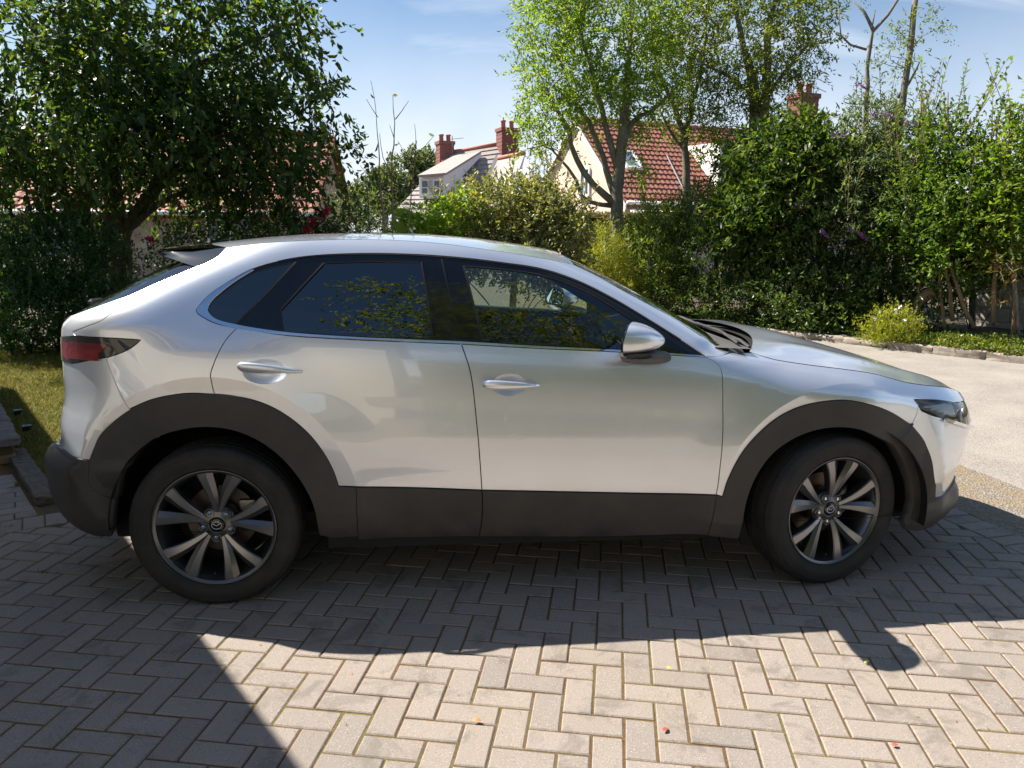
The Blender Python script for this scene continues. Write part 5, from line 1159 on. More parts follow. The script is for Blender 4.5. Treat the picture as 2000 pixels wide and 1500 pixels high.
# ---- the house behind the photographer, outside the picture, mirrored in the car
oroot, OP, OE, OS, ON, OO, ols = gable_house('near_house', 'cream rendered house with brown tiled roof behind the photographer, mirrored in the rear door', (.4, -7.6), (-1., 0.), 10.5, 3.2, 4.7, 7.0, M_CREAM, M_BROWN, 14, .2, .3)
window(oroot, OP(5.6, -.01, 1.5), (OE[0], OE[1]), 1.6, 1.2, 3, 1, .05); window(oroot, OP(8.6, -.01, 1.5), (OE[0], OE[1]), 1.6, 1.2, 3, 1, .05)
# ---- flat roofed garage beside the drive, outside the picture: its shadow falls over the paving at lower left
el, hE = np.array([-.544, .839]), 2.6; S0 = np.array([-3.11, 3.70]); K = np.array([SUNV.x, SUNV.y]) / SUNV.z; c0 = S0 + K * hE; dn = np.array([-.839, -.544])
ga = empty('garage', (c0[0], c0[1], 0)); tag(ga, 'flat roofed garage just outside the left of the picture whose shadow crosses the paving', 'garage')
def GP(a, b, z): q = -el * a + dn * b; return np.array([q[0], q[1], z])
GL, GD = 7.6, 3.2
prism(ga, 'flat_roof', M_LEAD, [GP(0, 0, hE - .2), GP(GL, 0, hE - .2), GP(GL, GD, hE - .2), GP(0, GD, hE - .2)], (0, 0, .2))
prism(ga, 'wall', M_CREAM, [GP(.25, .25, -.02), GP(GL - .25, .25, -.02), GP(GL - .25, GD - .25, -.02), GP(.25, GD - .25, -.02)], (0, 0, hE - .18))
for k in range(2): link('garage_door', mesh('garage_door', *join_vf([bar3(GP(2.0 + 3.3 * k, .25, .12 + .2 * j + .0), np.array([-el[0], -el[1], 0]), 2.4, np.array([0, 0, 1.]), np.array([-dn[0], -dn[1], 0]), .19, .04) for j in range(10)])), M_WPAINT, ga)

# ================================================================== PLANTS
def leaf_mat(name, cols, trans=.4, tm=(1.5, 1.45, .55), rough=.42, spec=.4):
    cols = [tuple(min(.45, x * 1.4) for x in c) for c in cols]; trans = min(.62, trans + .10); t = NT(name); r = t.island(); p = t.pos()
    k = len(cols); c = t.ramp(r, [(i / (k - 1), col) for i, col in enumerate(cols)])
    c = t.mix(t.rng(t.noise(1.7, 3, .5, p), .35, .7), t.mix(1., c, (.72, .74, .72), 'MULTIPLY'), c)
    b = t.n('ShaderNodeBsdfPrincipled'); t.l(c, b.inputs['Base Color']); b.inputs['Roughness'].default_value = rough; b.inputs['Specular IOR Level'].default_value = spec
    tr = t.n('ShaderNodeBsdfTranslucent'); t.l(t.mix(1., c, tm, 'MULTIPLY'), tr.inputs[0])
    m = t.n('ShaderNodeMixShader'); m.inputs[0].default_value = trans; t.l(b.outputs[0], m.inputs[1]); t.l(tr.outputs[0], m.inputs[2]); t.l(m.outputs[0], t.out.inputs[0]); return t.m
LM = {
 'cherry': leaf_mat('cherry_leaf', [(.020, .045, .016), (.028, .062, .020), (.045, .085, .022), (.10, .13, .025)], .38, (2.0, 1.9, .5)),
 'darkbush': leaf_mat('dark_leaf', [(0.0234, 0.0585, 0.0208), (0.0364, 0.0845, 0.026), (0.065, 0.13, 0.0364)], .25),
 'rose': leaf_mat('rose_leaf', [(.02, .045, .018), (.035, .075, .025), (.06, .10, .03)], .3),
 'soft': leaf_mat('soft_leaf', [(.05, .085, .03), (.085, .12, .035), (.12, .16, .045)], .4),
 'far': leaf_mat('far_leaf', [(.055, .08, .045), (.085, .11, .05), (.12, .15, .07)], .3),
 'lime': leaf_mat('lime_leaf', [(.10, .20, .02), (.16, .26, .03), (.22, .30, .04)], .5, (1.5, 1.4, .5)),
 'elae': leaf_mat('elaeagnus_leaf', [(0.0945, 0.1283, 0.0675), (0.162, 0.189, 0.0743), (0.243, 0.243, 0.108), (0.351, 0.324, 0.081)], .3, (1.4, 1.3, .5), .3, .6),
 'ash': leaf_mat('ash_leaf', [(.075, .135, .028), (.13, .21, .034), (.19, .27, .04), (.27, .32, .045)], .55, (1.4, 1.4, .5)),
 'ash2': leaf_mat('ash_leaf_b', [(.06, .10, .022), (.10, .15, .028), (.15, .20, .03), (.22, .25, .035)], .48, (1.45, 1.35, .45)),
 'ash3': leaf_mat('ash_leaf_c', [(.055, .09, .025), (.09, .135, .03), (.13, .18, .035), (.21, .24, .045)], .46, (1.45, 1.35, .45), .35, .5),
 'yconi': leaf_mat('conifer_yellow', [(0.176, 0.209, 0.022), (0.275, 0.297, 0.033), (0.352, 0.352, 0.055)], .4, (1.3, 1.25, .5)),
 'privet': leaf_mat('privet_leaf', [(0.0362, 0.0725, 0.0203), (0.0725, 0.1232, 0.0261), (0.145, 0.203, 0.0362), (0.261, 0.3045, 0.058)], .4, (1.5, 1.45, .5), .35, .5),
 'privet2': leaf_mat('privet_leaf_b', [(0.027, 0.057, 0.018), (0.048, 0.093, 0.027), (0.09, 0.1425, 0.033), (0.165, 0.21, 0.045)], .35, (1.5, 1.45, .5), .35, .5),
 'laurel': leaf_mat('laurel_leaf', [(.026, .055, .016), (.042, .082, .020), (.065, .112, .026), (.15, .19, .035)], .36, (1.7, 1.6, .45), .45, .3),
 'budd': leaf_mat('buddleia_leaf', [(0.05, 0.0813, 0.0438), (0.075, 0.1125, 0.05), (0.1125, 0.1562, 0.0625), (0.2, 0.2375, 0.1125)], .35),
 'phil': leaf_mat('mock_orange_leaf', [(.035, .075, .016), (.06, .115, .02), (.10, .165, .028), (.15, .21, .035)], .45, (1.55, 1.5, .45)),
 'phil2': leaf_mat('mock_orange_leaf_b', [(.06, .115, .02), (.10, .17, .026), (.15, .22, .032), (.20, .26, .04)], .5, (1.5, 1.4, .45)),
 'wfl': leaf_mat('flowering_leaf', [(.13, .18, .02), (.21, .24, .03), (.30, .28, .05)], .48),
 'rust': leaf_mat('rust_needles', [(.18, .10, .03), (.25, .17, .05), (.16, .17, .04)], .3),
 'ivy': leaf_mat('ivy_leaf', [(.05, .09, .015), (.10, .15, .022), (.18, .21, .04), (.28, .24, .08)], .42),
 'hedge': leaf_mat('hedge_leaf', [(.06, .07, .02), (.10, .095, .03), (.15, .12, .04), (.20, .15, .06)], .35),
 'fern': leaf_mat('fern_leaf', [(.10, .16, .05), (.16, .22, .08)], .45),
}
def bark(name, a, b_):
    t = NT(name); p = t.pos(); m = t.n('ShaderNodeMapping'); m.inputs['Scale'].default_value = (1, 1, .25); t.l(p, m.inputs[0])
    n1 = t.noise(45, 6, .65, m.outputs[0]); n2 = t.noise(6, 4, .6, p); c = t.mix(t.rng(n1, .35, .7), a, b_); c = t.mix(t.math('MULTIPLY', t.rng(n2, .5, .7), .6), c, (.20, .21, .14))
    b = t.bsdf(Base_Color=c, Roughness=.9); t.l(t.bump(n1, .7, .01), b.inputs['Normal']); return t.m
M_BARK = bark('bark_dark', (.055, .042, .033), (.13, .105, .085)); M_BARK2 = bark('bark_grey', (.10, .09, .07), (.25, .225, .18)); M_TWIG = bark('twig_brown', (.16, .095, .05), (.30, .20, .12))
FM = {'red': simple('petal_crimson', (.42, .006, .04), .5), 'purple': simple('petal_purple', (.36, .13, .42), .6), 'white': simple('petal_white', (.82, .82, .78), .6)}
def nrm(a): return a / np.maximum(1e-9, np.linalg.norm(a, axis=-1, keepdims=True))
def leaf_mesh(name, pos, ax, side, ln, wd, shape, rng):
    n = len(pos); ax = nrm(ax); side = nrm(side - ax * (side * ax).sum(1, keepdims=True)); up = np.cross(ax, side)
    L_ = ln * rng.uniform(.5, 1.3, n)[:, None]; W_ = wd * rng.uniform(.7, 1.15, n)[:, None]; fold = rng.uniform(.1, .35, n)[:, None] * W_; curl = rng.uniform(-.05, .22, n)[:, None] * L_
    a = pos; b = pos + ax * L_ - up * curl
    if shape == 'dia':
        m = pos + ax * L_ * .45; l = m + side * W_ * .5 + up * fold; r = m - side * W_ * .5 + up * fold
        V = np.stack([a, l, b, r], 1).reshape(-1, 3); i = np.arange(n)[:, None] * 4; F = np.vstack([i + [0, 1, 2], i + [0, 2, 3]])
    else:
        m1 = pos + ax * L_ * .30; m2 = pos + ax * L_ * .68 - up * curl * .45
        V = np.stack([a, m1 + side * W_ * .46 + up * fold, m2 + side * W_ * .36 + up * fold * .8, b, m2 - side * W_ * .36 + up * fold * .8, m1 - side * W_ * .46 + up * fold], 1).reshape(-1, 3)
        i = np.arange(n)[:, None] * 6; F = np.vstack([i + [0, 1, 5], i + [1, 2, 5], i + [2, 4, 5], i + [2, 3, 4]])
    return fast_mesh(name, V, F)
def plant(d, seed):
    rng = np.random.default_rng(seed); k = d['k']; blobs = np.array(d['blobs'], float); st = d['stems']; base = np.array(st[0][0][:3]); base[2] = 0.
    root = empty(d['name'], base); tag(root, d['label'], d['cat'], d['group'])
    vol = (blobs[:, 3] * blobs[:, 4] * blobs[:, 5]) ** .75; n_tw = max(4, int(k['n'] / k['per'])); who = rng.choice(len(blobs), n_tw, p=vol / vol.sum())
    u = nrm(rng.normal(size=(n_tw, 3))); r = rng.uniform(.12, 1, n_tw) ** .42; lump = 1 + .16 * np.sin(u[:, 0] * 5 + who) * np.cos(u[:, 2] * 6 + who * 2) + rng.normal(0, .07, n_tw)
    c = blobs[who, :3] + u * blobs[who, 3:] * (r * lump)[:, None]; c[:, 2] = np.maximum(c[:, 2], .06 + rng.uniform(0, .1, n_tw))
    td = nrm(u * .8 + rng.normal(0, .55, (n_tw, 3)) + [0, 0, .25 - k['droop'] * .45]); per = k['per']; T = k['twig']
    t = np.tile((np.arange(per) + .5) / per, n_tw); tw = np.repeat(np.arange(n_tw), per); dirs = td[tw]
    sag = np.stack([0 * t, 0 * t, -k['droop'] * T * .5 * t ** 2], 1); pos = c[tw] + dirs * (t * T)[:, None] + sag + rng.normal(0, .012, (len(t), 3))
    side = nrm(np.cross(dirs, rng.normal(size=(len(t), 3)))); sg = np.where(np.arange(len(t)) % 2 == 0, 1., -1.)[:, None]
    ax = nrm(dirs * .6 + side * sg * .85 + rng.normal(0, .3, (len(t), 3)) + [0, 0, -k['droop'] * 1.0])
    lside = nrm(np.cross(ax, [0, 0, 1.]) + rng.normal(0, .45, (len(t), 3)))
    if k.get('spikes'):                    # long shoots standing clear of the mass, leaves in pairs up each
        ns = k['spikes'] * 2; tops = rng.choice(len(blobs), ns, p=vol / vol.sum()); uu = nrm(rng.normal(size=(ns, 3)) * [1, 1, .3] + [0, 0, .9]); c2 = blobs[tops, :3] + uu * blobs[tops, 3:] * .93
        sl = k.get('shoot', .45) * rng.uniform(.5, 1.2, ns); sd = nrm(uu * [.5, .5, .2] + rng.normal(0, .16, (ns, 3)) + [0, 0, 1.]); pn = 16
        t2 = np.tile((np.arange(pn) + .5) / pn, ns); w2 = np.repeat(np.arange(ns), pn); p2 = c2[w2] + sd[w2] * (t2 * sl[w2])[:, None]; an = np.tile(np.arange(pn), ns) * 1.57 * 1.0 + (np.arange(len(t2)) % 2) * math.pi + np.repeat(rng.uniform(0, 6, ns), pn)
        a2 = np.stack([np.cos(an), np.sin(an), .55 + .5 * t2], 1); pos = np.vstack([pos, p2]); ax = np.vstack([ax, nrm(a2 + rng.normal(0, .15, a2.shape))]); lside = np.vstack([lside, np.stack([-np.sin(an), np.cos(an), 0 * an], 1)])
        shoots = [(q, q + d_ * l_) for q, d_, l_ in zip(c2, sd, sl)]
    cr = link('crown', leaf_mesh('crown', pos - base, ax, lside, k['leaf'][0], k['leaf'][1], k['shape'], rng), LM[d['mat']], root); cr['kind'] = 'stuff'
    bm_ = M_BARK if d['mat'] in ('cherry', 'darkbush', 'laurel', 'privet2') else M_BARK2
    if d['name'] in ('mock_orange', 'buddleia_bush'): bm_ = M_TWIG
    nodes = []
    for i, s in enumerate(st):
        p = resample(np.array(s)[:, :3], .25) if len(s) > 2 else np.array(s)[:, :3]; rad = np.interp(np.linspace(0, 1, len(p)), np.linspace(0, 1, len(s)), [q[3] for q in s])
        p = p + rng.normal(0, .012, p.shape); 
        if i == 0: p[0, 2] = min(p[0, 2], -.05)
        link('trunk' if i == 0 else 'limb', mesh('trunk', *tube_vf(p - base, list(rad), 9), True), bm_, root); nodes += list(zip(p[len(p) // 3:], rad[len(p) // 3:]))
    if k['limbs']:
        parts = []
        NP = np.array([q[0] for q in nodes]); NR = np.array([q[1] for q in nodes])
        for j in rng.choice(n_tw, min(n_tw, k['limbs']), replace=False):
            e = c[j]; dist = np.linalg.norm(NP - e, axis=1) + np.maximum(0, NP[:, 2] - e[2] + .1) * 1.5; b = int(np.argmin(dist * rng.uniform(.85, 1.2, len(dist)))); s = NP[b]; r0 = min(.024, NR[b] * .55, .004 + .006 * np.linalg.norm(e - s))
            mid = s * .5 + e * .5 + np.array([0, 0, .10 * np.linalg.norm(e - s)]) + rng.normal(0, .05, 3); tip = e + td[j] * T * .8
            pts = resample(np.array([s, mid, e, tip]), .2) + rng.normal(0, .006, (1, 3)); parts.append(tube_vf(pts - base, list(np.linspace(r0, .002, len(pts))), 5, False))
        if k.get('spikes'): parts += [tube_vf([a_ - base, (a_ + b_) / 2 - base + rng.normal(0, .01, 3), b_ - base], [.006, .005, .002], 5, False) for a_, b_ in shoots]
        o = link('twigs', mesh('twigs', *join_vf(parts), True), bm_, root); o['kind'] = 'stuff'
    for j, f in enumerate(k.get('flowers', [])):
        f = np.array(f); fs = k['fsize']
        if k['fcol'] == 'purple':          # tapering panicle of small florets
            dd = nrm(np.array([rng.uniform(.2, 1), rng.uniform(-.5, .2), rng.uniform(-.5, .1)])); nn = 150; tt = rng.uniform(-1, 1, nn); rad = (.26 * (1 - (tt * .5 + .5)) + .06) * fs
            P = f + dd * tt[:, None] * fs + nrm(rng.normal(size=(nn, 3))) * rad[:, None]; ax = nrm(P - f + rng.normal(0, .3, (nn, 3)) * fs)
            me = leaf_mesh('flower', P - base, ax, rng.normal(size=(nn, 3)), .022, .018, 'dia', rng)
        else:                              # layered petals round a centre
            nn = 34 if k['fcol'] == 'red' else 12; ax = nrm(rng.normal(size=(nn, 3)) + [0, -.5, .4]); P = np.tile(f, (nn, 1)) + rng.normal(0, fs * .22, (nn, 3))
            me = leaf_mesh('flower', P - base, ax, rng.normal(size=(nn, 3)), fs, fs * .95, 'hex', rng)
        link('flower', me, FM[k['fcol']], root)
    return root
VEG = [
 {'name': 'cherry_tree', 'label': 'large leafy cherry tree with dark drooping leaves behind the rear of the car', 'cat': 'tree', 'mat': 'cherry', 'stems': [[[-3.678, 7.66, 0.049, 0.17], [-3.64, 7.675, 0.714, 0.15], [-3.585, 7.697, 1.295, 0.14], [-3.585, 7.589, 1.931, 0.12], [-3.579, 7.592, 2.552, 0.11], [-3.344, 7.468, 3.539, 0.08], [-3.107, 7.342, 4.597, 0.05]], [[-3.877, 7.687, 0.418, 0.12], [-4.08, 7.71, 1.363, 0.15], [-4.194, 7.66, 1.751, 0.14], [-4.283, 7.401, 2.051, 0.11], [-4.466, 6.981, 2.382, 0.09], [-4.826, 6.567, 2.676, 0.05]], [[-4.051, 7.723, 1.363, 0.12], [-4.11, 7.806, 1.862, 0.11], [-4.007, 7.85, 2.569, 0.09], [-4.12, 7.693, 3.362, 0.07], [-3.999, 7.527, 4.493, 0.05]], [[-3.573, 7.702, 1.295, 0.1], [-3.324, 7.582, 1.724, 0.08], [-2.936, 7.508, 2.11, 0.06], [-2.412, 7.464, 2.526, 0.045], [-1.861, 7.303, 2.989, 0.03]], [[-3.509, 7.619, 1.511, 0.06], [-2.921, 7.407, 1.863, 0.045], [-2.253, 7.301, 2.142, 0.03], [-1.663, 7.145, 2.242, 0.02], [-1.104, 7.058, 2.211, 0.015]], [[-3.369, 7.565, 1.688, 0.05], [-2.765, 7.459, 2.35, 0.04], [-2.233, 7.307, 2.482, 0.03], [-1.368, 7.108, 2.545, 0.02], [-0.545, 7.047, 2.554, 0.012]], [[-3.566, 7.597, 2.347, 0.07], [-2.823, 7.229, 3.187, 0.05], [-1.977, 7.17, 3.775, 0.035], [-1.165, 7.149, 4.111, 0.02]], [[-3.862, 7.694, 1.004, 0.06], [-3.558, 7.385, 1.855, 0.05], [-3.139, 7.331, 2.999, 0.04]]], 'blobs': [[-4.055, 6.735, 3.923, 1.803, 1.9, 1.333], [-2.747, 7.254, 4.275, 1.725, 1.9, 1.333], [-1.636, 7.151, 3.907, 0.985, 1.4, 1.06], [-3.631, 6.488, 2.812, 1.515, 1.6, 0.795], [-2.47, 6.713, 2.991, 1.265, 1.6, 0.856], [-1.587, 6.957, 2.787, 0.93, 1.2, 0.633], [-0.859, 7.101, 4.109, 0.409, 0.6, 0.558], [-0.535, 6.948, 2.446, 0.453, 0.6, 0.307], [-0.654, 7.032, 3.174, 0.384, 0.6, 0.295], [-1.649, 7.046, 2.069, 0.713, 0.8, 0.285], [-4.303, 6.391, 2.243, 0.617, 1.2, 0.617], [-3.271, 8.555, 2.425, 0.965, 0.8, 0.482], [-2.898, 8.466, 2.012, 0.691, 0.7, 0.259], [-1.107, 7.058, 2.144, 0.447, 0.6, 0.26], [-1.544, 7.275, 2.49, 0.917, 0.8, 0.458], [-2.251, 7.406, 2.626, 0.941, 0.8, 0.549]], 'group': None, 'k': {'n': 40000, 'leaf': (0.115, 0.054), 'twig': 0.48, 'per': 15, 'droop': 0.75, 'shape': 'hex', 'limbs': 130}},
 {'name': 'clipped_bush', 'label': 'rounded clipped dark green bush under the cherry tree', 'cat': 'bush', 'mat': 'darkbush', 'stems': [[[-3.84, 6.173, -0.019, 0.04], [-3.772, 6.205, 0.816, 0.03]]], 'blobs': [[-3.751, 6.214, 1.069, 0.685, 0.7, 0.655], [-3.825, 5.958, 0.522, 0.694, 0.7, 0.439]], 'group': None, 'k': {'n': 15000, 'leaf': (0.075, 0.028), 'twig': 0.14, 'per': 8, 'droop': -0.3, 'shape': 'dia', 'limbs': 0}},
 {'name': 'dark_shrub', 'label': 'dark leafy shrub at the left edge behind the lawn', 'cat': 'bush', 'mat': 'darkbush', 'stems': [[[-4.556, 6.259, -0.094, 0.04], [-4.477, 6.301, 0.808, 0.03]]], 'blobs': [[-4.477, 6.301, 0.808, 0.462, 0.8, 1.156], [-4.766, 6.143, 1.191, 0.462, 0.8, 1.156]], 'group': None, 'k': {'n': 5000, 'leaf': (0.075, 0.032), 'twig': 0.2, 'per': 8, 'droop': 0.2, 'shape': 'dia', 'limbs': 10}},
 {'name': 'shade_shrub', 'label': 'shaded leafy shrub between the cherry trunk and the car roof', 'cat': 'bush', 'mat': 'darkbush', 'stems': [[[-2.848, 7.221, 0.176, 0.04], [-2.729, 7.26, 1.029, 0.03]]], 'blobs': [[-2.779, 7.349, 0.739, 1.028, 0.7, 0.712], [-2.185, 7.632, 1.378, 0.877, 0.6, 0.359], [-1.563, 7.782, 1.565, 0.718, 0.6, 0.439], [-2.912, 6.668, 0.38, 0.375, 0.5, 0.45]], 'group': None, 'k': {'n': 9000, 'leaf': (0.07, 0.028), 'twig': 0.2, 'per': 8, 'droop': 0.1, 'shape': 'dia', 'limbs': 14}},
 {'name': 'rose_bush', 'label': 'rose bush with crimson flowers showing just above the car roof', 'cat': 'rose bush', 'mat': 'rose', 'stems': [[[-0.991, 7.079, 0.189, 0.02], [-0.834, 7.105, 1.534, 0.01]], [[-0.644, 7.134, 0.181, 0.02], [-0.615, 7.139, 1.744, 0.008]]], 'blobs': [[-0.94, 7.088, 1.394, 0.447, 0.5, 0.372], [-0.365, 7.574, 1.539, 0.462, 0.5, 0.385], [-0.617, 7.239, 1.325, 0.526, 0.5, 0.375]], 'group': None, 'k': {'n': 3800, 'leaf': (0.06, 0.028), 'twig': 0.16, 'per': 7, 'droop': 0.1, 'shape': 'dia', 'limbs': 10, 'flowers': [[-0.799, 6.908, 1.595], [-0.593, 6.94, 1.781], [-0.856, 6.95, 1.554], [-0.751, 6.916, 1.643], [-0.565, 6.994, 1.81], [-2.818, 6.702, 1.397], [-0.648, 6.982, 1.741]], 'fcol': 'red', 'fsize': 0.055}},
 {'name': 'soft_shrub', 'label': 'soft mid green shrub behind the bare twigs above the car roof', 'cat': 'bush', 'mat': 'soft', 'stems': [[[-0.333, 9.99, -0.17, 0.04], [-0.287, 9.994, 1.543, 0.03]]], 'blobs': [[-0.542, 9.969, 1.803, 0.558, 0.8, 0.447], [0.068, 10.021, 1.634, 0.651, 0.8, 0.465], [0.603, 10.044, 1.551, 0.558, 0.8, 0.372], [-0.767, 9.943, 1.538, 0.558, 0.8, 0.465]], 'group': None, 'k': {'n': 5000, 'leaf': (0.05, 0.018), 'twig': 0.2, 'per': 8, 'droop': 0.0, 'shape': 'dia', 'limbs': 10}},
 {'name': 'distant_tree', 'label': 'rounded grey green tree far behind beside the grey roofed house', 'cat': 'tree', 'mat': 'far', 'stems': [[[-1.393, 58.004, 0.81, 0.3], [-1.316, 58.007, 5.478, 0.2]]], 'blobs': [[-1.316, 58.007, 5.478, 2.142, 1.6, 1.977]], 'group': 'trees far beyond the gardens', 'k': {'n': 2600, 'leaf': (0.34, 0.22), 'twig': 0.7, 'per': 6, 'droop': 0.0, 'shape': 'dia', 'limbs': 6}},
 {'name': 'distant_tree', 'label': 'smaller grey green tree far behind the bare twigs', 'cat': 'tree', 'mat': 'far', 'stems': [[[-3.02, 53.912, 0.844, 0.3], [-2.939, 53.918, 4.404, 0.2]]], 'blobs': [[-2.939, 53.918, 4.404, 1.387, 1.6, 1.31]], 'group': 'trees far beyond the gardens', 'k': {'n': 2600, 'leaf': (0.34, 0.22), 'twig': 0.7, 'per': 6, 'droop': 0.0, 'shape': 'dia', 'limbs': 6}},
 {'name': 'distant_tree', 'label': 'low grey green tree far behind beneath the cherry branches', 'cat': 'tree', 'mat': 'far', 'stems': [[[-5.124, 55.74, 0.806, 0.3], [-5.048, 55.748, 3.431, 0.2]]], 'blobs': [[-5.048, 55.748, 3.431, 1.993, 1.6, 1.355]], 'group': 'trees far beyond the gardens', 'k': {'n': 2600, 'leaf': (0.34, 0.22), 'twig': 0.7, 'per': 6, 'droop': 0.0, 'shape': 'dia', 'limbs': 6}},
 {'name': 'distant_tree', 'label': 'narrow grey green tree far behind against the left chimney', 'cat': 'tree', 'mat': 'far', 'stems': [[[-0.027, 60.041, 0.797, 0.3], [0.034, 60.042, 5.827, 0.2]]], 'blobs': [[0.034, 60.042, 5.827, 0.936, 1.6, 1.701]], 'group': 'trees far beyond the gardens', 'k': {'n': 2600, 'leaf': (0.34, 0.22), 'twig': 0.7, 'per': 6, 'droop': 0.0, 'shape': 'dia', 'limbs': 6}},
 {'name': 'lime_shrub', 'label': 'bright lime green broad leaved shrub behind the car roof', 'cat': 'bush', 'mat': 'lime', 'stems': [[[0.874, 7.248, 0.163, 0.03], [0.889, 7.248, 1.55, 0.02]]], 'blobs': [[0.891, 7.148, 1.691, 0.369, 0.4, 0.251], [1.252, 7.244, 1.802, 0.298, 0.4, 0.283], [0.639, 7.144, 1.547, 0.332, 0.4, 0.184]], 'group': None, 'k': {'n': 1700, 'leaf': (0.085, 0.05), 'twig': 0.18, 'per': 6, 'droop': 0.25, 'shape': 'hex', 'limbs': 8}},
 {'name': 'elaeagnus_bush', 'label': 'large silvery bronze leaved bush behind the car roof', 'cat': 'bush', 'mat': 'elae', 'stems': [[[2.037, 7.698, 0.106, 0.06], [2.064, 7.695, 1.411, 0.04]]], 'blobs': [[2.016, 7.599, 1.412, 1.156, 0.9, 0.694], [1.862, 7.612, 1.927, 0.694, 0.7, 0.385], [2.464, 7.549, 1.638, 0.655, 0.8, 0.617], [2.705, 7.312, 1.127, 0.417, 0.6, 0.606], [1.261, 7.644, 1.405, 0.54, 0.7, 0.462]], 'group': None, 'k': {'n': 20000, 'leaf': (0.085, 0.042), 'twig': 0.18, 'per': 7, 'droop': 0.0, 'shape': 'dia', 'limbs': 30, 'spikes': 40, 'shoot': 0.5}},
 {'name': 'ash_tree', 'label': 'ash tree with several stems and bright sunlit leaves before the pink house', 'cat': 'tree', 'mat': 'ash', 'stems': [[[4.395, 10.647, 0.527, 0.15], [4.346, 10.659, 1.395, 0.125], [4.276, 10.675, 2.057, 0.115], [4.309, 10.667, 2.984, 0.095], [4.368, 10.654, 3.887, 0.06], [4.395, 10.647, 5.114, 0.03]], [[4.276, 10.675, 2.057, 0.08], [3.825, 10.668, 2.424, 0.06], [3.469, 10.632, 2.875, 0.05], [3.3, 10.661, 3.372, 0.04], [2.922, 10.615, 4.023, 0.025]], [[4.225, 10.686, 2.198, 0.07], [4.019, 10.833, 2.902, 0.055], [3.738, 10.889, 3.546, 0.05], [3.446, 10.94, 4.0, 0.035], [3.136, 10.888, 4.695, 0.02]], [[4.273, 10.676, 2.708, 0.07], [3.997, 10.736, 3.531, 0.05], [3.789, 10.777, 4.338, 0.04], [3.492, 10.831, 5.217, 0.02]], [[4.318, 10.665, 2.984, 0.06], [4.499, 10.622, 3.527, 0.05], [4.849, 10.533, 3.746, 0.03], [5.228, 10.425, 4.135, 0.02]], [[4.183, 10.696, 2.057, 0.05], [3.722, 10.586, 2.094, 0.035], [3.318, 10.556, 2.684, 0.03], [2.833, 10.526, 3.079, 0.018], [2.556, 10.56, 3.032, 0.01]]], 'blobs': [[3.2, 10.676, 4.566, 0.836, 1.2, 1.278], [4.127, 10.708, 5.121, 1.096, 1.4, 1.296], [2.93, 10.614, 3.582, 0.586, 0.8, 0.537], [3.983, 10.738, 3.981, 0.897, 1.2, 0.598], [4.774, 10.553, 4.497, 0.698, 1.0, 0.947], [2.826, 10.729, 5.085, 0.492, 0.8, 0.688], [2.646, 10.549, 3.212, 0.31, 0.5, 0.291], [4.613, 10.8, 3.002, 0.283, 0.5, 0.505], [3.472, 10.835, 5.988, 1.196, 1.2, 0.598]], 'group': None, 'k': {'n': 25000, 'leaf': (0.092, 0.036), 'twig': 0.34, 'per': 13, 'droop': 0.25, 'shape': 'dia', 'limbs': 110}},
 {'name': 'ash_tree', 'label': 'slender ash tree with a forked trunk right of the skylight', 'cat': 'tree', 'mat': 'ash2', 'stems': [[[6.067, 11.735, 1.085, 0.1], [5.991, 11.759, 2.215, 0.085], [5.913, 11.784, 3.019, 0.08], [5.731, 11.84, 3.811, 0.06], [5.331, 11.852, 4.577, 0.04], [5.111, 11.912, 5.249, 0.02]], [[5.879, 11.795, 3.317, 0.05], [5.974, 11.765, 4.097, 0.045], [6.127, 11.715, 4.763, 0.03], [6.157, 11.705, 5.607, 0.02]], [[5.865, 11.799, 3.218, 0.04], [5.6, 11.879, 3.519, 0.03], [5.386, 11.941, 3.964, 0.02]]], 'blobs': [[5.723, 11.843, 4.968, 0.713, 1.0, 0.987], [5.408, 11.935, 5.64, 0.658, 1.0, 0.877], [6.17, 11.806, 4.205, 0.441, 0.7, 0.662], [6.018, 11.75, 5.614, 0.658, 1, 0.877], [6.189, 11.589, 3.496, 0.381, 0.7, 0.545], [5.614, 11.979, 3.828, 0.331, 0.6, 0.441]], 'group': 'ash trees along the boundary', 'k': {'n': 10000, 'leaf': (0.092, 0.036), 'twig': 0.34, 'per': 13, 'droop': 0.25, 'shape': 'dia', 'limbs': 60}},
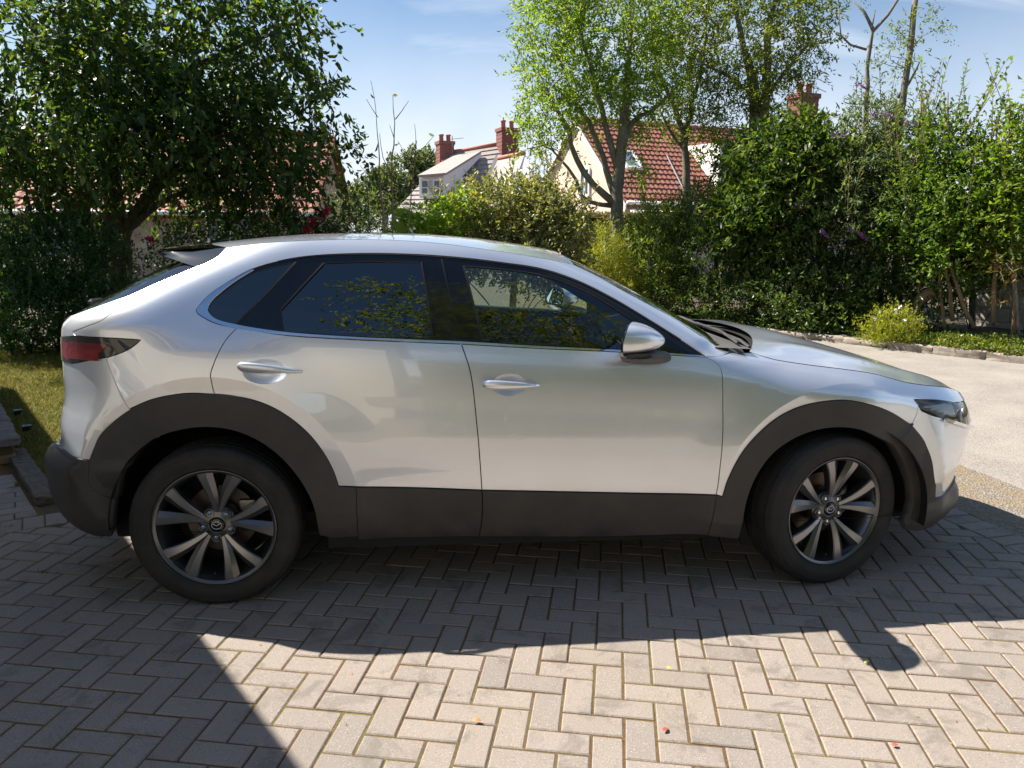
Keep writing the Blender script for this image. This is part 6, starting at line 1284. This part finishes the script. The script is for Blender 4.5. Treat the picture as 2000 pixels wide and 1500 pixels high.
 {'name': 'ash_tree', 'label': 'tall twin trunked ash tree rising out of the big laurel', 'cat': 'tree', 'mat': 'ash3', 'stems': [[[7.22, 10.768, 1.903, 0.15], [7.069, 10.832, 3.609, 0.13], [6.954, 10.879, 4.074, 0.1], [6.76, 10.956, 4.721, 0.07], [6.527, 11.045, 5.454, 0.05], [6.398, 11.092, 6.17, 0.03]], [[7.08, 10.827, 3.701, 0.09], [7.084, 10.826, 4.433, 0.08], [7.049, 10.84, 5.242, 0.06], [7.163, 10.792, 6.023, 0.04]], [[6.982, 11.083, 3.451, 0.08], [6.919, 11.108, 4.203, 0.06], [6.711, 11.189, 5.042, 0.04]], [[7.045, 10.842, 3.978, 0.04], [7.417, 10.464, 4.64, 0.03], [7.69, 10.117, 5.09, 0.015]], [[6.954, 10.879, 4.074, 0.04], [6.341, 10.9, 4.427, 0.03], [5.641, 10.926, 4.774, 0.015]]], 'blobs': [[6.71, 10.976, 5.264, 1.01, 1.3, 1.169], [7.225, 10.549, 5.091, 0.892, 1.1, 0.945], [7.56, 10.179, 4.758, 0.466, 0.7, 0.415], [6.42, 11.084, 4.279, 0.638, 0.9, 0.85], [7.03, 10.631, 4.306, 0.63, 0.9, 0.577], [6.825, 10.931, 6.138, 1.382, 1.3, 0.638], [7.437, 10.455, 5.508, 0.682, 0.8, 0.525], [6.711, 11.189, 3.553, 0.646, 0.9, 0.646]], 'group': 'ash trees along the boundary', 'k': {'n': 16000, 'leaf': (0.09, 0.034), 'twig': 0.34, 'per': 13, 'droop': 0.35, 'shape': 'dia', 'limbs': 90}},
 {'name': 'chartreuse_conifer', 'label': 'feathery yellow green conifer at the front end of the car roof', 'cat': 'conifer', 'mat': 'yconi', 'stems': [[[3.821, 9.137, -0.075, 0.04], [3.768, 9.149, 1.578, 0.02]]], 'blobs': [[3.777, 9.044, 0.638, 0.398, 0.5, 0.663], [3.676, 9.066, 1.153, 0.336, 0.5, 0.442], [4.012, 8.888, 0.477, 0.351, 0.5, 0.526]], 'group': None, 'k': {'n': 14000, 'leaf': (0.085, 0.012), 'twig': 0.22, 'per': 12, 'droop': -0.1, 'shape': 'dia', 'limbs': 10}},
 {'name': 'privet_shrub', 'label': 'dense small leaved shrub just right of the yellow green conifer', 'cat': 'bush', 'mat': 'privet', 'stems': [[[4.702, 9.536, -0.126, 0.05], [4.638, 9.554, 1.41, 0.03]]], 'blobs': [[4.614, 9.56, 0.964, 0.698, 0.8, 0.744], [4.411, 9.201, 0.274, 0.723, 0.7, 0.452], [4.852, 9.701, 1.678, 0.519, 0.7, 0.425]], 'group': 'privet bushes behind the bonnet', 'k': {'n': 24000, 'leaf': (0.055, 0.026), 'twig': 0.18, 'per': 10, 'droop': -0.1, 'shape': 'dia', 'limbs': 26, 'spikes': 20}},
 {'name': 'privet_shrub', 'label': 'dense dark small leaved shrub left of the big laurel', 'cat': 'bush', 'mat': 'privet2', 'stems': [[[5.732, 8.993, -0.062, 0.05], [5.593, 9.044, 1.765, 0.03]]], 'blobs': [[5.538, 9.169, 1.161, 0.693, 0.8, 0.785], [5.517, 9.494, 1.858, 0.519, 0.7, 0.519], [5.605, 8.72, 0.407, 0.762, 0.7, 0.449]], 'group': 'privet bushes behind the bonnet', 'k': {'n': 24000, 'leaf': (0.055, 0.026), 'twig': 0.18, 'per': 10, 'droop': -0.1, 'shape': 'dia', 'limbs': 26, 'spikes': 14}},
 {'name': 'laurel_bush', 'label': 'tall glossy laurel bush with lighter tips above the bonnet', 'cat': 'bush', 'mat': 'laurel', 'stems': [[[6.208, 8.591, -0.014, 0.07], [6.145, 8.617, 1.013, 0.06], [6.271, 8.673, 2.015, 0.05], [6.332, 8.755, 2.838, 0.03]], [[6.729, 8.359, 0.013, 0.04], [6.675, 8.385, 1.357, 0.03], [6.67, 8.497, 2.58, 0.02]], [[6.069, 8.648, 1.011, 0.04], [5.791, 8.757, 1.846, 0.03], [5.677, 8.8, 2.506, 0.02]]], 'blobs': [[6.411, 8.394, 2.008, 1.032, 1.0, 0.987], [6.298, 8.661, 2.748, 0.819, 0.9, 0.546], [6.837, 8.308, 2.568, 0.633, 0.8, 0.723], [5.991, 8.571, 1.68, 0.628, 0.8, 0.718], [6.566, 8.214, 1.196, 0.712, 0.7, 0.623], [6.744, 8.573, 3.147, 0.413, 0.6, 0.367]], 'group': None, 'k': {'n': 24000, 'leaf': (0.12, 0.046), 'twig': 0.22, 'per': 8, 'droop': 0.35, 'shape': 'hex', 'limbs': 50}},
 {'name': 'buddleia_bush', 'label': 'greyish buddleia bush with purple flower spikes beside the laurel', 'cat': 'bush', 'mat': 'budd', 'stems': [[[7.449, 7.881, 0.07, 0.05], [7.435, 8.003, 1.769, 0.03], [7.469, 7.984, 3.014, 0.015]], [[7.952, 7.707, 0.09, 0.04], [7.933, 7.835, 1.772, 0.03], [7.932, 7.835, 3.308, 0.015]]], 'blobs': [[7.484, 7.975, 2.398, 0.678, 0.8, 0.633], [7.951, 7.824, 2.702, 0.592, 0.7, 0.592], [7.339, 7.827, 1.766, 0.757, 0.8, 0.534], [7.88, 7.634, 1.923, 0.673, 0.8, 0.673], [7.682, 8.095, 3.185, 0.413, 0.5, 0.367]], 'group': None, 'k': {'n': 16000, 'leaf': (0.11, 0.03), 'twig': 0.26, 'per': 9, 'droop': 0.2, 'shape': 'dia', 'limbs': 50, 'spikes': 34, 'shoot': 0.9, 'flowers': [[6.917, 7.598, 3.004], [6.483, 7.701, 2.024], [7.102, 7.273, 1.606], [7.243, 7.194, 1.51], [7.852, 7.3, 3.161], [7.486, 7.631, 3.285], [7.422, 8.009, 3.786], [6.767, 7.45, 1.543], [7.636, 7.545, 3.298]], 'fcol': 'purple', 'fsize': 0.085}},
 {'name': 'under_shrub', 'label': 'low dark evergreen shrub beneath the buddleia', 'cat': 'bush', 'mat': 'privet2', 'stems': [[[7.113, 7.721, 0.009, 0.04], [7.06, 7.749, 0.736, 0.03]]], 'blobs': [[6.66, 7.949, 0.64, 0.789, 0.7, 0.526], [7.369, 7.697, 0.74, 0.707, 0.7, 0.53], [7.903, 7.503, 0.992, 0.712, 0.7, 0.712], [6.885, 7.502, 0.358, 0.943, 0.6, 0.3]], 'group': None, 'k': {'n': 20000, 'leaf': (0.075, 0.034), 'twig': 0.18, 'per': 8, 'droop': 0.1, 'shape': 'dia', 'limbs': 20}},
 {'name': 'mock_orange', 'label': 'tall upright leafy shrub with bare lower stems right of the buddleia', 'cat': 'bush', 'mat': 'phil', 'stems': [[[7.992, 6.856, 0.271, 0.03], [7.968, 6.872, 1.246, 0.025], [7.809, 6.973, 2.481, 0.02], [7.777, 6.994, 3.535, 0.01]], [[8.259, 6.434, 0.319, 0.03], [8.127, 6.526, 1.258, 0.02], [8.051, 6.578, 2.455, 0.015], [7.936, 6.654, 3.482, 0.008]], [[8.187, 6.484, 0.24, 0.025], [8.06, 6.571, 1.112, 0.02], [8.182, 6.488, 1.826, 0.02], [8.137, 6.519, 2.929, 0.01]], [[8.411, 6.202, 0.274, 0.03], [8.21, 6.346, 0.837, 0.02], [8.001, 6.731, 1.829, 0.015]]], 'blobs': [[7.999, 6.852, 2.191, 0.429, 0.6, 0.729], [8.184, 6.487, 2.105, 0.464, 0.6, 0.717], [7.871, 6.815, 1.757, 0.51, 0.6, 0.595], [8.05, 6.698, 2.811, 0.323, 0.4, 0.425], [8.104, 6.42, 1.473, 0.586, 0.6, 0.502]], 'group': 'mock orange bushes behind the kerb', 'k': {'n': 11000, 'leaf': (0.08, 0.045), 'twig': 0.26, 'per': 8, 'droop': 0.1, 'shape': 'dia', 'limbs': 40, 'spikes': 24, 'shoot': 1.0}},
 {'name': 'mock_orange', 'label': 'tall bright green upright shrub at the right edge of the picture', 'cat': 'bush', 'mat': 'phil2', 'stems': [[[8.686, 5.739, 0.399, 0.03], [8.502, 5.883, 1.95, 0.02], [8.361, 5.989, 3.254, 0.01]], [[8.539, 5.98, 0.371, 0.03], [8.423, 6.068, 1.955, 0.02], [8.346, 6.125, 3.081, 0.01]], [[8.927, 5.541, 0.422, 0.03], [8.687, 5.738, 2.593, 0.02]]], 'blobs': [[8.46, 5.915, 2.411, 0.33, 0.5, 0.824], [8.722, 5.71, 2.206, 0.453, 0.6, 0.989], [8.458, 6.042, 1.82, 0.415, 0.6, 0.664], [8.898, 5.566, 2.58, 0.494, 0.7, 0.989]], 'group': 'mock orange bushes behind the kerb', 'k': {'n': 10500, 'leaf': (0.08, 0.046), 'twig': 0.26, 'per': 8, 'droop': 0.1, 'shape': 'dia', 'limbs': 34, 'spikes': 18, 'shoot': 1.05}},
 {'name': 'leaning_stem', 'label': 'tall bare lichen grey stem forking against the sky', 'cat': 'tree', 'mat': 'ash3', 'stems': [[[7.839, 8.236, 0.026, 0.07], [7.73, 8.297, 2.582, 0.06], [7.698, 8.314, 3.831, 0.05], [7.704, 8.311, 4.646, 0.045], [7.869, 8.219, 4.865, 0.03], [8.027, 8.128, 5.174, 0.02]], [[7.704, 8.311, 4.646, 0.03], [7.58, 8.379, 4.934, 0.02], [7.425, 8.461, 5.099, 0.012]], [[7.647, 8.343, 4.404, 0.02], [7.42, 8.463, 4.477, 0.015], [7.264, 8.431, 4.601, 0.01], [7.203, 8.462, 4.98, 0.006]], [[7.665, 8.333, 4.665, 0.015], [7.692, 8.318, 4.959, 0.008]]], 'blobs': [[7.411, 8.468, 5.026, 0.13, 0.2, 0.093], [7.508, 8.417, 4.605, 0.074, 0.2, 0.13], [7.666, 8.332, 3.833, 0.242, 0.3, 0.279]], 'group': None, 'k': {'n': 120, 'leaf': (0.05, 0.018), 'twig': 0.15, 'per': 6, 'droop': 0.3, 'shape': 'dia', 'limbs': 3}},
 {'name': 'leaning_stem', 'label': 'tall bare stem tilting with a few ash leaves right of the forked one', 'cat': 'tree', 'mat': 'ash2', 'stems': [[[8.363, 7.924, 0.063, 0.08], [8.179, 8.037, 2.569, 0.07], [8.128, 8.068, 3.572, 0.06], [8.176, 8.039, 4.317, 0.05], [8.178, 8.038, 5.154, 0.04]], [[8.091, 8.09, 3.651, 0.03], [8.27, 7.982, 4.048, 0.015], [8.321, 7.951, 4.155, 0.008]]], 'blobs': [[8.123, 7.837, 4.525, 0.385, 0.4, 0.293], [7.929, 8.069, 4.242, 0.24, 0.3, 0.314], [8.103, 8.083, 3.876, 0.242, 0.3, 0.279]], 'group': None, 'k': {'n': 900, 'leaf': (0.062, 0.024), 'twig': 0.25, 'per': 9, 'droop': 0.3, 'shape': 'dia', 'limbs': 10}},
 {'name': 'back_shrub', 'label': 'dense dark evergreen shrub closing the gap above the grey wall', 'cat': 'bush', 'mat': 'privet2', 'stems': [[[9.24, 7.33, 0.134, 0.05], [9.124, 7.414, 1.47, 0.04]]], 'blobs': [[8.897, 7.085, 1.397, 0.813, 0.7, 0.633], [9.19, 6.868, 1.625, 0.723, 0.7, 0.542], [8.325, 6.996, 0.943, 0.614, 0.5, 0.614], [9.58, 6.559, 1.628, 0.723, 0.7, 0.633]], 'group': None, 'k': {'n': 18000, 'leaf': (0.08, 0.038), 'twig': 0.2, 'per': 8, 'droop': 0.2, 'shape': 'dia', 'limbs': 20}},
 {'name': 'white_flower_shrub', 'label': 'low bright green shrub with white flowers beside the kerb', 'cat': 'bush', 'mat': 'wfl', 'stems': [[[7.322, 6.334, 0.005, 0.015], [7.302, 6.347, 0.259, 0.01]]], 'blobs': [[7.222, 6.22, 0.296, 0.381, 0.32, 0.254], [7.083, 6.304, 0.156, 0.206, 0.25, 0.175], [7.409, 6.102, 0.181, 0.199, 0.25, 0.175]], 'group': None, 'k': {'n': 3600, 'leaf': (0.045, 0.019), 'twig': 0.12, 'per': 8, 'droop': -0.4, 'shape': 'dia', 'limbs': 8, 'flowers': [[6.996, 6.181, 0.507], [7.105, 5.998, 0.54], [7.15, 5.97, 0.577], [6.904, 6.12, 0.408], [7.178, 5.893, 0.419], [7.093, 5.947, 0.503]], 'fcol': 'white', 'fsize': 0.026}},
 {'name': 'ochre_conifer', 'label': 'small rust tinged conifer sprig against the grey wall at the right edge', 'cat': 'conifer', 'mat': 'rust', 'stems': [[[8.759, 5.68, 0.337, 0.02], [8.557, 5.713, 1.151, 0.01]]], 'blobs': [[8.442, 5.677, 1.252, 0.365, 0.35, 0.227], [8.617, 5.538, 1.027, 0.324, 0.3, 0.365]], 'group': None, 'k': {'n': 900, 'leaf': (0.085, 0.008), 'twig': 0.26, 'per': 12, 'droop': 0.0, 'shape': 'dia', 'limbs': 8}},
 {'name': 'beech_tree', 'label': 'copper green beech tree standing behind the photographer, mirrored in the car windows', 'cat': 'tree', 'mat': 'ash2', 'stems': [[[4.2, -7.5, 0, 0.2], [4.1, -7.4, 2, 0.18], [3.6, -7.1, 4, 0.13], [3.2, -6.8, 6.5, 0.08]], [[4.1, -7.4, 2.5, 0.1], [2.6, -6.4, 4.2, 0.05], [1.6, -6, 5.0, 0.03]]], 'blobs': [[3.3, -6.8, 6.2, 2.3, 1.8, 1.7], [1.9, -6.3, 5.2, 1.3, 1.1, 0.8], [4.6, -7.2, 4.6, 2.2, 1.6, 1.6], [2.9, -6.6, 3.6, 1.6, 1.2, 0.9], [1.2, -6.1, 6.2, 0.6, 0.6, 0.3], [1.0, -5.9, 5.5, 0.9, 0.8, 0.7], [0.7, -5.8, 6.6, 0.7, 0.7, 0.3]], 'group': None, 'k': {'n': 20000, 'leaf': (0.1, 0.05), 'twig': 0.5, 'per': 10, 'droop': 0.1, 'shape': 'dia', 'limbs': 50}},
]

for i_, d_ in enumerate(VEG): plant(d_, 500 + i_)
# ---- bare shoots with a few leaves standing above the car roof
TWIGS = [[[0.232, 6.624, 0.241, 0.018], [0.227, 6.624, 1.543, 0.016], [0.191, 6.621, 2.006, 0.014], [0.163, 6.619, 2.782, 0.011], [0.112, 6.615, 3.316, 0.005], [0.089, 6.613, 3.421, 0.003]], [[0.287, 6.628, 0.241, 0.02], [0.335, 6.631, 1.544, 0.018], [0.331, 6.63, 2.336, 0.014], [0.389, 6.634, 2.916, 0.01], [0.357, 6.632, 3.262, 0.004]], [[0.39, 6.634, 2.948, 0.007], [0.477, 6.638, 3.045, 0.005], [0.572, 6.642, 3.193, 0.003]], [[0.168, 6.62, 2.973, 0.006], [0.087, 6.613, 3.096, 0.004], [0.037, 6.609, 3.188, 0.003]], [[0.372, 6.633, 2.724, 0.006], [0.323, 6.63, 2.882, 0.003]], [[0.485, 6.538, 0.251, 0.014], [0.543, 6.54, 1.612, 0.012], [0.621, 6.543, 2.334, 0.01], [0.654, 6.544, 2.783, 0.007], [0.643, 6.544, 2.89, 0.003]], [[0.643, 6.544, 2.495, 0.006], [0.771, 6.547, 2.626, 0.005], [0.892, 6.548, 2.763, 0.003]], [[0.629, 6.543, 2.411, 0.006], [0.505, 6.539, 2.524, 0.004], [0.429, 6.535, 2.682, 0.003]], [[0.329, 6.63, 2.238, 0.007], [0.221, 6.623, 2.463, 0.005], [0.19, 6.621, 2.783, 0.003]], [[0.194, 6.621, 2.137, 0.006], [0.045, 6.61, 2.232, 0.004], [-0.032, 6.603, 2.328, 0.003]], [[0.018, 6.708, 1.541, 0.01], [0.003, 6.706, 2.008, 0.007], [-0.014, 6.705, 2.336, 0.003]]]
root = empty('sapling', TWIGS[0][0][:2] + [0]); tag(root, 'leafless sapling shoots with a few yellowing leaves above the car roof', 'sapling'); base = np.array(root.location)
lp, la = [], []; rg = np.random.default_rng(5)
for s in TWIGS:
    p = resample(np.array(s)[:, :3], .15); rad = np.interp(np.linspace(0, 1, len(p)), np.linspace(0, 1, len(s)), [q[3] for q in s]); p = p + rg.normal(0, .006, p.shape)
    link('shoot', mesh('shoot', *tube_vf(p - base, list(rad), 6), True), M_TWIG if len(s) > 4 else M_BARK, root)
    for q in p[len(p) // 3:]:
        if rg.random() < .30: lp.append(q); la.append(rg.normal(0, 1, 3) * [1, 1, .35])
o = link('leaves', leaf_mesh('leaves', np.array(lp) - base, np.array(la), rg.normal(size=(len(lp), 3)), .11, .045, 'hex', rg), leaf_mat('yellowing_leaf', [(.22, .20, .04), (.30, .25, .06), (.16, .20, .04)], .5), root); o['kind'] = 'stuff'
_p = np.array([0.649, 6.944, 1.809]); bl_ = empty('broad_leaf_plant', (_p[0], _p[1], 0)); tag(bl_, 'plant with one large glossy bright green leaf above the car roof', 'plant')
for _i, (_dx, _dz, _ln, _dr) in enumerate(((0, 0, .42, (-.9, .1, .30)), (.05, -.12, .34, (.8, -.2, .35)), (-.1, -.25, .34, (-.5, -.4, .5)))):
    _V, _F = [], []; _d = nrm(np.array(_dr)); _s = nrm(np.cross(_d, [0, -.8, .5])); _u = np.cross(_s, _d)
    for _t in np.linspace(0, 1, 13):
        _w = .075 * math.sin(math.pi * min(1, _t * .93 + .05)) ** .7; _c = np.array([_dx, 0, _p[2] + _dz - .1]) + _d * _ln * _t - _u * .10 * _t ** 2; _V += [_c - _s * _w + _u * _w * .4, _c, _c + _s * _w + _u * _w * .4]
    for _k in range(12): _F += [(3 * _k, 3 * _k + 1, 3 * _k + 4, 3 * _k + 3), (3 * _k + 1, 3 * _k + 2, 3 * _k + 5, 3 * _k + 4)]
    link('leaf', mesh('leaf', _V, _F, True), LM['lime'], bl_)
    link('stalk', mesh('stalk', *tube_vf([(_dx, 0, _p[2] + _dz - .1), (_dx * .5, .02, .4), (0, 0, 0)], .012, 6)), LM['lime'], bl_)
HEDGE = [(3.996, 13.789), (6.495, 13.173)]; HEDGE_Z = 1.936
# ---- low clipped hedge before the pink house
hp0, hp1 = np.array(HEDGE[0]), np.array(HEDGE[1]); hd = (hp1 - hp0); hl_ = np.linalg.norm(hd); hd = hd / hl_; hn = np.array([-hd[1], hd[0]])
nH = 16000; q = rg.uniform(0, 1, (nH, 3)); fc = rg.integers(0, 3, nH)
loc = np.stack([q[:, 0] * hl_, np.where(fc == 0, 0, np.where(fc == 1, q[:, 1] * .9, rg.uniform(0, .9, nH))), np.where(fc == 1, HEDGE_Z, q[:, 2] * HEDGE_Z)], 1) + rg.normal(0, .03, (nH, 3))
P = np.stack([hp0[0] + hd[0] * loc[:, 0] + hn[0] * loc[:, 1], hp0[1] + hd[1] * loc[:, 0] + hn[1] * loc[:, 1], loc[:, 2]], 1)
root = empty('clipped_hedge', (hp0[0], hp0[1], 0)); tag(root, 'flat topped brownish clipped hedge in front of the pink house', 'hedge'); b0 = np.array([hp0[0], hp0[1], 0])
o = link('foliage', leaf_mesh('foliage', P - b0, rg.normal(size=(nH, 3)) + [0, 0, .4], rg.normal(size=(nH, 3)), .05, .026, 'dia', rg), LM['hedge'], root); o['kind'] = 'stuff'
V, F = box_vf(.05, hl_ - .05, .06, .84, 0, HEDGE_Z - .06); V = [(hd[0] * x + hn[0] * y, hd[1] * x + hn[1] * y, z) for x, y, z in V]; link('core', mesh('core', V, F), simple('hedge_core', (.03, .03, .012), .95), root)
# ---- hedge behind the photographer, mirrored in the doors
nH = 14000; P = np.stack([rg.uniform(.8, 9, nH), -5.75 + rg.normal(0, .07, nH), rg.uniform(0, 2.3, nH)], 1)
root = empty('boundary_hedge', (5, -6.15, 0)); tag(root, 'sunlit green boundary hedge behind the photographer, mirrored in the front door', 'hedge'); b0 = np.array([5, -6.15, 0])
o = link('foliage', leaf_mesh('foliage', P - b0, rg.normal(size=(nH, 3)) + [0, .5, .4], rg.normal(size=(nH, 3)), .09, .05, 'dia', rg), LM['privet'], root); o['kind'] = 'stuff'
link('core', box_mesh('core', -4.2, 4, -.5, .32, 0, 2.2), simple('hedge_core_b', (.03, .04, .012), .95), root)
# ---- ground cover behind the kerb
def cover(name, label, a0, a1, w0, w1, n, h, leaf, mat, seed):
    rng = np.random.default_rng(seed); P = [np.array(p) for p in KB]; Ls = np.cumsum([0] + [np.linalg.norm(b - a) for a, b in zip(P[:-1], P[1:])])
    t = rng.uniform(a0, a1, n); x = np.interp(t, Ls, [p[0] for p in P]); y = np.interp(t, Ls, [p[1] for p in P]); w = w0 + (w1 - w0) * rng.uniform(0, 1, n) ** .8
    hh = .08 + h * (.55 + .45 * np.sin(t * 5 + 3 * w) * np.cos(w * 6 + t)) * rng.uniform(.2, 1, n); pos = np.stack([x + .797 * w, y + .604 * w, hh], 1)
    ax = rng.normal(size=(n, 3)) + [-.4, -.4, .5]
    o = link(name, leaf_mesh(name, pos, ax, rng.normal(size=(n, 3)), leaf[0], leaf[1], 'dia', rng), mat); tag(o, label, 'ground cover', kind='stuff')
cover('ground_cover', 'low ivy and ground cover spilling over the kerb under the shrubs', 2.0, 12.5, .05, 1.6, 15000, .17, (.06, .034), LM['privet2'], 21)
cover('ground_cover', 'sunlit yellow green ground cover along the right end of the kerb', 6.6, 14.5, .02, .85, 15000, .17, (.055, .026), LM['ivy'], 22)
# ---- strap leaved clump beside the lawn
for _j, (_x, _y) in enumerate([[-3.644, 6.044], [-3.515, 6.101], [-3.358, 6.17], [-3.197, 6.237], [-3.748, 5.94], [-4.059, 5.898], [-4.248, 5.857]]):
    _r0 = empty('strap_leaf_plant', (_x, _y, 0)); tag(_r0, ['arching strap leaved clump at the lawn edge under the clipped bush', 'second strap leaved clump right of the first along the lawn edge', 'third strap leaved clump along the lawn edge near the car', 'strap leaved clump at the lawn edge nearest the tail lamp', 'small strap leaved clump left of the arching ones', 'broad green clump at the lawn edge below the dark shrub', 'leafy clump at the lawn edge at the far left'][_j], 'plant', 'strap leaved clumps along the lawn edge')
    _V, _F = [], []
    for _k in range(26):
        _a = rg.uniform(0, 6.28); _l = rg.uniform(.25, .55); _h = rg.uniform(.25, .5); _w = rg.uniform(.007, .014); _b = len(_V); _q = np.array([-math.sin(_a), math.cos(_a), 0]) * _w
        for _t in np.linspace(0, 1, 7):
            _c = np.array([math.cos(_a) * _l * _t ** 1.4 * .7, math.sin(_a) * _l * _t ** 1.4 * .7, _h * (1.5 * _t - .85 * _t ** 2.4)]); _V += [_c - _q * (1 - _t * .9), _c + _q * (1 - _t * .9)]
        for _t in range(6): _F.append((_b + 2 * _t, _b + 2 * _t + 1, _b + 2 * _t + 3, _b + 2 * _t + 2))
    _o = link('blades', mesh('blades', _V, _F, True), LM['darkbush'], _r0); _o['kind'] = 'stuff'
LOG = [[7.977, 6.866, 0.46], [7.984, 6.861, 0.574], [8.016, 6.781, 0.671], [8.097, 6.667, 0.755]]
FERN = [7.531, 7.143, 0.12]

# ---- sawn log in the bed, fern
root = link('sawn_log', mesh('sawn_log', *tube_vf(LOG, [.06, .075, .085, .08], 12), True), bark('log_bark', (.16, .10, .06), (.34, .24, .16))); tag(root, 'short sawn brown log leaning among the shrub stems behind the kerb', 'log')
root.data.set_sharp_from_angle(angle=.8)
fr = empty('fern', FERN); tag(fr, 'pale green fern fronds behind the white flowering shrub', 'fern')
for k in range(9):
    a = rg.uniform(0, 6.28); le = rg.uniform(.28, .42); pts = [(le * t * math.cos(a), le * t * math.sin(a), .30 * t * (1.25 - t) * 1.6) for t in np.linspace(0, 1, 14)]
    P, A = [], []
    for i in range(1, 14):
        tang = np.array(pts[i]) - np.array(pts[i - 1]); sd = np.cross(tang, [0, 0, 1.]); sd /= np.linalg.norm(sd)
        for s_ in (-1, 1): P.append(pts[i]); A.append(sd * s_ + tang * 6)
    link('frond', leaf_mesh('frond', np.array(P), np.array(A), np.tile([0, 0, 1.], (len(P), 1)) + rg.normal(0, .3, (len(P), 3)), .085, .02, 'dia', rg), LM['fern'], fr)
# ---- garden wall behind the right-hand shrubs
GW0, GW1 = np.array([9.491, 7.889]), np.array([10.208, 6.55]); gwd = (GW1 - GW0) / np.linalg.norm(GW1 - GW0); gwl = np.linalg.norm(GW1 - GW0)
gwr = empty('garden_wall', (GW0[0], GW0[1], 0), rz=math.atan2(gwd[1], gwd[0])); tag(gwr, 'grey block garden wall behind the shrubs at the right edge', 'wall')
M_GW = stone_mat('grey_block', (.38, .35, .31), (.50, .46, .41), 5)
for _row in range(5):
    for _k in range(int(gwl / .45) + 1):
        _o = link('block', box_mesh('block', -.218, .218, 0, .1, 0, .208, .008), M_GW, gwr); _o.location = (.22 + _k * .445 - (.22 if _row % 2 else 0), 0, _row * .215)
link('coping', box_mesh('coping', -.2, gwl + .3, -.04, .14, 1.077, 1.12, .01), M_GW, gwr); link('core', box_mesh('core', 0, gwl, .02, .09, 0, 1.07), M_GW, gwr)
FALLEN = [(1.746, -1.496, 'bright yellow green fallen leaf on the sunlit paving below the front door'), (1.039, -1.747, 'small red brown leaf standing in a joint at the bottom centre'), (2.311, -1.972, 'orange leaf scrap in a joint near the bottom right corner'), (2.475, -1.523, 'curled orange leaf scrap beside the mirror shadow'), (3.647, -0.499, 'dry brown leaf on shaded paving in front of the car'), (1.632, -1.849, 'small red leaf scrap on the paving near the bottom centre')]
# ---- weeds in the joints, fallen leaves, grit
rng = np.random.default_rng(77); P = []
for k in range(420):
    b = blocks[rng.integers(len(blocks))]; c = b[1]
    if not seen(c): continue
    th = b[2]; e = np.array([math.cos(th), math.sin(th)]) * U_ + np.array([-math.sin(th), math.cos(th)]) * U_ / 2; q0 = c + e * rng.choice([-1, 1])
    for j in range(rng.integers(5, 22)): P.append([*(q0 + rng.normal(0, .011, 2)), -.004])
P = np.array(P); o = link('weeds', leaf_mesh('weeds', P, rng.normal(size=(len(P), 3)) * [1, 1, .5] + [0, 0, .45], rng.normal(size=(len(P), 3)), .012, .0045, 'dia', rng), leaf_mat('moss_tuft', [(.10, .10, .015), (.17, .15, .025), (.12, .15, .03)], .3)); tag(o, 'tufts of moss and tiny weeds in the paving joints', 'weeds', kind='stuff')
n = 260; P = np.stack([rng.uniform(-1.3, 4.2, n), rng.uniform(-2.4, .6, n), rng.uniform(.001, .004, n)], 1)
o = link('litter', leaf_mesh('litter', P, rng.normal(size=(n, 3)) * [1, 1, .12], rng.normal(size=(n, 3)) * [1, 1, .2], .011, .005, 'dia', rng), leaf_mat('dry_bits', [(.30, .11, .05), (.25, .17, .06), (.10, .07, .05), (.30, .30, .06)], .2)); tag(o, 'scraps of dry leaf and twig scattered over the paving', 'litter', kind='stuff')
lm_ = [simple('fallen_leaf_a', (.42, .50, .06), .5), simple('fallen_leaf_b', (.45, .20, .06), .6), simple('fallen_leaf_c', (.38, .08, .05), .6)]
for j, (x, y, lab) in enumerate(FALLEN):
    P = np.array([[0, 0, .006]]); me = leaf_mesh('fallen_leaf', P, np.array([[1, .3 * j - .5, .12]]), np.array([[-.3, 1, .1]]), .030, .016, 'hex', rng); o = link('fallen_leaf', me, lm_[j % 3]); o.location = (x, y, 0); tag(o, lab, 'leaf', 'fallen leaves on the paving')
